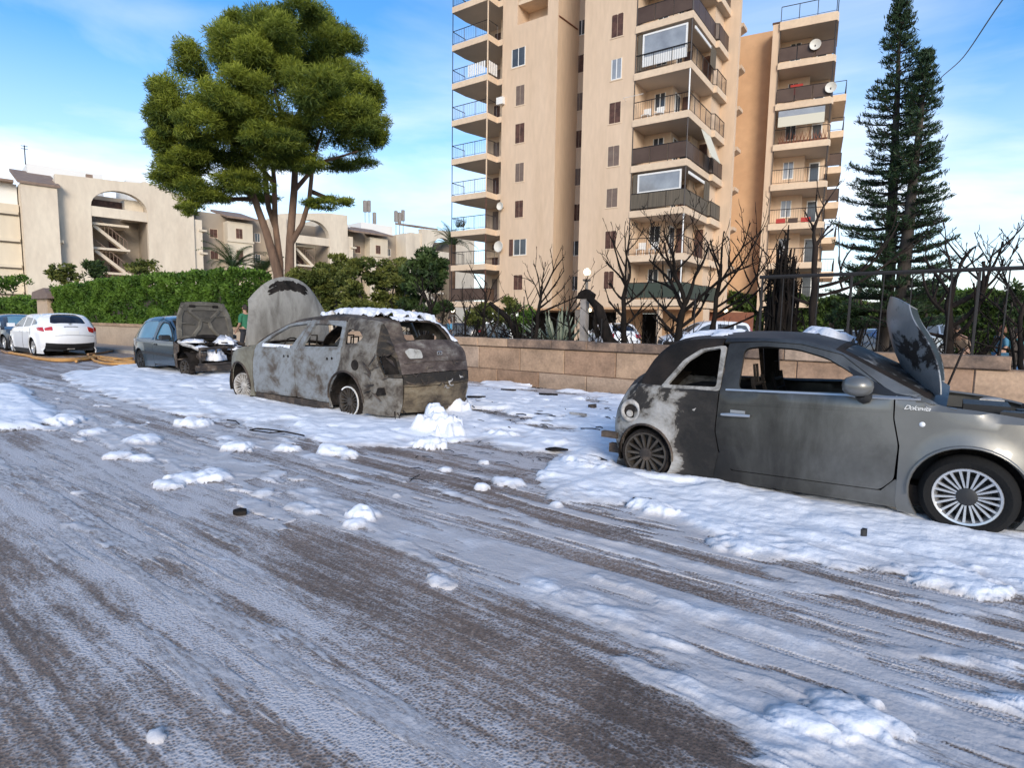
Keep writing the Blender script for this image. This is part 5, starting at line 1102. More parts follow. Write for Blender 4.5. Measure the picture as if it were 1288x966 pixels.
M['alloy'] = mat('silver_alloy', (.62, .62, .62), .32, metal=.75)
M['burnt_alloy'] = mat('sooty_alloy', (.045, .038, .032), .6, metal=.5, var=(.10, .085, .07), vscale=9)
M['pale_alloy'] = mat('ash_coated_alloy', (.50, .48, .45), .8, var=(.22, .20, .18), vscale=12, bump=.4)
M['black_plastic'] = mat('black_plastic', (.018, .018, .019), .55)
M['chrome'] = mat('chrome_trim', (.50, .50, .50), .38, metal=.8)
M['soot'] = mat('sooty_interior', (.008, .007, .0065), .95, spec=.15, var=(.03, .025, .022), vscale=5, bump=.8, bscale=18)
M['red_lens'] = mat('red_lamp_lens', (.42, .02, .02), .12, spec=.8, coat=.6)
M['clear_lens'] = mat('clear_lamp_lens', (.72, .74, .76), .1, spec=.8)
M['plate'] = mat('white_number_plate', (.72, .72, .70), .5)
M['wreck_black'] = rampmat('burnt_black_metal', [(.30, (.012, .011, .010)), (.5, (.035, .028, .024)), (.62, (.10, .075, .055)), (.75, (.30, .28, .25))], 4, bump=.8)
M['rust'] = rampmat('burnt_rusty_metal', [(.28, (.012, .010, .009)), (.46, (.040, .030, .024)), (.58, (.095, .070, .052)), (.68, (.17, .145, .11)), (.82, (.36, .33, .29))], 3.2, bump=.9, distort=.3)
def catmull(P, sub=6):
    out = []
    n = len(P)
    for i in range(n-1):
        p0 = P[max(0, i-1)]; p1 = P[i]; p2 = P[i+1]; p3 = P[min(n-1, i+2)]
        for k in range(sub):
            u = k/sub; q = []
            for c in range(len(p1)):
                a, b, d, e = p0[c], p1[c], p2[c], p3[c]; m1 = (d-a)*.5*.85; m2 = (e-b)*.5*.85; u2 = u*u; u3 = u2*u
                q.append((2*u3-3*u2+1)*b+(u3-2*u2+u)*m1+(-2*u3+3*u2)*d+(u3-u2)*m2)
            out.append(tuple(q))
    out.append(tuple(P[-1])); return out
def resample(poly, step, closed=True):
    out = []; n = len(poly)
    for i in range(n if closed else n-1):
        a = poly[i]; b = poly[(i+1) % n]; L = math.hypot(b[0]-a[0], b[1]-a[1]); k = max(1, int(math.ceil(L/step)))
        for j in range(k): out.append((a[0]+(b[0]-a[0])*j/k, a[1]+(b[1]-a[1])*j/k))
    if not closed: out.append(tuple(poly[-1]))
    return out
def circle(cx, cz, r, n=28, sx=1.0): return [(cx+r*sx*cos(2*pi*i/n), cz+r*sin(2*pi*i/n)) for i in range(n)]
def rpoly(P, r=.03, n=4):
    """round the corners of a polygon"""
    out = []; m = len(P)
    for i in range(m):
        a, b, c = Vector(P[i-1]), Vector(P[i]), Vector(P[(i+1) % m]); u = (a-b); v = (c-b); k = min(r, u.length*.45, v.length*.45); p = b+u.normalized()*k; q = b+v.normalized()*k
        for j in range(n+1): t = j/n; s = (1-t)*(1-t)*p+2*t*(1-t)*b+t*t*q; out.append((s.x, s.y))
    return out
def region(ins, outs, step, jitter=0., seed=0):
    """triangulate the area inside every polygon of ins and outside every one of outs"""
    V = []; E = []
    for P in list(ins)+list(outs):
        Q = resample(P, step); i = len(V); V += Q; E += [(i+k, i+(k+1) % len(Q)) for k in range(len(Q))]
    x0 = min(p[0] for p in ins[0]); x1 = max(p[0] for p in ins[0]); z0 = min(p[1] for p in ins[0]); z1 = max(p[1] for p in ins[0])
    gx = np.arange(x0+step*.5, x1, step); gz = np.arange(z0+step*.5, z1, step)
    if len(gx) and len(gz):
        GX, GZ = np.meshgrid(gx, gz); GX[1::2] += step*.5; GX = GX.ravel(); GZ = GZ.ravel(); ok = np.ones(len(GX), bool)
        for P in ins: ok &= pip(GX, GZ, P)
        for P in outs: ok &= ~pip(GX, GZ, P)
        if V:
            VA = np.array(V); GX = GX[ok]; GZ = GZ[ok]
            if len(GX): d = np.sqrt(((GX[:, None]-VA[None, :, 0])**2+(GZ[:, None]-VA[None, :, 1])**2).min(1)); k = d > step*.45; GX = GX[k]; GZ = GZ[k]
        V = V+list(zip(GX.tolist(), GZ.tolist()))
    r = delaunay_2d_cdt([Vector(v) for v in V], E, [], 0, 1e-5); vv = [(v.x, v.y) for v in r[0]]; F = [tuple(f) for f in r[2]]
    if not F: return vv, []
    FA = np.array(F); VA = np.array(vv); cx = VA[FA].mean(1); ok = np.ones(len(F), bool)
    for P in ins: ok &= pip(cx[:, 0], cx[:, 1], P)
    for P in outs: ok &= ~pip(cx[:, 0], cx[:, 1], P)
    return vv, FA[ok].tolist()
class Car:
    def __init__(c, name, loc, rz, W, outline, label, cat='car', belt=((-9, .95), (9, .95)), tum=.42, taper=(2.2, .3, .2, .25), r=.07, barrel=.05, pitch=0., group=None, arches=(), floor=.2):
        c.T = empty(name, loc, rz, label=label, cat=cat, group=group); c.T.rotation_euler = (0, pitch, rz); c.T.rotation_mode = 'XYZ'
        c.W = W; c.tum = tum; c.r = r; c.taper = taper; c.barrel = barrel; c.belt = belt; c.arches = arches
        P = catmull(outline, 6); c.P = np.array(P); d = np.hypot(np.diff(c.P[:, 0]), np.diff(c.P[:, 1])); c.L = np.concatenate([[0], np.cumsum(d)]); c.l = [float(c.L[min(i*6, len(P)-1)]) for i in range(len(outline))]
        c.poly = [(p[0], p[1]) for p in P]
        c.open = c.P[:, :2]; c.ol = outline
    def dist(c, x, z):
        a = c.open[:-1]; b = c.open[1:]; dx = b-a; L = (dx**2).sum(1)+1e-12; u = np.clip(((x[:, None]-a[None, :, 0])*dx[None, :, 0]+(z[:, None]-a[None, :, 1])*dx[None, :, 1])/L[None], 0, 1)
        return np.sqrt((x[:, None]-a[None, :, 0]-u*dx[None, :, 0])**2+(z[:, None]-a[None, :, 1]-u*dx[None, :, 1])**2).min(1)
    def w(c, x, z, edge=True):
        x = np.atleast_1d(np.asarray(x, float)); z = np.atleast_1d(np.asarray(z, float))
        xf, kf, xr, kr = c.taper; x1 = c.P[:, 0].max(); x0 = c.P[:, 0].min(); w = np.full(x.shape, c.W)
        w = w-kf*np.clip((x-xf)/(x1-xf), 0, 1)**2-kr*np.clip((xr-x)/(xr-x0), 0, 1)**2
        bz = np.interp(x, [p[0] for p in c.belt], [p[1] for p in c.belt]); w = w-c.barrel*np.clip((.55-z)/.45, 0, 1)**1.6-.012*np.clip((z-.62)/(bz-.62+1e-6), 0, 1)
        w = w-np.where(z > bz, c.tum*(z-bz)+.018, 0)
        w = w+.012*np.exp(-((z-bz+.03)/.02)**2)*0
        for ax, az, ar in c.arches: d = np.hypot(x-ax, z-az); w = w+.022*np.exp(-((d-ar)/.05)**2)
        if edge: d = np.clip(c.dist(x, z)/c.r, 0, 1); w = w-c.r*.8*(1-np.sqrt(1-(1-d)**2))
        return w
    def side(c, name, poly, holes=(), m=None, sgn=-1, off=0., thick=.02, step=.07, parent=None, clip=True, noise=0., smooth=35, seed=0, extra=()):
        ins = [poly]+([c.poly+[(c.poly[-1][0], -.5), (c.poly[0][0], -.5)]] if clip else [])+list(extra); outs = list(holes)+([circle(a, b, r_) for a, b, r_ in c.arches] if clip else [])
        V, F = region(ins, outs, step); return c._shell(name, V, F, lambda X, Z: np.stack([X, sgn*(c.w(X, Z)+off), Z], 1), m, thick, parent, noise, smooth, seed, np.array((0, -sgn, 0)))
    def wrapfn(c, Lc, v, off=0., n=2.2):
        x = np.interp(Lc, c.L, c.P[:, 0]); z = np.interp(Lc, c.L, c.P[:, 1]); b = np.interp(Lc, c.L, c.P[:, 2]); e = .02
        tx = np.interp(Lc+e, c.L, c.P[:, 0])-np.interp(Lc-e, c.L, c.P[:, 0]); tz = np.interp(Lc+e, c.L, c.P[:, 1])-np.interp(Lc-e, c.L, c.P[:, 1]); q = np.hypot(tx, tz)+1e-9; nx, nz = -tz/q, tx/q
        wl = c.w(x, z); h = b*(1-np.abs(np.clip(v, -1, 1))**n)+off
        return np.stack([x+nx*h, v*wl, z+nz*h], 1)
    def wrap(c, name, l0, l1, m=None, v0=-1., v1=1., holes=(), off=0., thick=.02, step=.09, parent=None, poly=None, noise=0., smooth=35, seed=0, n=2.2):
        W = c.W; P = poly or [(l0, v0*W), (l1, v0*W), (l1, v1*W), (l0, v1*W)]
        V, F = region([P], holes, step); return c._shell(name, V, F, lambda X, Y: c.wrapfn(X, Y/W, off, n), m, thick, parent, noise, smooth, seed, None)
    def _shell(c, name, V, F, fn, m, thick, parent, noise, smooth, seed, inward):
        if not F: return None
        V = np.array(V); F = np.array(F); used = np.unique(F); rm = np.full(len(V), -1); rm[used] = np.arange(len(used)); V = V[used]; F = rm[F]
        P = fn(V[:, 0], V[:, 1]); a = P[F[:, 1]]-P[F[:, 0]]; b = P[F[:, 2]]-P[F[:, 0]]; fnv = np.cross(a, b); NV = np.zeros_like(P)
        for k in range(3): np.add.at(NV, F[:, k], fnv)
        NV /= np.linalg.norm(NV, axis=1)[:, None]+1e-12
        cen = np.array((c.P[:, 0].mean(), 0, .6)); flip = ((P-cen)*NV).sum(1).mean() < 0
        if flip: NV = -NV; F = F[:, ::-1]
        if noise: P = P+NV*((fbm(V[:, 0]*5+seed, V[:, 1]*5+seed*2, 4, seed)-.5)*noise*2)[:, None]
        g = MB(); n = len(P); Q = P-NV*thick; g.v = [tuple(p) for p in P]+[tuple(p) for p in Q]; g.f = [tuple(f) for f in F.tolist()]
        if thick:
            g.f += [(f[2]+n, f[1]+n, f[0]+n) for f in F.tolist()]; ec = {}
            for f in F.tolist():
                for k in range(3): e = (f[k], f[(k+1) % 3]); ec[e] = 1
            for (i, j) in list(ec):
                if (j, i) not in ec: g.f.append((j, i, i+n, j+n))
        else: g.v = g.v[:n]
        me = bpy.data.meshes.new(name); me.from_pydata(g.v, [], g.f); me.materials.append(m)
        if smooth: me.polygons.foreach_set('use_smooth', [True]*len(me.polygons)); me.set_sharp_from_angle(angle=radians(smooth))
        return link(name, me, parent or c.T)
    def part(c, name, g, m, parent=None, smooth=None, **k): return g.build(name, m, parent or c.T, smooth, **k)
def wheel(T, x, y, z, R, Rr, wd, sgn, tm, rm, spokes=10, hub=None, steer=0., flat=0., twin=False, squash=1., backm=None, camber=0.):
    """wheel with its outer face at y; sgn -1: right side. Parts: tyre, rim > hub"""
    w_ = link('wheel', None, T, (x, y, z), (radians(camber)*sgn, 0, steer)) if False else bpy.data.objects.new('wheel', None); COL.objects.link(w_); w_.parent = T; w_.location = (x, y, z); w_.rotation_euler = (camber, 0, steer); w_.empty_display_size = .1
    s = -sgn                                         # inward direction in y
    g = MB(); p = [(Rr, .015), (Rr+.012, .0), (Rr+(R-Rr)*.55, -.008), (R-.03, .006), (R-.008, .03), (R, .06), (R, wd-.06), (R-.01, wd-.02), (R-.04, wd), (Rr, wd-.01)]
    g.lathe([(a, s*b) for a, b in p], 40, 'y')
    if flat:
        g.v = [(a, b, max(c, -R+flat)) for a, b, c in g.v]
    g.build('tyre', tm, w_, smooth=40)
    rim = MB(); p = [(Rr+.008, .012), (Rr+.002, .0), (Rr-.012, .004), (Rr-.022, .03), (Rr-.03, wd*.5), (Rr-.02, wd-.02), (Rr, wd)]; rim.lathe([(a, s*b) for a, b in p], 40, 'y')
    for i in range(spokes):
        a0 = 2*pi*i/spokes; hw0, hw1 = (.0055, .0085) if twin else (.009, .013)
        offs = ((-1, 1) if twin else (0,))
        for o in offs:
            a1 = a0+o*(pi/spokes)*.46; c0, s0, c1, s1 = cos(a0+o*.10), sin(a0+o*.10), cos(a1), sin(a1); r0, r1 = .05, Rr-.008
            P0 = (c0*r0, s0*r0); P1 = (c1*r1, s1*r1); dx, dz = P1[0]-P0[0], P1[1]-P0[1]; q = math.hypot(dx, dz); nx, nz = -dz/q, dx/q; yo0, yo1 = s*.022, s*.010; i0 = len(rim.v)
            for (px, pz), h, yo, dp in ((P0, hw0, yo0, .035), (P1, hw1, yo1, .03)):
                rim.v += [(px-nx*h, yo, pz-nz*h), (px+nx*h, yo, pz+nz*h), (px+nx*h*1.1, yo+s*dp, pz+nz*h*1.1), (px-nx*h*1.1, yo+s*dp, pz-nz*h*1.1)]
            rim.f += [(i0, i0+1, i0+5, i0+4), (i0+1, i0+2, i0+6, i0+5), (i0+2, i0+3, i0+7, i0+6), (i0+3, i0, i0+4, i0+7)]
    r_ = rim.build('rim', rm, w_, smooth=40)
    MB().lathe([(.0005, s*.006), (.045, s*.008), (.062, s*.014), (.064, s*.05)], 20, 'y').build('hub', hub or rm, r_, smooth=40)
    d = MB().lathe([(.0005, s*wd*.62), (Rr-.02, s*wd*.62)], 24, 'y'); d.lathe([(.0005, s*.075), (.14, s*.075), (.14, s*.09), (.0005, s*.09)], 20, 'y'); d.build('brake_disc', backm or M['black_plastic'], r_)
    return w_
def arch_liner(c, x, z, r, sgn, depth=.32, m=None):
    yw = float(c.w(x, min(z+r*.8, .8))[0])-.012; g = MB(); s = -sgn
    n = 20; 
    for i in range(n):
        a0, a1 = pi*(-.12+1.24*i/n), pi*(-.12+1.24*(i+1)/n)
        P = [(x+r*cos(a0), z+r*sin(a0)), (x+r*cos(a1), z+r*sin(a1))]
        g.quad((P[0][0], sgn*yw, P[0][1]), (P[1][0], sgn*yw, P[1][1]), (P[1][0], sgn*(yw-depth), P[1][1]), (P[0][0], sgn*(yw-depth), P[0][1]))
    g.prism([(x+r*cos(pi*(-.12+1.24*i/n)), z+r*sin(pi*(-.12+1.24*i/n))) for i in range(n+1)], sgn*(yw-depth), sgn*(yw-depth-.01), lambda a, b, q: (a, q, b))
    return c.part('arch_liner', g, m or M['black_plastic'])
def smooth_sheet(name, fn, nu, nv, m, parent=None, th=.012, smooth=40):
    """shell from a parametric sheet fn(u, v) -> Vector"""
    P = [[Vector(fn(i/nu, j/nv)) for j in range(nv+1)] for i in range(nu+1)]; g = MB(); n = (nu+1)*(nv+1)
    Nn = [[None]*(nv+1) for _ in range(nu+1)]
    for i in range(nu+1):
        for j in range(nv+1):
            a = P[min(i+1, nu)][j]-P[max(i-1, 0)][j]; b = P[i][min(j+1, nv)]-P[i][max(j-1, 0)]; q = a.cross(b); Nn[i][j] = q.normalized() if q.length > 1e-9 else Vector((0, 0, 1))
    g.v = [tuple(P[i][j]) for i in range(nu+1) for j in range(nv+1)]+[tuple(P[i][j]-Nn[i][j]*th) for i in range(nu+1) for j in range(nv+1)]; ix = lambda i, j: i*(nv+1)+j
    for i in range(nu):
        for j in range(nv): f = (ix(i, j), ix(i+1, j), ix(i+1, j+1), ix(i, j+1)); g.f += [f, tuple(k+n for k in f[::-1])]
    for i in range(nu): g.f += [(ix(i, 0), ix(i, 0)+n, ix(i+1, 0)+n, ix(i+1, 0)), (ix(i, nv), ix(i+1, nv), ix(i+1, nv)+n, ix(i, nv)+n)]
    for j in range(nv): g.f += [(ix(0, j), ix(0, j+1), ix(0, j+1)+n, ix(0, j)+n), (ix(nu, j), ix(nu, j)+n, ix(nu, j+1)+n, ix(nu, j+1))]
    me = bpy.data.meshes.new(name); me.from_pydata(g.v, [], g.f); me.materials.append(m); me.polygons.foreach_set('use_smooth', [True]*len(me.polygons)); me.set_sharp_from_angle(angle=radians(smooth))
    return link(name, me, parent)
M['carfoam'] = mat('foam_on_bodywork', (.76, .78, .83), .6, var=(.56, .56, .58), vscale=7, bump=.3, bscale=50, lo=.3, hi=.9)
def foam_patch(c, name, mode, poly, th, label, sgn=-1, seed=1, step=.03, thr=.42, nsc=5.0, soft=.12):
    """uneven foam lying on a body panel, its own object"""
    if mode == 'wrap':
        V, F = region([poly], [], step); V = np.array(V); F = np.array(F); fn = lambda X, Y, h: c.wrapfn(X, Y/c.W, h)
    else:
        V, F = region([poly], [], step); V = np.array(V); F = np.array(F); fn = lambda X, Z, h: np.stack([X, sgn*(c.w(X, Z)+h), Z], 1)
    nz = fbm(V[:, 0]*nsc, V[:, 1]*nsc, 5, seed); cx = np.array([p[0] for p in poly]); q = np.array(resample(poly, step)); de = np.sqrt(((V[:, None, :]-q[None])**2).sum(2).min(1))
    a = sm(nz+np.clip(de/soft, 0, 1)*.35-.25, thr-.08, thr+.10); h = a*th*(.45+.9*blobs(V[:, 0]*9, V[:, 1]*9, seed))
    ok = (a[F] > .15).any(1); P = fn(V[:, 0], V[:, 1], 0.002); P1 = fn(V[:, 0], V[:, 1], .01)
    Nn = P1-P; Nn /= np.linalg.norm(Nn, axis=1)[:, None]+1e-9; P = P+Nn*h[:, None]-Nn*.004*(a < .1)[:, None]
    F = F[ok]; u = np.unique(F); rm = np.full(len(P), -1); rm[u] = np.arange(len(u))
    o = np_mesh(name, P[u], rm[F], M['carfoam'], smooth=True); o.location = c.T.location; o.rotation_euler = c.T.rotation_euler
    return tag(o, label, 'foam', kind='stuff')
RZ_F = -A                                              # nose towards +street direction
RZ_B = pi-A

# ---------------------------------------------------------------- 1: the grey three-door with the burnt tail
def grey_hatch():
    near = 5.107; Wd = .80
    q = ST(-2.2515, near+Wd); 
    paint = rampmat('sooted_grey_paint', [(.28, (.010, .009, .008)), (.52, (.028, .026, .023)), (.70, (.070, .068, .060)), (.86, (.130, .128, .118)), (1.12, (.20, .198, .185))], 1.3, stretch=(1.2, 1, .55), rough=.34, metal=.55, bump=.02, grad=[(0, .3, 2.5, .55), (2, .95, .2, -.12)], rrange=(.62, .26), spec=.5, distort=.3, coat=.25)
    fen = rampmat('grey_metallic_paint', [(.3, (.15, .148, .138)), (.7, (.22, .218, .205))], 1.0, rough=.38, metal=.5, bump=0, distort=.2, coat=.35)
    ash = rampmat('ash_flaked_quarter_panel', [(.26, (.012, .011, .010)), (.43, (.03, .026, .023)), (.445, (.15, .135, .115)), (.51, (.27, .26, .24)), (.60, (.38, .37, .355)), (.645, (.30, .24, .18)), (.655, (.05, .04, .034)), (.72, (.035, .03, .027)), (.735, (.36, .33, .29)), (.8, (.50, .49, .47))], 2.6, stretch=(1, 1, 1.2), bump=.6, distort=.35, grad=[(0, .18, .50, -.26)], bscale=18)
    blk = mat('soot_black_panel', (.008, .007, .0065), .85, spec=.25, var=(.024, .018, .015), vscale=4, bump=.3)
    rub = mat('black_window_trim', (.012, .012, .013), .4)
    bel = [(-.5, .88), (.6, .89), (1.6, .935), (2.1, .97), (3.2, .97)]
    OUT = [(-.38, .14, .10), (-.41, .30, .13), (-.415, .50, .15), (-.36, .66, .15), (-.25, .84, .14), (-.14, .93, .12), (-.04, 1.12, .10), (.09, 1.26, .07), (.28, 1.325, .06), (.58, 1.352, .06), (.95, 1.362, .06), (1.25, 1.345, .06), (1.52, 1.275, .06), (1.86, 1.10, .08), (2.14, .955, .10), (2.22, .915, .09), (2.45, .895, .08), (2.75, .85, .08), (2.98, .76, .10), (3.07, .62, .14), (3.10, .42, .16), (3.06, .24, .14), (3.0, .17, .10)]
    ar = [(-.02, .245, .275), (2.40, .30, .345)]
    c = Car('hatchback_car', q, RZ_F, Wd, OUT, 'dark grey three-door hatchback with its raised bonnet and burnt-out tail', belt=bel, tum=.40, taper=(2.3, .26, .25, .13), r=.055, arches=ar)
    T = c.T
    doorp = [(.655, .86), (.64, .55), (.68, .36), (.78, .215), (1.88, .245), (1.965, .34), (1.975, .60), (1.93, .80), (1.925, .965), (1.55, 1.245), (1.25, 1.315), (.95, 1.33), (.66, 1.31)]
    win = [(.80, .925), (.80, 1.27), (.95, 1.295), (1.22, 1.282), (1.45, 1.22), (1.64, 1.11), (1.735, 1.02), (1.745, .965)]
    qwin = rpoly([(.13, .905), (.30, 1.13), (.44, 1.235), (.60, 1.265), (.615, .92)], .04)
    out_all = [(-1, -.2), (4, -.2), (4, 2), (-1, 2)]
    for sgn in (-1, 1):
        nm = sgn == -1
        # door with frame; window hole
        c.side('door', rpoly(doorp, .03), [rpoly(win, .05)], paint, sgn, thick=.035, step=.055)
        fe_ = [(1.985, .17), (1.985, .60), (1.94, .80), (1.935, .985), (2.2, 1.0), (3.4, 1.0), (3.4, .1), (2.9, .1), (2.0, .1)]
        c.side('front_wing', fe_, [[(1.5, .985), (2.3, .985), (2.3, 2), (1.5, 2)]], fen, sgn, step=.05)
        # the flank behind the door
        qp = [(-.6, .05), (-.6, .91), (.12, .905), (.645, .90), (.63, .55), (.67, .35), (.62, .12), (.5, .1)]
        c.side('quarter_panel', qp, [], ash, sgn, step=.05, noise=.006)
        c.side('window_pillar', [(-.5, .905), (.13, .9), (.30, 1.14), (.43, 1.245), (.60, 1.275), (.625, 1.6), (-.4, 1.5)], [qwin], blk, sgn, step=.06, off=.002)
        # pale scorched surround of the quarter window
        c.side('window_surround', rpoly([(.10, .885), (.28, 1.145), (.42, 1.25), (.60, 1.285), (.645, 1.285), (.65, .895)], .03), [rpoly([(.165, .915), (.325, 1.142), (.452, 1.236), (.600, 1.268), (.615, .925)], .03)], M['rust'] if not nm else rampmat('scorched_pale_frame', [(.3, (.03, .026, .022)), (.42, (.14, .13, .115)), (.6, (.34, .33, .31)), (.75, (.16, .13, .10))], 7, bump=.5), sgn, thick=.03, off=.006, step=.05)
        c.side('b_pillar', [(.655, .90), (.655, 1.31), (.80, 1.30), (.80, .93)], [], blk, sgn, off=-.012, thick=.02)
        c.side('sill', [(.52, .09), (.66, .10), (2.05, .125), (1.995, .34), (1.972, .34), (1.888, .238), (.785, .208), (.69, .35), (.655, .37), (.60, .25)], [], paint, sgn, off=-.004, step=.06)
        c.side('roof_rail', [(.62, 1.318), (.95, 1.337), (1.25, 1.322), (1.55, 1.252), (1.925, .975), (2.3, .9), (2.3, 1.6), (.62, 1.6)], [], fen if not nm else paint, sgn, step=.05)
        c.side('sail_panel', rpoly([(1.70, .975), (1.64, 1.10), (1.60, 1.165), (1.93, .985), (2.06, .965), (1.9, .962)], .01), [], rub, sgn, off=.004, step=.05)
        c.side('window_trim', [(.70, .905), (1.9, .948), (2.09, .958), (2.09, .970), (1.9, .962), (.70, .920)], [], M['chrome'], sgn, off=.010, thick=.012, step=.06)
        c.side('crease_line', [(.70, .785), (1.92, .842), (1.92, .852), (.70, .795)], [], paint, sgn, off=.005, thick=.01, step=.06)
        # door handle, mirror, side repeater
        yh = float(c.w(.85, .70)[0]); g = MB(); g.tube([(.69, sgn*(yh+.03), .700), (.78, sgn*(yh+.045), .708), (.93, sgn*(yh+.038), .712)], [.012, .017, .012], 8); g.box(.76, sgn*yh-.012, .692, .88, sgn*yh+.012, .745); c.part('door_handle', g, M['chrome'] if nm else M['black_plastic'], smooth=40)
        ym = float(c.w(1.72, .96)[0]); g = MB()
        hx, hy, hz = 1.70, sgn*(ym+.13), 1.03
        cc = []; 
        for i in range(9):
            a = pi*i/8; rr_ = sin(a); cc.append((rr_, -cos(a)))
        n = 14; b0 = len(g.v)
        for rr_, h in cc:
            for j in range(n): u = 2*pi*j/n; g.v.append((hx+h*.105+.0, hy+rr_*.105*cos(u), hz+(abs(rr_)**.7)*.078*sin(u)))
        for k in range(8):
            for j in range(n): a = b0+k*n+j; b = b0+k*n+(j+1) % n; g.f.append((a, b, b+n, a+n))
        mr = c.part('mirror', g, fen, smooth=60); mr.rotation_euler = (0, 0, 0)
        g = MB().tube([(1.74, sgn*(ym-.005), .945), (1.74, sgn*(ym+.05), .94), (1.72, sgn*(ym+.09), .97)], [.055, .05, .045], 8); g.build('mirror_arm', M['black_plastic'], mr, smooth=50)
        yr = float(c.w(2.10, .76)[0]); c.part('side_repeater', MB().lathe([(.0005, sgn*.010), (.013, sgn*.008), (.019, 0)], 14, 'y', (2.11, sgn*yr, .775)), M['clear_lens'], smooth=50)
        arch_liner(c, 2.40, .30, .35, sgn); arch_liner(c, -.02, .245, .28, sgn, m=M['soot'])
    # burnt fuel opening: ring and dark cup with ash
    xf, zf = -.19, .63; yf = float(c.w(xf, zf)[0]); g = MB(); g.lathe([(.062, .0), (.075, -.016), (.092, -.020), (.108, -.012), (.114, .006)], 24, 'y', (xf, -yf-.004, zf)); c.part('fuel_filler', g, M['pale_alloy'], smooth=50)
    c.part('filler_cup', MB().lathe([(.0005, -.006), (.062, -.007), (.066, -.012)], 20, 'y', (xf, -yf-.004, zf)), M['soot']); c.part('filler_cap', MB().lathe([(.0005, -.012), (.03, -.01), (.036, .0)], 12, 'y', (xf-.012, -yf-.010, zf-.026)), M['pale_alloy'], smooth=40)
    c.part('melted_latch', MB().prism([(.33, .66), (.40, .70), (.46, .73), (.42, .66), (.36, .62)], -(yf+.055), -(yf+.02), lambda a, b, q: (a, q, b)), M['pale_alloy'])
    # lips over the arches
    for (ax, az, r_), m_ in ((ar[1], fen), (ar[0], M['rust'])):
        pts = [(ax+(r_+.004)*cos(a), -(float(c.w(ax+r_*cos(a), az+r_*sin(a))[0])+.004), az+(r_+.004)*sin(a)) for a in [pi*(-.04+1.08*i/22) for i in range(23)]]; c.part('arch_lip', MB().tube(pts, .012, 6), m_, smooth=60)
    # crumpled remains of the rear bumper
    g = MB(); yb_ = -.62
    for (a, b) in (((-.40, yb_, .17), (-.47, yb_-.02, .23)), ((-.42, -.70, .36), (-.52, -.72, .33))): g.box(min(a[0], b[0]), min(a[1], b[1]), min(a[2], b[2]), max(a[0], b[0])+.07, max(a[1], b[1])+.05, max(a[2], b[2])+.03)
    c.part('bumper_bracket', g, M['rust'])
    # wrap-round panels
    l = c.l
    c.wrap('rear_bumper', 0, l[3], M['wreck_black'], noise=.012); c.wrap('tailgate', l[3], l[5]+.02, M['rust'], noise=.006); 
    c.wrap('rear_window_frame', l[5]+.02, l[8], blk, holes=[[(l[5]+.12, -.5), (l[8]-.08, -.46), (l[8]-.08, .46), (l[5]+.12, .5)]])
    c.wrap('roof', l[8], l[12]-.03, mat('dull_burnt_roof', (.055, .054, .052), .6, var=(.022, .02, .019), vscale=2.5, bump=.2), noise=.002)
    lw0, lw1 = l[12]-.03, l[14]
    c.wrap('windscreen_frame', lw0, lw1, blk, holes=[[(lw0+.05, -.68), (lw1-.04, -.70), (lw1-.04, .70), (lw0+.05, .68)]])
    c.wrap('windscreen', lw0+.03, lw1-.02, mat('cracked_sooty_glass', (.015, .015, .015), .55, spec=.3, var=(.20, .21, .22), vscale=9, lo=.55, hi=.7), v0=-.89, v1=.89, off=-.008, thick=.005)
    c.wrap('scuttle', l[14], l[15]+.02, rub, off=-.005); 
    c.wrap('slam_panel', l[18], l[19], fen); c.wrap('front_bumper', l[19], l[22], fen, step=.1)
    # bonnet, raised and leaning back against its hinges
    hn = 12
    def hood(u, v):                                       # u from the hinge to the front edge, v across
        q_ = 2*v-1; ll = .83*u*(1-.16*abs(q_)**3)+.03*(1-abs(q_))*0; yv = q_*(.70-.16*u**2-.02); drop = (.26*abs(q_)**2.4)*(.35+.65*sin(pi*min(1, .15+u*.8)))+.14*max(0, u-.72)**2*5-.05*sin(pi*u)
        return (ll, yv, drop)
    th = radians(111)                                     # opening angle
    def hood3(u, v):
        ll, yv, dr = hood(u, v); x = ll*cos(th)+dr*sin(th); z = ll*sin(th)-dr*cos(th)*1.0; return (2.05+x, yv, .93+z)
    hood_m = rampmat('bonnet_skin', [(.3, (.20, .21, .22)), (.53, (.26, .27, .28)), (.57, (.03, .026, .024)), (.66, (.05, .045, .042)), (.69, (.22, .23, .24))], 2.6, rough=.35, metal=.4, bump=.08, distort=.4)
    hood_u = mat('dark_blue_bonnet_underside', (.020, .030, .036), .5, metal=.2, var=(.035, .050, .058), vscale=2, spec=.4)
    h1 = smooth_sheet('bonnet', lambda u, v: hood3(u, v), 18, 22, hood_m, T, th=-.010)
    h2 = smooth_sheet('bonnet_liner', lambda u, v: (hood3(.03+u*.94, .02+v*.96)[0]+.016, hood3(.03+u*.94, .02+v*.96)[1], hood3(.03+u*.94, .02+v*.96)[2]), 14, 16, hood_u, h1, th=-.004)
    g = MB(); g.tube([(2.22, .55, .92), (2.32, .50, 1.30)], .01, 6); c.part('bonnet_stay', g, M['rail'])
    # engine bay
    c.part('engine_bay', MB().box(2.22, -.60, .35, 2.96, .60, .78), M['soot'])
    g = MB(); g.box(2.34, -.30, .78, 2.62, .10, .90); g.lathe([(.0005, .06), (.09, .05), (.10, -.05), (.0005, -.06)], 14, 'z', (2.74, -.22, .83)); c.part('engine', g, M['black_plastic'])
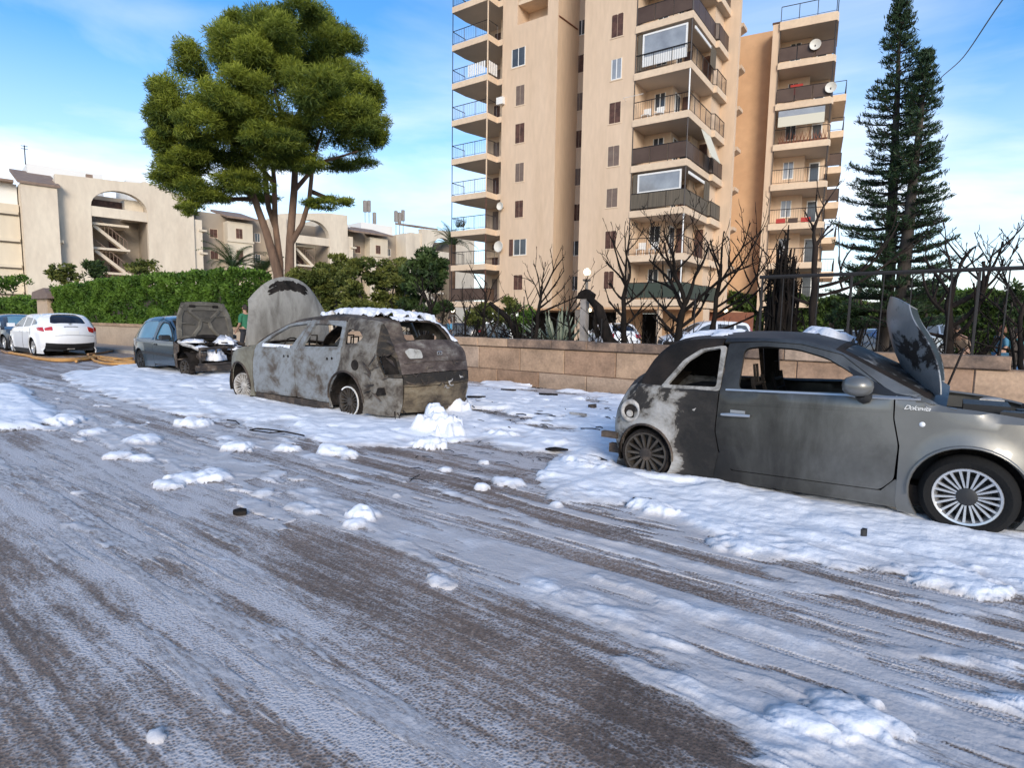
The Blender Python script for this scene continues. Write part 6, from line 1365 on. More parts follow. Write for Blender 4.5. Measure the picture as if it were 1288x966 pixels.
    for i, (x, y, z, a, b, d, m_) in enumerate([(2.32, -.56, .78, .20, .12, .06, 'black_plastic'), (2.55, -.50, .80, .22, .16, .08, 'black_plastic'), (2.70, .1, .80, .20, .3, .07, 'soot'), (2.45, .2, .80, .16, .2, .10, 'pale_alloy'), (2.8, -.45, .78, .14, .2, .06, 'rust')]):
        r_ = random.Random(i); g = MB(); g.prism([(x, y), (x+a, y+.03), (x+a*.9, y+b), (x+.03, y+b*.9)], z, z+d); c.part('engine_part', g, M[m_])
    # headlamps
    for sgn in (-1, 1):
        g = MB().lathe([(.0005, -.02), (.05, -.015), (.09, 0), (.10, .02), (.10, .10)], 20, 'z', (0, 0, 0)); o = c.part('headlamp', g, M['clear_lens'], smooth=50); o.location = (2.93, sgn*.50, .64); o.rotation_euler = (0, -1.1, sgn*.35)
    # interior
    c.part('floor', MB().box(-.3, -.70, .15, 2.95, .70, .30), M['soot']); c.part('rear_bench', MB().box(.05, -.55, .3, .30, .55, .85).box(.30, -.55, .3, .6, .55, .50), M['soot'])
    for sy in (-.36, .36):
        g = MB(); g.box(1.0, sy-.2, .42, 1.45, sy+.2, .50)
        for yy in (sy-.17, sy+.17): g.tube([(1.0, yy, .5), (.86, yy, .95), (.85, yy*.97+sy*.03, 1.02)], .018, 5)
        g.tube([(.86, sy-.17, .95), (.86, sy+.17, .95)], .018, 5); g.tube([(.85, sy-.05, .95), (.83, sy-.05, 1.12), (.83, sy+.05, 1.12), (.85, sy+.05, .95)], .012, 5)
        for k in range(5): g.tube([(1.0-.025*k, sy-.17, .55+.08*k), (1.0-.025*k, sy+.17, .55+.08*k)], .007, 4)
        c.part('seat', g, M['soot'])
    g = MB(); g.prism([(1.85, .5), (2.1, .5), (2.15, .93), (1.9, .96), (1.78, .90), (1.76, .7)], -.66, .66, lambda a, b, q: (a, q, b)); c.part('dashboard', g, M['soot'])
    g = MB(); pts = [Vector((1.66+.19*sin(a)*.35, .36+.19*cos(a), .94+.19*sin(a))) for a in [2*pi*i/20 for i in range(21)]]; g.tube(pts, .014, 6); g.tube([(1.66, .36, .94), (1.85, .36, .85)], .03, 6); g.tube([(1.66, .18, .94), (1.66, .54, .94)], .015, 5); c.part('steering_wheel', g, M['soot'])
    # B-post seatbelt stubs seen through the window
    c.part('headliner_strip', MB().box(.0, -.50, 1.27, 1.4, .50, 1.30), M['soot'])
    c.part('underbody', MB().box(.3, -.62, .12, 2.0, .62, .20), M['black_plastic'])
    # wheels
    wheel(T, 2.40, -.795, .29, .292, .198, .19, -1, M['tyre'], M['alloy'], 11, M['black_plastic'], twin=True, steer=-.06)
    wheel(T, 2.40, .795, .29, .292, .222, .19, 1, M['tyre'], M['alloy'], 11, M['black_plastic'], twin=True)
    wheel(T, -.02, -.775, .232, .245, .205, .17, -1, M['burnt_tyre'], M['burnt_alloy'], 14, M['wreck_black'], flat=.02)
    wheel(T, -.02, .775, .232, .245, .205, .17, 1, M['burnt_tyre'], M['burnt_alloy'], 14, flat=.02)
    # script on the wing
    cu = bpy.data.curves.new('lettering', 'FONT'); cu.body = 'Dolcevita'; cu.size = .046; cu.shear = .5; cu.extrude = .002; cu.space_character = .9
    tmp = bpy.data.objects.new('lettering', cu); COL.objects.link(tmp); bpy.context.view_layer.update(); me = bpy.data.meshes.new_from_object(tmp.evaluated_get(bpy.context.evaluated_depsgraph_get())); bpy.data.objects.remove(tmp)
    me.materials.clear(); me.materials.append(M['white']); yl = float(c.w(2.13, .865)[0])
    o = link('lettering', me, T, (1.99, -(yl+.006), .875), (pi/2-.0, 0, 0)); 
    # foam lying on the roof and on the quarter window ledge
    foam_patch(c, 'roof_foam', 'wrap', [(l[7]+.05, -.60), (l[9], -.66), (l[9]+.1, -.2), (l[7], .1)], .03, 'foam on the rear of the grey hatchback roof', seed=4)
    foam_patch(c, 'roof_foam', 'wrap', [(l[10]+.12, .0), (l[12]-.05, -.25), (l[12], .55), (l[10]+.1, .6)], .06, 'small white heap of foam above the windscreen of the grey hatchback', seed=8)
    return c
GH = grey_hatch()

# ---------------------------------------------------------------- 2: the burnt-out estate / SUV, tail towards the viewer
def burnt_suv():
    near = 5.41; Wd = .86; q = ST(-7.18, near+Wd)
    side = rampmat('burnt_bare_steel_side', [(.26, (.035, .027, .022)), (.38, (.09, .072, .056)), (.46, (.165, .168, .165)), (.56, (.225, .24, .25)), (.63, (.15, .150, .143)), (.70, (.27, .27, .25)), (.82, (.08, .062, .048))], 2.2, stretch=(1, 1, 1.3), bump=.35, distort=.25, grad=[(2, .30, .05, -.14)], rough=.6, bscale=14, rrange=(.7, .45))
    quart = rampmat('burnt_rusty_quarter', [(.28, (.018, .014, .011)), (.40, (.05, .039, .03)), (.50, (.13, .115, .095)), (.60, (.20, .19, .17)), (.68, (.09, .07, .055)), (.80, (.28, .26, .22))], 3.4, bump=.7, distort=.3, bscale=14)
    rear = rampmat('burnt_rusty_tailgate', [(.30, (.018, .013, .012)), (.43, (.060, .043, .036)), (.54, (.105, .082, .070)), (.63, (.19, .17, .145)), (.74, (.36, .33, .29))], 3.0, stretch=(1, 1, 2.2), bump=.6, distort=.25)
    bump_m = rampmat('burnt_bumper_beam', [(.30, (.02, .016, .012)), (.42, (.075, .055, .035)), (.55, (.17, .13, .08)), (.66, (.22, .18, .12)), (.80, (.40, .37, .33))], 3.0, stretch=(1, 1, 2), bump=1., distort=.3, grad=[(2, .52, .60, -.2)])
    ash = rampmat('ash_grey_bonnet', [(.30, (.12, .11, .095)), (.46, (.20, .19, .17)), (.60, (.27, .26, .235)), (.78, (.15, .135, .11))], 3.0, stretch=(1, 1.6, .6), bump=.25, rough=.8)
    bel = [(-1.2, 1.06), (0, 1.06), (1.3, .99), (2.6, .98), (4, .95)]
    OUT = [(-.98, .16, .06), (-1.03, .28, .10), (-1.06, .48, .12), (-1.05, .66, .12), (-1.00, .88, .12), (-.95, 1.00, .12), (-.82, 1.17, .10), (-.66, 1.36, .09), (-.55, 1.44, .05), (-.30, 1.475, .05), (.20, 1.515, .05), (.80, 1.525, .05), (1.30, 1.49, .05), (1.66, 1.43, .05), (2.05, 1.30, .07), (2.45, 1.13, .09), (2.66, 1.00, .08), (2.80, .98, .06), (3.15, .94, .06), (3.50, .86, .08), (3.68, .72, .12), (3.74, .52, .14), (3.72, .30, .14), (3.66, .20, .1)]
    ar = [(0, .30, .40), (3.06, .30, .38)]
    c = Car('burnt_car', q, RZ_B, Wd, OUT, 'burnt-out grey five-door wreck with raised ashen bonnet and foam on its roof', belt=bel, tum=.40, taper=(2.9, .22, -.3, .13), r=.06, arches=ar); T = c.T; l = c.l
    w1 = [(1.44, 1.03), (1.19, 1.395), (1.68, 1.355), (2.02, 1.215), (2.34, 1.03)]; w2 = [(.20, 1.065), (.26, 1.365), (.60, 1.395), (1.0, 1.395), (1.16, 1.03)]; w3 = [(.08, 1.10), (.10, 1.33), (-.16, 1.315), (-.31, 1.22), (-.22, 1.13)]
    for sgn in (1, -1):
        c.side('front_door', rpoly([(1.33, .20), (1.315, .60), (1.31, 1.0), (1.14, 1.455), (1.70, 1.39), (2.10, 1.235), (2.50, 1.02), (2.575, .72), (2.60, .18)], .03), [rpoly(w1, .04)], side, sgn, thick=.04, step=.07, noise=.006)
        c.side('rear_door', rpoly([(1.30, .20), (1.295, .60), (1.29, 1.0), (1.12, 1.46), (.20, 1.45), (.125, 1.08), (.13, .86), (.24, .62), (.38, .45), (.46, .19)], .03), [rpoly(w2, .04)], side, sgn, thick=.04, step=.07, noise=.007, seed=3)
        c.side('front_wing', [(2.62, .10), (2.595, .72), (2.52, 1.02), (2.5, 1.1), (3.9, 1.1), (3.9, .1)], [], quart if sgn < 0 else rampmat('scorched_front_wing', [(.3, (.10, .085, .06)), (.5, (.20, .19, .145)), (.62, (.24, .24, .22)), (.8, (.15, .13, .1))], 1.6, bump=.4), sgn, step=.07, noise=.008, seed=5)
        c.side('quarter_panel', [(.11, 1.09), (.115, .85), (.23, .60), (.37, .43), (.45, .12), (-1.2, .1), (-1.2, .66), (-.80, .66), (-.66, .93), (-.66, 1.06), (-.60, 1.3), (-.55, 1.6), (.19, 1.6)], [rpoly(w3, .04)], quart, sgn, step=.06, noise=.010, seed=7)
        c.side('rear_corner', [(-.67, .93), (-.81, .67), (-1.2, .67), (-1.2, 1.6), (-.56, 1.6), (-.61, 1.3)], [[(-.69, .95), (-.80, .70), (-1.03, .72), (-.97, .93), (-.90, .99)]], bump_m if sgn > 0 else rear, sgn, step=.05, noise=.014, seed=9)
        c.side('roof_rail', [(.18, 1.452), (1.12, 1.462), (1.72, 1.395), (2.13, 1.24), (2.53, 1.03), (2.53, 1.7), (.18, 1.7)], [], M['rust'], sgn, step=.06, noise=.006)
        c.side('sill', [(.45, .06), (.47, .185), (2.60, .17), (2.62, .09)], [], M['rust'], sgn, off=-.01, noise=.01)
        c.side('lamp_recess', [(-.69, .95), (-.80, .70), (-1.03, .72), (-.97, .93), (-.90, .99)], [], M['soot'], sgn, off=-.035)
        # door handle holes
        for (x, z) in ((1.50, .86), (1.62, .855), (.33, .88), (.45, .87)):
            yh = float(c.w(x, z)[0]); c.part('handle_hole', MB().lathe([(.0005, sgn*.004), (.022, sgn*.004), (.026, -sgn*.01)], 10, 'y', (x, sgn*yh, z)), M['soot'])
        yh = float(c.w(-.22, .81)[0]); fl = c.part('fuel_hole', MB().lathe([(.0005, sgn*.006), (.066, sgn*.007), (.076, sgn*.010), (.082, -sgn*.01)], 18, 'y', (-.22, sgn*yh, .81)), M['soot'], smooth=40)
        yh = float(c.w(-.70, .45)[0]); c.part('melted_vent', MB().prism([(-.62, .38), (-.60, .50), (-.80, .52), (-.84, .42)], sgn*(yh-.02), sgn*(yh+.006), lambda a, b, q: (a, q, b)), M['soot'])
        for ax, az, r_ in ar:
            arch_liner(c, ax, az, r_, sgn, m=M['soot']); pts = [(ax+(r_+.006)*cos(a), sgn*(float(c.w(ax+r_*cos(a), az+r_*sin(a))[0])+.006), az+(r_+.006)*sin(a)) for a in [pi*(-.02+1.04*i/22) for i in range(23)]]; c.part('arch_lip', MB().tube(pts, .016, 6), M['rust'], smooth=60)
    c.wrap('rear_valance', 0, l[2]+.05, bump_m, noise=.02, seed=2, v0=-.98, v1=.98)
    c.wrap('bumper_beam', l[2]+.06, l[3]+.04, bump_m, noise=.018, seed=4, off=.02); 
    c.wrap('tailgate', l[3]+.05, l[6]-.06, rear, noise=.008, seed=6, step=.06)
    lo, hi = l[6]-.03, l[8]-.02
    c.wrap('rear_window_frame', l[6]-.06, l[8]+.03, M['rust'], holes=[rpoly([(lo, -.60), (hi-.02, -.52), (hi, 0), (hi-.02, .52), (lo, .60), (lo-.03, 0)], .06)], noise=.008, seed=8, thick=.03)
    c.wrap('roof', l[8]+.04, l[13], M['rust'], noise=.006, seed=1, step=.1)
    c.wrap('windscreen_frame', l[13], l[16], M['rust'], holes=[[(l[13]+.05, -.60), (l[16]-.05, -.70), (l[16]-.05, .70), (l[13]+.05, .60)]], noise=.004)
    c.wrap('scuttle', l[16], l[17], M['soot'])
    c.wrap('grille_panel', l[19], l[21], M['wreck_black'], noise=.02); c.wrap('front_bumper', l[21], l[23], M['wreck_black'], noise=.02)
    # the crease, pale melted strip and badge of the tailgate
    zz = l[5]-.16; pts = [c.wrapfn(np.array([l[4]-.02]), np.array([v]), .012)[0] for v in np.linspace(-.92, .92, 16)]; c.part('tailgate_crease', MB().tube(pts, .010, 5), rear, smooth=60)
    c.wrap('peeled_skin', 0, 0, M['rust'] if 0 else rampmat('pale_peeled_metal', [(.3, (.14, .13, .11)), (.5, (.34, .33, .30)), (.7, (.46, .45, .42))], 6, bump=.6), poly=rpoly([(l[4]+.02, .46*Wd*1.1), (l[4]+.03, .80*Wd), (l[5]-.0, .86*Wd), (l[5]+.03, .72*Wd), (l[5]-.02, .5*Wd)], .03), off=.03, step=.04, noise=.02, thick=.012)
    b = MB()
    for k, v in enumerate((-.035, .035)):
        P = c.wrapfn(np.array([l[5]-.06]), np.array([v]), .012)[0]; a = .034; ring = [(P[0]+.0, P[1]+a*cos(t), P[2]+a*.9*sin(t)) for t in [pi/4+2*pi*i/4 for i in range(5)]]; b.tube(ring, .007, 5)
    c.part('badge', b, M['chrome'])
    r_ = random.Random(12)
    for i in range(15):                                 # torn, curled skin round the rear corner
        x = r_.uniform(-1.0, -.5); z = r_.uniform(.35, 1.2); yy = float(c.w(x, z)[0]); a = r_.uniform(.04, .15); b_ = r_.uniform(.006, .018); tw = r_.uniform(-.9, .9); P = []
        for k in range(8): t_ = 2*pi*k/8; dx = a*cos(t_)*r_.uniform(.6, 1.3); dz = b_*sin(t_)*r_.uniform(.6, 1.3); P.append((x+dx*cos(tw)-dz*sin(tw), yy+.012+r_.uniform(0, .03)+abs(dx)*.2, z+dx*sin(tw)+dz*cos(tw)))
        g = MB(); i0 = 0; g.v = P+[(p, q_-.008, s_) for p, q_, s_ in P]; g.f = [tuple(range(8)), tuple(range(8, 16))[::-1]]+[(k, (k+1) % 8, 8+(k+1) % 8, 8+k) for k in range(8)]; c.part('torn_metal', g, M[('rust', 'wreck_black', 'rust')[i % 3]])
    for i in range(10):
        v0_ = r_.uniform(-.9, .8); l0_ = r_.uniform(l[2], l[4]); pts = [c.wrapfn(np.array([l0_+.02*k*r_.uniform(-1, 1)]), np.array([v0_+.06*k]), r_.uniform(.01, .04))[0] for k in range(4)]; c.part('torn_metal', MB().tube(pts, [.012, .009, .012, .005], 5), M[('pale_alloy', 'wreck_black', 'rust')[i % 3]])
    # hanging scraps under the bumper
    g = MB(); r_ = random.Random(3)
    for i in range(18):
        y = r_.uniform(-.75, .75); z = r_.uniform(.14, .24); g.tube([(-.95, y, z), (-1.0+r_.uniform(-.06, .06), y+r_.uniform(-.05, .05), z-r_.uniform(.04, .16))], [.014, .006], 4)
    g.tube([(-.98, -.70, .26), (-1.02, -.74, .10), (-.98, -.76, -.02)], .03, 5); c.part('hanging_scraps', g, M['soot'])
    # bonnet stood on end, ash grey
    th = radians(86)
    def hood(u, v):
        q_ = 2*v-1; L = 1.24*u*(1-.36*abs(q_)**2.3); yv = q_*(.86-.14*u*u); dr = .10*abs(q_)**3+.10*max(0, u-.8)**2*10-.06*sin(pi*u); return (2.72+L*cos(th)+dr*sin(th), yv, 1.0+L*sin(th)-dr*cos(th))
    hd = smooth_sheet('bonnet', hood, 22, 26, ash, T, th=-.02)
    soot_m = rampmat('charred_paint_patch', [(.42, (.010, .009, .008)), (.50, (.03, .027, .024)), (.6, (.2, .19, .17))], 9, bump=.5)
    def patch(u, v): a, b, c_ = hood(.80+.13*u+.02*sin(9*v), .26+.50*v); return (a-.022, b, c_)
    g = MB(); rg = random.Random(2)
    for i in range(40):
        u0 = .02+.96*i/40; vv = .80+rg.uniform(-.02, .02)
        for j in range(4):
            u1 = .84+.030*j-.05*abs(u0-.5)+rg.uniform(-.02, .02); du = rg.uniform(.018, .032); dv = rg.uniform(.02, .045); v1 = .27+.5*u0; P = []
            for k in range(7): t = 2*pi*k/7; a, b_, c_ = hood(u1+du*sin(t)*rg.uniform(.6, 1.2), v1+dv*cos(t)*rg.uniform(.6, 1.2)); P.append((a-.0225-.0004*j, b_, c_))
            if rg.random() < .93-.10*j: g.v += P; n0 = len(g.v)-7; g.f.append(tuple(range(n0, n0+7)))
    g.build('charred_blisters', M['soot'], hd, kind='stuff')
    g = MB(); g.tube([(2.74, .6, .98), (2.9, .55, 1.4)], .012, 5); c.part('bonnet_stay', g, M['rail'])
    # interior remains
    c.part('floor', MB().box(-.9, -.74, .18, 3.5, .74, .32), M['soot']); c.part('load_floor', MB().box(-.9, -.66, .3, -.35, .66, .62), M['soot'])
    for sy in (-.38, .38):
        for x in (.35, 1.45):
            g = MB(); 
            for yy in (sy-.2, sy+.2): g.tube([(x+.3, yy, .5), (x+.08, yy, .95), (x+.05, yy*.95+sy*.05, 1.06)], .022, 5)
            g.tube([(x+.06, sy-.2, 1.02), (x+.06, sy+.2, 1.02)], .022, 5); g.tube([(x+.05, sy-.07, 1.03), (x+.03, sy-.07, 1.2), (x+.03, sy+.07, 1.2), (x+.05, sy+.07, 1.03)], .014, 5)
            for k in range(5): g.tube([(x+.27-.04*k, sy-.2, .55+.09*k), (x+.27-.04*k, sy+.2, .55+.09*k)], .008, 4)
            g.box(x+.25, sy-.2, .42, x+.75, sy+.2, .5); c.part('seat_frame', g, M['wreck_black'])
    g = MB(); g.prism([(2.2, .6), (2.55, .6), (2.58, .98), (2.25, .98)], -.7, .7, lambda a, b, q: (a, q, b)); c.part('dashboard', g, M['soot'])
    g = MB(); g.tube([Vector((2.05+.19*sin(a)*.35, .38+.19*cos(a), .95+.19*sin(a))) for a in [2*pi*i/18 for i in range(19)]], .012, 5); c.part('steering_wheel', g, M['soot'])
    c.part('parcel_debris', MB().prism([(-.5, .62), (-.1, .62), (-.2, 1.1), (-.5, 1.25)], -.5, -.2, lambda a, b, q: (a, q, b)), M['soot']); c.part('engine_bay', MB().box(2.75, -.62, .3, 3.55, .62, .82), M['soot'])
    wheel(T, .0, .80, .245, .262, .225, .20, 1, M['burnt_tyre'], M['burnt_alloy'], 9, flat=.01, twin=True, backm=M['soot']); wheel(T, .0, -.80, .245, .262, .225, .20, -1, M['burnt_tyre'], M['burnt_alloy'], 9, flat=.01, backm=M['soot'])
    g = MB().lathe([(.215, .012), (.232, .018), (.232, -.03), (.215, -.03)], 30, 'y', (0, .80, .245)); 
    g.f = [f for i, f in enumerate(g.f) if 4 <= (i % 30) <= 20]; c.part('bare_rim_edge', g, M['white'])
    wheel(T, 3.06, .79, .25, .27, .225, .19, 1, M['burnt_tyre'], M['pale_alloy'], 10, steer=.25, twin=True); wheel(T, 3.06, -.79, .25, .27, .225, .19, -1, M['burnt_tyre'], M['pale_alloy'], 10, steer=.25)
    foam_patch(c, 'roof_foam', 'wrap', [(l[8]-.0, -.66), (l[8]+.02, .45), (l[9]+.1, .62), (l[11]-.2, .50), (l[12], .30), (l[13]-.1, .40), (l[13], .1), (l[12], -.5), (l[10], -.68)], .085, 'thick ragged foam along the roof of the burnt-out wreck', seed=3, thr=.34)
    foam_patch(c, 'edge_foam', 'side', [(2.5, .985), (1.6, 1.0), (1.45, .99), (1.45, 1.04), (2.45, 1.05)], .03, 'thin foam on the front door ledge of the burnt-out wreck', sgn=1, seed=6, thr=.3)
    foam_patch(c, 'edge_foam', 'wrap', [(l[6]-.06, -.78), (l[8], -.60), (l[8]-.02, -.50), (l[6]-.04, -.64)], .03, 'line of foam down the right rear window edge of the wreck', seed=9, thr=.26)
    foam_patch(c, 'edge_foam', 'wrap', [(l[7]+.10, .62), (l[8]+.06, .62), (l[8]+.03, -.6), (l[8]-.05, -.6), (l[8]-.05, .55), (l[7]+.10, .58)], .04, 'foam along the top of the rear window opening of the wreck', seed=12, thr=.30)
    return c
burnt_suv()

# ---------------------------------------------------------------- 3: the dark blue small hatchback with burnt nose
def blue_hatch():
    Wd = .80; q = ST(-15.197-2.60, 6.62+Wd)
    paint = rampmat('dark_blue_green_paint', [(.3, (.018, .032, .042)), (.62, (.028, .048, .062)), (.9, (.040, .068, .090))], .9, rough=.22, metal=.35, bump=0, coat=.6, grad=[(2, .75, .95, .25)])  # lightens towards the top, body shading put into the colour
    up = mat('skylit_blue_paint', (.055, .10, .155), .25, metal=.3, coat=.6, var=(.045, .08, .125), vscale=1)  # lighter, bluer copy for upper panels, sky light put into the colour
    gl = mat('sky_painted_glass', (.03, .12, .19), .08, spec=1., var=(.05, .17, .26), vscale=.7)  # blue colour stands in for sky reflected in the windows
    OUT = [(-.72, .22, .08), (-.80, .34, .14), (-.82, .52, .16), (-.78, .66, .16), (-.66, .85, .14), (-.52, 1.05, .12), (-.34, 1.25, .10), (-.12, 1.40, .06), (.20, 1.455, .05), (.62, 1.475, .05), (1.05, 1.455, .05), (1.40, 1.38, .05), (1.75, 1.20, .07), (2.05, 1.00, .08), (2.22, .90, .07), (2.5, .86, .06), (2.85, .80, .08), (3.10, .68, .10), (3.18, .50, .12), (3.16, .32, .12), (3.12, .22, .1)]
    ar = [(0, .30, .33), (2.58, .30, .34)]
    c = Car('hatchback_car', q, RZ_F, Wd, OUT, 'small dark blue hatchback with burnt-out nose, bonnet frame raised against the hedge', belt=[(-1, .88), (3.5, .86)], tum=.38, taper=(2.3, .16, .1, .16), r=.09, arches=ar); T = c.T; l = c.l
    dw = rpoly([(.98, .90), (1.02, 1.22), (1.10, 1.32), (1.42, 1.30), (1.72, 1.12), (1.92, .95), (1.90, .88)], .08); qw = rpoly([(-.30, 1.0), (-.10, 1.26), (.05, 1.34), (.82, 1.36), (.80, .92), (-.20, .90)], .07)
    for sgn in (-1, 1):
        c.side('door', rpoly([(.90, .24), (.88, .88), (.92, 1.30), (1.00, 1.42), (1.4, 1.35), (1.76, 1.16), (1.98, .97), (2.08, .86), (2.10, .24)], .04), [dw], paint, sgn, thick=.03, step=.09); c.side('door_glass', dw, [], gl, sgn, off=-.014, thick=.004, step=.09)
        c.side('quarter_panel', [(-1, .1), (-1, 1.6), (.99, 1.6), (.985, 1.43), (.91, 1.30), (.87, .88), (.89, .22), (.86, .16)], [qw], paint if 1 else up, sgn, step=.08); c.side('quarter_glass', qw, [], gl, sgn, off=-.008, thick=.004, step=.09)
        c.side('roof_rail', [(1.0, 1.43), (1.41, 1.36), (1.78, 1.175), (2.12, .865), (2.2, 1.7), (1.0, 1.7)], [], up, sgn, step=.08)
        c.side('shoulder', [(-.7, .80), (2.08, .80), (2.08, .855), (-.62, .875)], [], up, sgn, off=.008, thick=.012, step=.08)
        c.side('rubbing_strip', [(-.1, .50), (2.05, .46), (2.05, .53), (-.1, .57)], [], M['black_plastic'], sgn, off=.012, thick=.012, step=.08)
        c.side('burnt_wing', [(2.11, .2), (2.10, .86), (2.35, .80), (2.40, .62), (2.22, .55), (2.25, .2)], [], M['rust'], sgn, step=.06, noise=.02)
        c.side('window_rubber', rpoly([(.95, .87), (.985, 1.24), (1.08, 1.355), (1.43, 1.33), (1.75, 1.14), (1.96, .955), (1.95, .85)], .08), [dw], M['black_plastic'], sgn, off=.006, thick=.012, step=.06)
        yh = float(c.w(1.02, .76)[0]); c.part('door_handle', MB().box(.98, sgn*yh-.02, .735, 1.12, sgn*yh+.02, .775), M['black_plastic'])
        ym = float(c.w(1.8, .93)[0]); g = MB(); g.prism([(1.70, .90), (1.86, .90), (1.86, 1.00), (1.74, 1.02), (1.66, .97)], sgn*(ym+.01), sgn*(ym+.22), lambda a, b, q: (a, q, b)); c.part('mirror', g, M['black_plastic'])
        arch_liner(c, 0, .30, .34, sgn); arch_liner(c, 2.58, .30, .30, sgn, m=M['soot'])
    c.wrap('rear_bumper', 0, l[3], M['black_plastic']); c.wrap('tailgate', l[3], l[5], paint); c.wrap('rear_glass_frame', l[5], l[7], paint); c.wrap('rear_glass', l[5]+.05, l[7]-.04, gl, v0=-.82, v1=.82, off=.008, thick=.004)
    c.wrap('roof', l[7], l[11], up); c.wrap('windscreen_frame', l[11], l[13]+.02, M['soot']); c.wrap('windscreen', l[11]+.04, l[13], mat('smoked_windscreen', (.03, .032, .034), .3), v0=-.88, v1=.88, off=.008, thick=.004); c.wrap('scuttle', l[13]+.02, l[14]+.05, M['soot'])
    c.part('floor', MB().box(-.6, -.6, .2, 2.1, .6, .85), M['soot']); 
    # stripped, burnt front end: rails, radiator frame, engine, wing remains
    g = MB()
    for sy in (-.52, .52): g.tube([(2.1, sy, .55), (2.7, sy, .50), (3.12, sy*1.05, .46)], [.05, .05, .06], 6)
    g.tube([(3.12, -.66, .30), (3.16, 0, .32), (3.12, .66, .30)], .055, 6); g.tube([(3.05, -.62, .70), (3.08, 0, .74), (3.05, .62, .70)], .04, 6)
    for sy in (-.6, -.2, .2, .6): g.tube([(3.08, sy, .30), (3.06, sy, .72)], .025, 5)
    c.part('front_frame', g, M['wreck_black']); g = MB(); g.box(2.3, -.45, .30, 2.8, .35, .72); g.box(2.4, -.3, .72, 2.7, .1, .84); g.lathe([(.0005, .05), (.10, .04), (.10, -.04), (.0005, -.05)], 12, 'z', (2.55, .3, .84)); c.part('engine', g, M['soot'])
    rg = random.Random(7)
    for i in range(26):
        g = MB(); x, y, z = rg.uniform(2.2, 3.1), rg.uniform(-.65, .65), rg.uniform(.45, .86); 
        if i % 2: g.prism([(x, y), (x+rg.uniform(.08, .25), y+rg.uniform(-.05, .05)), (x+rg.uniform(.05, .2), y+rg.uniform(.08, .2)), (x-.04, y+.1)], z, z+rg.uniform(.02, .08))
        else: g.tube([(x, y, z), (x+rg.uniform(-.2, .2), y+rg.uniform(-.3, .3), z+rg.uniform(-.1, .1)), (x+rg.uniform(-.2, .3), y+rg.uniform(-.4, .4), z-.1)], .015, 5)
        c.part('engine_part', g, M[('soot', 'rust', 'pale_alloy', 'wreck_black', 'wreck_black')[i % 5]])
    for sy in (-1, 1):
        pts = [(2.2, sy*.70, .86), (2.5, sy*.72, .80), (2.85, sy*.68, .76), (3.05, sy*.62, .68)]; c.part('wing_edge', MB().tube(pts, [.05, .045, .04, .03], 6), M['pale_alloy'] if sy < 0 else M['rust'])
        c.part('headlamp_shell', MB().lathe([(.10, 0), (.12, -.05), (.08, -.12), (.0005, -.14)], 12, 'z', (2.98, sy*.52, .60)), M['rust'])
    g = MB(); g.prism([(3.12, -.75), (3.22, -.70), (3.24, .1), (3.2, .66), (3.1, .6)], .17, .30); c.part('bumper_remains', g, M['wreck_black'])
    # bonnet frame standing up, underside towards the viewer
    bm_ = rampmat('scorched_bonnet_frame', [(.3, (.04, .035, .028)), (.5, (.10, .09, .072)), (.65, (.16, .145, .115)), (.8, (.24, .23, .2))], 3, bump=.4, rough=.8)
    th = radians(97); O = Vector((2.15, 0, .88))
    def hp(u, v, d=0.): L = .98*u; q_ = v*(.70-.13*u*u-.10*max(0, u-.75)); return Vector((O.x+L*cos(th)-d*sin(th)*-1.0, q_, O.z+L*sin(th)+.04*sin(pi*u)))
    hd = smooth_sheet('bonnet', lambda u, v: tuple(hp(u, 2*v-1)), 10, 14, mat('scorched_bonnet_skin', (.045, .04, .033), .85, var=(.09, .08, .065), vscale=4), T, th=.01)
    g = MB()
    def strip(pts, w_, d0=.012, d1=.045):
        for (a, b), (e, f) in zip(pts[:-1], pts[1:]):
            p, q_ = hp(a, b), hp(e, f); t = (q_-p).normalized(); s_ = t.cross(Vector((1, 0, 0))).normalized()*w_; X = Vector((1, 0, 0)); i = len(g.v)
            for base in (p, q_): g.v += [tuple(base-s_+X*d0), tuple(base-s_*.6+X*d1), tuple(base+s_*.6+X*d1), tuple(base+s_+X*d0)]
            g.f += [(i, i+1, i+5, i+4), (i+1, i+2, i+6, i+5), (i+2, i+3, i+7, i+6), (i, i+3, i+2, i+1), (i+4, i+5, i+6, i+7)]
    strip([(.04, -.93), (.3, -.95), (.6, -.94), (.82, -.88), (.95, -.70)], .075); strip([(.04, .93), (.3, .95), (.6, .94), (.82, .88), (.95, .70)], .075)
    strip([(.95, -.74), (.97, 0), (.95, .74)], .06); strip([(.80, -.86), (.83, 0), (.80, .86)], .055); strip([(.05, -.92), (.06, 0), (.05, .92)], .07)
    strip([(.76, -.62), (.50, -.16), (.46, .16), (.76, .62)], .05); strip([(.08, -.50), (.30, -.22), (.50, -.14)], .05); strip([(.08, .50), (.30, .22), (.50, .14)], .05); strip([(.42, -.9), (.40, -.40)], .025); strip([(.62, .9), (.60, .45)], .02); strip([(.50, -.16), (.52, .16)], .07)
    g.build('bonnet_frame', bm_, hd)
    for (u, v, w_, h_) in ((.89, -.50, .07, .035), (.89, .50, .07, .035)): p = hp(u, v); MB().box(p.x+.02, p.y-w_, p.z-h_, p.x+.056, p.y+w_, p.z+h_).build('frame_opening', M['soot'], hd)
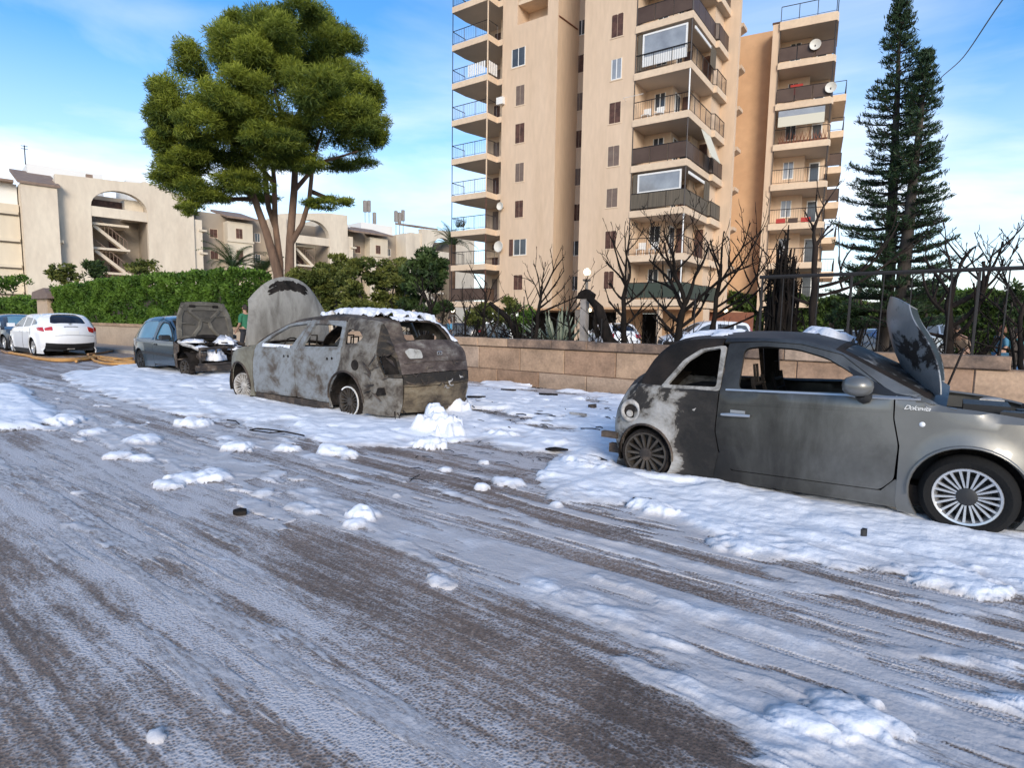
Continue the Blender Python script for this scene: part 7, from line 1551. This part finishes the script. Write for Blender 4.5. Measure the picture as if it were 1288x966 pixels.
    wheel(T, 0, -.78, .29, .30, .20, .18, -1, M['tyre'], M['black_plastic'], 7); wheel(T, 0, .78, .29, .30, .20, .18, 1, M['tyre'], M['black_plastic'], 7); wheel(T, 2.58, -.76, .22, .24, .19, .16, -1, M['burnt_tyre'], M['burnt_alloy'], 9, steer=.1); wheel(T, 2.58, .76, .22, .24, .19, .16, 1, M['burnt_tyre'], M['burnt_alloy'], 9)
    # foam heaps among the engine parts
    for i, (x, y, z, a, b, h) in enumerate(((2.45, -.45, .84, .28, .24, .07), (2.75, .20, .80, .30, .22, .16), (2.95, -.15, .40, .16, .25, .22), (3.02, .35, .66, .12, .2, .08), (2.9, -.5, .72, .15, .15, .05), (2.35, .55, .84, .2, .1, .05))):
        n = 16; v = []; f = []
        for k in range(7):
            for j in range(n): t = 2*pi*j/n; rr = cos(k/6*pi/2)**.7; wob = 1+.30*sin(3*t+i)+.22*sin(7*t+i*2+k)+.12*sin(11*t+k); v.append((x+a*rr*wob*cos(t), y+b*rr*wob*sin(t), z+h*sin(k/6*pi/2)*(1+.35*sin(5*t+k)+.2*sin(9*t))))
        for k in range(6):
            for j in range(n): f.append((k*n+j, k*n+(j+1) % n, (k+1)*n+(j+1) % n, (k+1)*n+j))
        o = np_mesh('engine_foam', np.array(v), np.array(f), M['carfoam'], smooth=True); o.location = T.location; o.rotation_euler = T.rotation_euler; tag(o, 'clot of foam among the burnt engine parts of the blue hatchback', 'foam', kind='stuff')
    return c
blue_hatch()

# ---------------------------------------------------------------- 4: ordinary hatchbacks and estates
def plain_car(name, loc, rz, label, paint, H=1.48, Lh=4.3, Wd=.90, kind='hatch', detail=True, glass=None, group=None, rear_glass_shape=None):
    """an intact car; x = 0 at the rear axle"""
    k = H/1.48; fo = Lh-.85-2.65
    if kind == 'hatch': OUT = [(-.72, .30, .08), (-.80, .42, .20), (-.83, .62, .24), (-.80, .80, .24), (-.76, .92, .22), (-.66, 1.03, .20), (-.44, 1.25, .16), (-.22, 1.385, .10), (.15, 1.43, .05), (.75, 1.45, .05), (1.30, 1.43, .05), (1.70, 1.33, .06), (2.15, 1.12, .10), (2.45, .96, .10), (2.60, .93, .07), (3.0, .85, .07), (3.30, .74, .12), (3.42, .58, .20), (3.44, .38, .20), (3.40, .24, .16)]
    else: OUT = [(-.80, .28, .06), (-.86, .42, .12), (-.88, .62, .12), (-.86, .86, .12), (-.82, 1.0, .12), (-.70, 1.25, .10), (-.58, 1.46, .07), (-.35, 1.53, .05), (.4, 1.56, .05), (1.0, 1.56, .05), (1.5, 1.52, .05), (1.8, 1.42, .06), (2.2, 1.18, .08), (2.45, 1.02, .08), (2.6, .99, .07), (3.05, .92, .07), (3.36, .80, .10), (3.46, .62, .16), (3.48, .4, .16), (3.44, .25, .14)]
    OUT = [(a, b*k, d) for a, b, d in OUT]; ar = [(0, .32, .37), (2.65, .32, .37)]
    c = Car(name, loc, rz, Wd, OUT, label, belt=[(-1, 1.02*k), (.2, .97*k), (3.6, .92*k)], tum=.36, taper=(2.4, .20, .1, .12), r=.10, arches=ar, group=group); T = c.T; l = c.l; gl = glass or M['glass']; z = lambda a: a*k
    top = 1.345 if kind == 'hatch' else 1.46
    w1 = [(1.14, z(1.0)), (1.10, z(top)), (1.45, z(top-.02)), (1.80, z(top-.15)), (2.30, z(.985))]; w2 = [(.26, z(1.03)), (.20, z(top-.03)), (1.02, z(top)), (1.06, z(1.0))]
    w3 = [(.17, z(1.05)), (.12, z(top-.05)), (-.18, z(top-.10)), (-.36, z(1.12))] if kind == 'hatch' else [(.12, z(1.05)), (.10, z(top-.02)), (-.42, z(top-.05)), (-.60, z(1.08))]
    st = .10 if detail else .16
    for sgn in (-1, 1):
        c.side('body_side', [(-2, .1), (4, .1), (4, 2), (-2, 2)], [rpoly(p, .05) for p in (w1, w2, w3)], paint, sgn, step=st, thick=.02)
        for p in (w1, w2, w3): c.side('side_glass', rpoly(p, .05), [], gl, sgn, off=-.012, thick=.004, step=.14)
        for x, sl in ((1.10, .0), (2.42, .03), (.18, -.02)):
            pts = []
            for zz in np.linspace(.24, z(.97), 7):
                if x == .18 and zz < .66: continue
                pts.append((x+sl*(zz-.3), sgn*(float(c.w(x, zz)[0])+.002), zz))
            c.part('door_seam', MB().tube(pts, .005, 4), M['black_plastic'])
        for x in (1.22, .32): yh = float(c.w(x, z(.84))[0]); c.part('door_handle', MB().box(x, sgn*yh-.02, z(.825), x+.16, sgn*yh+.025, z(.855)), paint)
        c.side('sill_trim', [(.38, .1), (2.28, .1), (2.28, .26), (.38, .26)], [], M['black_plastic'], sgn, off=.006, thick=.01, step=.16)
        ym = float(c.w(2.15, z(1.0))[0]); g = MB(); g.prism([(2.05, z(.99)), (2.22, z(.99)), (2.20, z(1.11)), (2.08, z(1.12))], sgn*(ym+.02), sgn*(ym+.24), lambda a, b, q: (a, q, b)); c.part('mirror', g, paint)
        for x in (0, 2.65):
            arch_liner(c, x, .32, .375, sgn); wheel(T, x, sgn*(Wd-.035), .32, .32, .22, .20, sgn, M['tyre'], M['alloy'], 7)
    if kind == 'hatch':
        gw = rpoly([(l[5]+.03, -.58), (l[5]+.10, -.70), (l[6]+.06, -.66), (l[7]-.03, -.52), (l[7]-.01, 0), (l[7]-.03, .52), (l[6]+.06, .66), (l[5]+.10, .70), (l[5]+.03, .58), (l[5]-.03, 0)], .05)
    else: gw = rpoly([(l[4]+.04, -.66), (l[6]-.04, -.60), (l[6]-.04, .60), (l[4]+.04, .66)], .05)
    c.wrap('rear_bumper', 0, l[1]+.06, M['black_plastic'], step=st); c.wrap('bumper_skin', l[1]+.065, l[2]+.08, paint, step=st); c.wrap('tailgate', l[2]+.088, l[7], paint, holes=[gw], step=st*.8); c.wrap('rear_glass', 0, 0, mat('dark_rear_glass', (.012, .012, .016), .10, spec=.8) if kind == 'hatch' else gl, poly=gw, off=-.012, thick=.004, step=.1)
    c.wrap('roof', l[7], l[10]+.2, paint, step=st); c.wrap('windscreen_frame', l[10]+.2, l[13], paint, holes=[[(l[10]+.26, -.66), (l[13]-.06, -.74), (l[13]-.06, .74), (l[10]+.26, .66)]], step=.12); c.wrap('windscreen', l[10]+.25, l[13]-.05, gl, v0=-.84, v1=.84, off=-.01, thick=.004, step=.14)
    c.wrap('bonnet', l[13], l[16], paint, step=.14); c.wrap('front_bumper', l[16], l[19], paint, step=.14); c.wrap('grille', l[17]-.06, l[17]+.10, M['black_plastic'], v0=-.5, v1=.5, off=.012, thick=.01)
    for sgn in (-1, 1):
        lo = l[4] if kind == 'hatch' else l[3]
        P = rpoly([(lo-.10, sgn*.74*Wd), (lo-.13, sgn*.985*Wd), (lo+.06, sgn*.985*Wd), (lo+.05, sgn*.70*Wd)], .04)
        if kind != 'hatch': P = rpoly([(lo-.1, sgn*.80*Wd), (lo-.1, sgn*.99*Wd), (l[6]-.1, sgn*.99*Wd), (l[6]-.1, sgn*.84*Wd)], .03)
        c.wrap('tail_lamp', 0, 0, M['red_lens'], poly=P, off=.012, thick=.02, step=.05)
        c.side('tail_lamp', rpoly([(-.90, z(.86)), (-.52, z(.90)), (-.46, z(1.00)), (-.86, z(1.02))], .04) if kind == 'hatch' else rpoly([(-.95, z(.9)), (-.72, z(.92)), (-.62, z(1.3)), (-.95, z(1.3))], .04), [], M['red_lens'], sgn, off=.010, thick=.02, step=.05)
        c.wrap('headlamp', 0, 0, M['clear_lens'], poly=rpoly([(l[16]-.06, sgn*.55*Wd), (l[16]-.08, sgn*.97*Wd), (l[16]+.10, sgn*.97*Wd), (l[16]+.10, sgn*.60*Wd)], .03), off=.012, thick=.02, step=.06)
    def fl(lc, v, off): return Vector(c.wrapfn(np.array([lc]), np.array([v]), off)[0])
    lp = l[3]-.02; a, b = fl(lp-.06, -.3, .012), fl(lp+.06, .3, .012); c.wrap('number_plate', lp-.06, lp+.06, M['plate'], v0=-.29, v1=.29, off=.010, thick=.008)
    c.wrap('tailgate_seam', l[2]+.078, l[2]+.09, M['black_plastic'], v0=-.97, v1=.97, off=.001, thick=.01); c.wrap('chrome_strip', l[4]-.005, l[4]+.012, M['chrome'], v0=-.28, v1=.28, off=.012, thick=.008)
    if kind == 'hatch':
        p = fl(l[4]+.07, 0, .014); e = MB(); n_ = 14; e.v += [(p.x, p.y+.055*cos(2*pi*i/n_), p.z+.026*sin(2*pi*i/n_)) for i in range(n_)]+[(p.x-.012, p.y+.055*cos(2*pi*i/n_), p.z+.026*sin(2*pi*i/n_)) for i in range(n_)]; e.f = [tuple(range(n_)), tuple(range(n_, 2*n_))]+[(i, (i+1) % n_, n_+(i+1) % n_, n_+i) for i in range(n_)]; c.part('oval_badge', e, M['chrome'])
        c.wrap('roof_spoiler', l[7]-.05, l[8]-.1, paint, off=.02, v0=-.92, v1=.92, thick=.02); c.part('aerial', MB().tube([(.35, 0, 1.47*k), (.22, 0, 1.62*k)], .008, 4), M['black_plastic']); c.part('exhaust', MB().box(-.86, -.1, .26, -.7, .12, .32), M['pale_alloy'])
    c.part('interior', MB().box(-.4, -.62, .3, 2.2, .62, .86), M['soot']); c.part('underbody', MB().box(-.7, -.72, .2, 3.2, .72, .36), M['black_plastic'])
    for x in (.5, 1.35):
        for sy in (-.38, .38): c.part('seat', MB().box(x, sy-.24, .6, x+.14, sy+.24, 1.12).box(x+.02, sy-.1, 1.14, x+.12, sy+.1, 1.3), M['soot'])
    return c
M['white_paint'] = mat('white_car_paint', (.76, .77, .79), .25, coat=.7)
M['grey_paint'] = mat('dark_grey_car_paint', (.05, .055, .065), .22, metal=.4, coat=.7)
M['blue_paint'] = mat('deep_blue_car_paint', (.05, .09, .20), .22, metal=.3, coat=.7)
M['silver_paint'] = mat('silver_car_paint', (.42, .44, .46), .25, metal=.6, coat=.6)
M['skyglass'] = mat('painted_sky_reflection_glass', (.10, .22, .28), .06, spec=1., var=(.22, .38, .44), vscale=.8)  # teal colour stands in for the reflected sky
plain_car('hatchback_car', ST(-26.39-.15, 6.41+.93), RZ_B, 'clean white hatchback seen from behind, parked beyond the yellow hoses', M['white_paint'], H=1.54, Wd=.94)
plain_car('parked_car', ST(-34.0, 7.5), RZ_F, 'dark grey car parked nose to nose with the white hatchback at the left edge', M['grey_paint'], H=1.50, Wd=.88, glass=M['skyglass'])
# cars in the court of the tower
def court_car(px, py, Y, rz, label, paint, **k):
    p = ony(px, 405, Y); return plain_car('parked_car', (p.x, p.y, 0), rz, label, paint, detail=False, **k)
court_car(779, 415, 27.5, radians(98), 'white hatchback parked under the tower behind the leaning trunk', M['white_paint'], H=1.55)
court_car(920, 408, 29, radians(186), 'long white estate car parked behind the slender burnt tree', M['white_paint'], kind='estate', H=1.62)
court_car(1030, 412, 24, radians(8), 'small dark grey car between the charred cypress and the norfolk pine', M['grey_paint'], H=1.42)
court_car(592, 415, 40, radians(175), 'dark car parked far back beside the white pillar', M['grey_paint'], H=1.45)
court_car(1118, 412, 33, radians(200), 'deep blue car behind the raised bonnet, left of the scorched trunk', M['blue_paint'], H=1.5)
court_car(1172, 408, 36, radians(190), 'silver estate car right behind the raised bonnet', M['silver_paint'], kind='estate', H=1.8)
court_car(1232, 410, 38, radians(188), 'pale silver van-like car behind the scorched boughs near the right edge', M['silver_paint'], kind='estate', H=1.9)

# ================================================================ PEOPLE
SKIN = mat('skin', (.42, .24, .16), .6)
def skin_body(T, name, joints, edges, rad, m, sub=2):
    me = bpy.data.meshes.new(name); me.from_pydata(joints, edges, []); o = bpy.data.objects.new(name, me); COL.objects.link(o)
    md = o.modifiers.new('skin', 'SKIN'); sv = me.skin_vertices[0].data
    for i, r in enumerate(rad): sv[i].radius = (r if hasattr(r, '__len__') else (r, r))
    sv[0].use_root = True; s = o.modifiers.new('sub', 'SUBSURF'); s.levels = s.render_levels = sub
    bpy.context.view_layer.update(); dg = bpy.context.evaluated_depsgraph_get(); m2 = bpy.data.meshes.new_from_object(o.evaluated_get(dg)); bpy.data.objects.remove(o); m2.materials.clear(); m2.materials.append(m)
    m2.polygons.foreach_set('use_smooth', [True]*len(m2.polygons)); return link(name, m2, T)
def person(loc, rz, label, top, trousers, hair, H=1.75, arms=((.10, .30), (-.05, .28)), stride=.18, hairlen=0., bend=0., dress=None, shoes=None):
    T = empty('person', loc, rz, label=label, cat='person'); k = H/1.75; f = bend
    J = [(0, 0, .95), (0.01, 0, 1.12), (.02+f*.1, 0, 1.30), (.01+f*.2, 0, 1.43), (.02+f*.25, 0, 1.50), (.035+f*.3, 0, 1.575), (.03+f*.32, 0, 1.66), (.02+f*.32, 0, 1.72),
         (0, .09, .90), (stride*.5, .10, .50), (stride*.6, .10, .09), (stride*.6+.15, .11, .045), (0, -.09, .90), (-stride*.3, -.10, .50), (-stride, -.10, .10), (-stride+.14, -.11, .05),
         (.01+f*.2, .17, 1.41), (.0+f*.15, .215, 1.15), (arms[0][0]+.1+f*.2, .20, 1.15-arms[0][1]*.75), (.01+f*.2, -.17, 1.41), (.0+f*.15, -.215, 1.15), (arms[1][0]+.1+f*.2, -.20, 1.15-arms[1][1]*.75)]
    E = [(0, 1), (1, 2), (2, 3), (3, 4), (4, 5), (5, 6), (6, 7), (0, 8), (8, 9), (9, 10), (10, 11), (0, 12), (12, 13), (13, 14), (14, 15), (3, 16), (16, 17), (17, 18), (3, 19), (19, 20), (20, 21)]
    R = [(.13, .10), (.12, .09), (.145, .10), (.10, .075), .052, .062, (.082, .078), .06, .085, .058, .040, .035, .085, .058, .040, .035, .058, .042, .030, .058, .042, .030]
    J = [tuple(c*k for c in j) for j in J]; b = skin_body(T, 'body', J, E, R, SKIN)
    # clothes follow the body, slightly larger
    Ct = [J[i] for i in (1, 2, 3, 16, 17, 19, 20)]; lo = (J[0][0], J[0][1], J[0][2]-.04); skin_body(T, 'shirt', [Ct[1], Ct[0], lo, Ct[2], Ct[3], Ct[4], Ct[5], Ct[6]], [(0, 1), (1, 2), (0, 3), (3, 4), (4, 5), (3, 6), (6, 7)], [(.165, .115), (.145, .11), (.145, .115), (.115, .085), .072, .054, .072, .054], top)
    if dress: skin_body(T, 'skirt', [J[0], (0, 0, .7*k), (0, 0, .45*k)], [(0, 1), (1, 2)], [(.15, .12), (.18, .15), (.21, .18)], trousers)
    else: skin_body(T, 'trousers', [J[0], J[8], J[9], tuple(np.array(J[10])+np.array((0, 0, .03))), J[12], J[13], tuple(np.array(J[14])+np.array((0, 0, .03)))], [(0, 1), (1, 2), (2, 3), (0, 4), (4, 5), (5, 6)], [(.15, .115), .10, .072, .055, .10, .072, .055], trousers)
    hx, hz = J[6][0], J[6][2]; g = MB(); n = 14
    for i in range(9):
        a = pi*i/8*.62; r_ = sin(a)
        for j in range(n): t = 2*pi*j/n; back = .018 if cos(t) < 0 else -.014; g.v.append((hx-.012+(r_*.094+back*r_)*cos(t), r_*.088*sin(t), hz+.005+.112*cos(a)-(.03+hairlen)*(r_**3)*(cos(t) < .2)))
    for i in range(8):
        for j in range(n): g.f.append((i*n+j, i*n+(j+1) % n, (i+1)*n+(j+1) % n, (i+1)*n+j))
    g.build('hair', hair, T, smooth=60)
    # face: nose, ears, eyes, mouth; hands with fingers
    g = MB(); g.prism([(hx+.075, hz+.005), (hx+.105, hz-.028), (hx+.078, hz-.034)], -.010, .010, lambda a, b_, c: (a, c, b_)); g.build('nose', SKIN, b)
    for s in (-1, 1):
        MB().lathe([(.0005, s*.012), (.018, s*.008), (.02, -s*.006)], 8, 'y', (hx-.005, s*.083, hz-.012)).build('ear', SKIN, b); MB().box(hx+.074, s*.032-.011, hz+.0, hx+.082, s*.032+.011, hz+.010).build('eye', M['dark'], b)
    MB().box(hx+.070, -.022, hz-.057, hx+.080, .022, hz-.050).build('mouth', M['redcloth'], b)
    for i, s in ((18, 1), (21, -1)):
        w_ = Vector(J[i]); e = (w_-Vector(J[i-1])).normalized(); side = Vector((1, 0, 0)); g = MB(); palm_ = w_+e*.05; g.tube([w_-e*.01, w_+e*.04, w_+e*.085], [.022, .030, .026], 8)
        for q, (o_, L) in enumerate(((-.024, .065), (-.008, .078), (.008, .072), (.023, .058))): p0 = w_+e*.08+side*o_; g.tube([p0, p0+e*L*.5+Vector((.006, -s*.004, 0)), p0+e*L*.95+Vector((.016, -s*.014, 0))], [.0085, .008, .006], 6)
        p0 = w_+e*.03+side*.026; g.tube([p0, p0+side*.022+e*.025, p0+side*.03+e*.055], [.010, .009, .007], 6); g.build('hand', SKIN, b, smooth=60)
    for i in (10, 14): a = J[i]; g = MB(); g.prism([(a[0]-.07, 0), (a[0]+.20, 0), (a[0]+.21, .035), (a[0]+.08, .085), (a[0]-.06, .09)], a[1]-.045, a[1]+.045, lambda p, q, c: (p, c, q)); g.build('shoe', shoes or M['black_plastic'], T)
    return T
pants = mat('dark_trousers', (.03, .03, .035), .9); gshirt = mat('green_shirt', (.022, .13, .065), .85, var=(.03, .17, .09), vscale=6); dhair = mat('dark_hair', (.03, .02, .015), .8)
bshirt = mat('blue_shirt', (.10, .32, .50), .85); wsh = mat('white_shirt', (.60, .60, .60), .85); tan = mat('tan_shirt', (.45, .32, .22), .85); bj = mat('blue_jeans', (.06, .13, .26), .9)
pp_ = ony(309, 405, 19.5); person((pp_.x, pp_.y, .12), radians(150), 'man in a green shirt with short dark hair walking past the raised ashen bonnet', gshirt, pants, dhair, H=1.80)
pp_ = ony(566, 410, 26); person((pp_.x, pp_.y, 0), radians(200), 'person in a pale blue top walking far behind the wreck roof', bshirt, bj, dhair, H=1.7, hairlen=.1)
pp_ = ony(553, 410, 26.6); person((pp_.x, pp_.y, 0), radians(190), 'person in a white shirt standing left of the one in pale blue', wsh, pants, dhair, H=1.68)
pp_ = ony(1216, 412, 15.5); person((pp_.x, pp_.y, -.1), radians(200), 'person in a tan top bending beside the scorched trunk behind the fence', tan, pants, dhair, H=1.70, bend=1.2)
pp_ = ony(1262, 412, 16.5); person((pp_.x, pp_.y, -.1), radians(170), 'brown-haired person in blue overalls near the right edge behind the fence', mat('blue_overall', (.07, .20, .30), .9), mat('blue_overall_legs', (.06, .16, .26), .9), mat('brown_hair', (.16, .07, .04), .8), H=1.72, hairlen=.06)
pp_ = ony(1281, 412, 17.0); person((pp_.x, pp_.y, -.1), radians(20), 'person in a turquoise top at the right edge behind the fence', mat('turquoise_top', (.10, .38, .40), .9), bj, dhair, H=1.66)

# ================================================================ HOSES, DEBRIS, CABLE
hose_m = mat('yellow_fire_hose', (.52, .28, .085), .7, var=(.40, .20, .06), vscale=6)
hose_d = mat('dirty_fire_hose', (.32, .19, .10), .8, var=(.22, .13, .08), vscale=5)
def hose(pix, r_, m, label, grp='fire hoses laid between the parked cars', wob=.06):
    pts = [onz(a, b, .04) for a, b in pix]; P = catmull([tuple(p) for p in pts], 8); rg = random.Random(int(pix[0][0]))
    P = [(a+rg.uniform(-wob, wob)*.4, b+rg.uniform(-wob, wob)*.4, r_+.004+.01*rg.random()) for a, b, c in P]; c = P[len(P)//2]; g = MB(); g.tube([(a-c[0], b-c[1], z) for a, b, z in P], r_, 8); o = g.build('fire_hose', m, None, smooth=60); o.location = (c[0], c[1], 0); return tag(o, label, 'hose', grp)
hose([(12, 444), (30, 447), (60, 452), (95, 452), (120, 449), (150, 452), (168, 455)], .045, hose_m, 'yellow hose passing close under the tail of the white hatchback')
hose([(40, 450), (70, 454), (105, 453), (128, 450), (148, 456), (170, 459)], .045, hose_m, 'yellow hose curving widest in front of the white hatchback')
hose([(95, 455), (112, 451), (124, 449), (140, 452), (168, 451)], .04, hose_m, 'yellow hose crossing the others right of the white hatchback')
hose([(112, 449), (122, 455), (140, 458), (170, 458)], .04, hose_m, 'yellow hose nearest the foam beside the blue hatchback')
hose([(118, 447), (126, 452), (145, 455), (170, 456)], .04, hose_m, 'yellow hose in the middle of the bundle by the blue hatchback')
hose([(110, 446), (128, 444), (146, 441), (166, 441)], .04, hose_d, 'dull brown hose rising towards the hedge wall behind the bundle')
hose([(2, 441), (10, 444), (22, 441), (40, 445)], .04, hose_d, 'dull hose end lying under the dark grey car')
def scrap(px, py, w_, h_, rz, label, m='soot', t=.03, seed=0, name='charred_scrap', z=.04):
    p = onz(px, py, z); rg = random.Random(seed+int(px)); n = 7; P = [(w_*.5*cos(2*pi*i/n)*rg.uniform(.6, 1.2), h_*.5*sin(2*pi*i/n)*rg.uniform(.5, 1.3)) for i in range(n)]
    g = MB(); g.prism(P, 0, t); o = g.build(name, M[m], None, label=label, cat='debris'); o.location = p; o.rotation_euler = (rg.uniform(-.15, .15), rg.uniform(-.15, .15), rz); return o
scrap(1087, 674, .055, .045, .4, 'small black plastic clip lying on the foam below the grey hatchback door', 'black_plastic', .045, 1, 'plastic_clip', z=.09)
scrap(303, 646, .12, .07, .2, 'black lump lying on the slushy road left of the foam ridge', 'soot', .03, 2, z=.012)
scrap(752, 580, .35, .10, -.6, 'flat black piece under the burnt tail of the grey hatchback', 'soot', .03, 3, z=.05)
scrap(600, 500, .5, .12, -.4, 'black scrap on the foam right of the wreck near the wall', 'soot', .03, 4, z=.05)
scrap(638, 491, .45, .10, -.5, 'long black scrap at the foot of the stone wall', 'soot', .03, 5, z=.07)
scrap(690, 497, .6, .12, -.6, 'black scrap by the wall, nearer the grey hatchback', 'soot', .03, 6, z=.07)
scrap(730, 522, .35, .15, -.5, 'grey bent scrap of metal on the foam left of the grey hatchback', 'pale_alloy', .03, 7, z=.07)
scrap(745, 513, .16, .10, .4, 'small standing scrap by the bent metal on the foam', 'rust', .06, 8, z=.07)
scrap(700, 566, .30, .08, -.4, 'charred sliver at the edge of the foam in the middle of the gap', 'soot', .02, 9, z=.05)
scrap(810, 632, .18, .10, -.4, 'brown scrap beside the foam lump below the burnt rear wheel', 'rust', .03, 10, z=.03)
# the tangle of thin charred laths on the foam in front of the wreck
lt = empty('charred_lath', onz(345, 543, .07), -A+.25, label='thin charred lath with a loop lying on the foam before the wreck', cat='debris'); MB().tube([(-.35, .05, 0), (-.1, .0, .02), (.15, .02, .01), (.5, -.03, 0)], .010, 4).tube([(-.35, .05, .0), (-.30, -.10, .01), (.05, -.12, .01), (.15, .02, .01)], .008, 4).build('strip', M['soot'], lt)
lt = empty('charred_lath', onz(293, 531, .06), -A, label='short charred lath left of the looped one on the foam', cat='debris'); MB().tube([(-.22, .03, 0), (.0, .04, .01), (.2, -.02, 0)], .010, 4).build('strip', M['soot'], lt)
rg = random.Random(9); g = MB()
for i in range(60):
    px = rg.uniform(520, 735); py = 560+rg.uniform(-14, 52)+(px-620)*.08; p = onz(px, py, .012); a = -A+rg.gauss(0, .5); L = rg.uniform(.02, .12); d = Vector((cos(a), sin(a), 0)); g.tube([p-d*L, p+d*L*.2+Vector((0, 0, .01)), p+d*L], rg.uniform(.002, .005), 3)
for i in range(70):
    px = rg.uniform(590, 770); py = rg.uniform(485, 540); p = onz(px, py, .055); a = -A+rg.gauss(0, .5); L = rg.uniform(.02, .14); d = Vector((cos(a), sin(a), 0)); g.tube([p-d*L, p+d*L*.2+Vector((0, 0, .012)), p+d*L], rg.uniform(.004, .010), 3)
g.build('charred_litter', M['soot'], None, kind='stuff', label='black splinters scattered over the slush between the wrecks', cat='debris')
# overhead cable at the top right
a_, b_ = ony(1262, -2, 14), ony(1185, 96, 24); mid = (a_+b_)/2-Vector((0, 0, .25)); a2 = a_+(a_-b_)*.6; b2 = b_+(b_-a_)*.35
o = MB().tube([tuple(Vector(p)-mid) for p in catmull([tuple(a2), tuple(a_), tuple(mid), tuple(b_), tuple(b2)], 6)], .016, 5).build('overhead_cable', M['black_plastic'], None, label='black cable hanging across the sky at the top right', cat='cable'); o.location = mid
p1 = ony(450, 268, 60); p2 = ony(418, 262, 60)
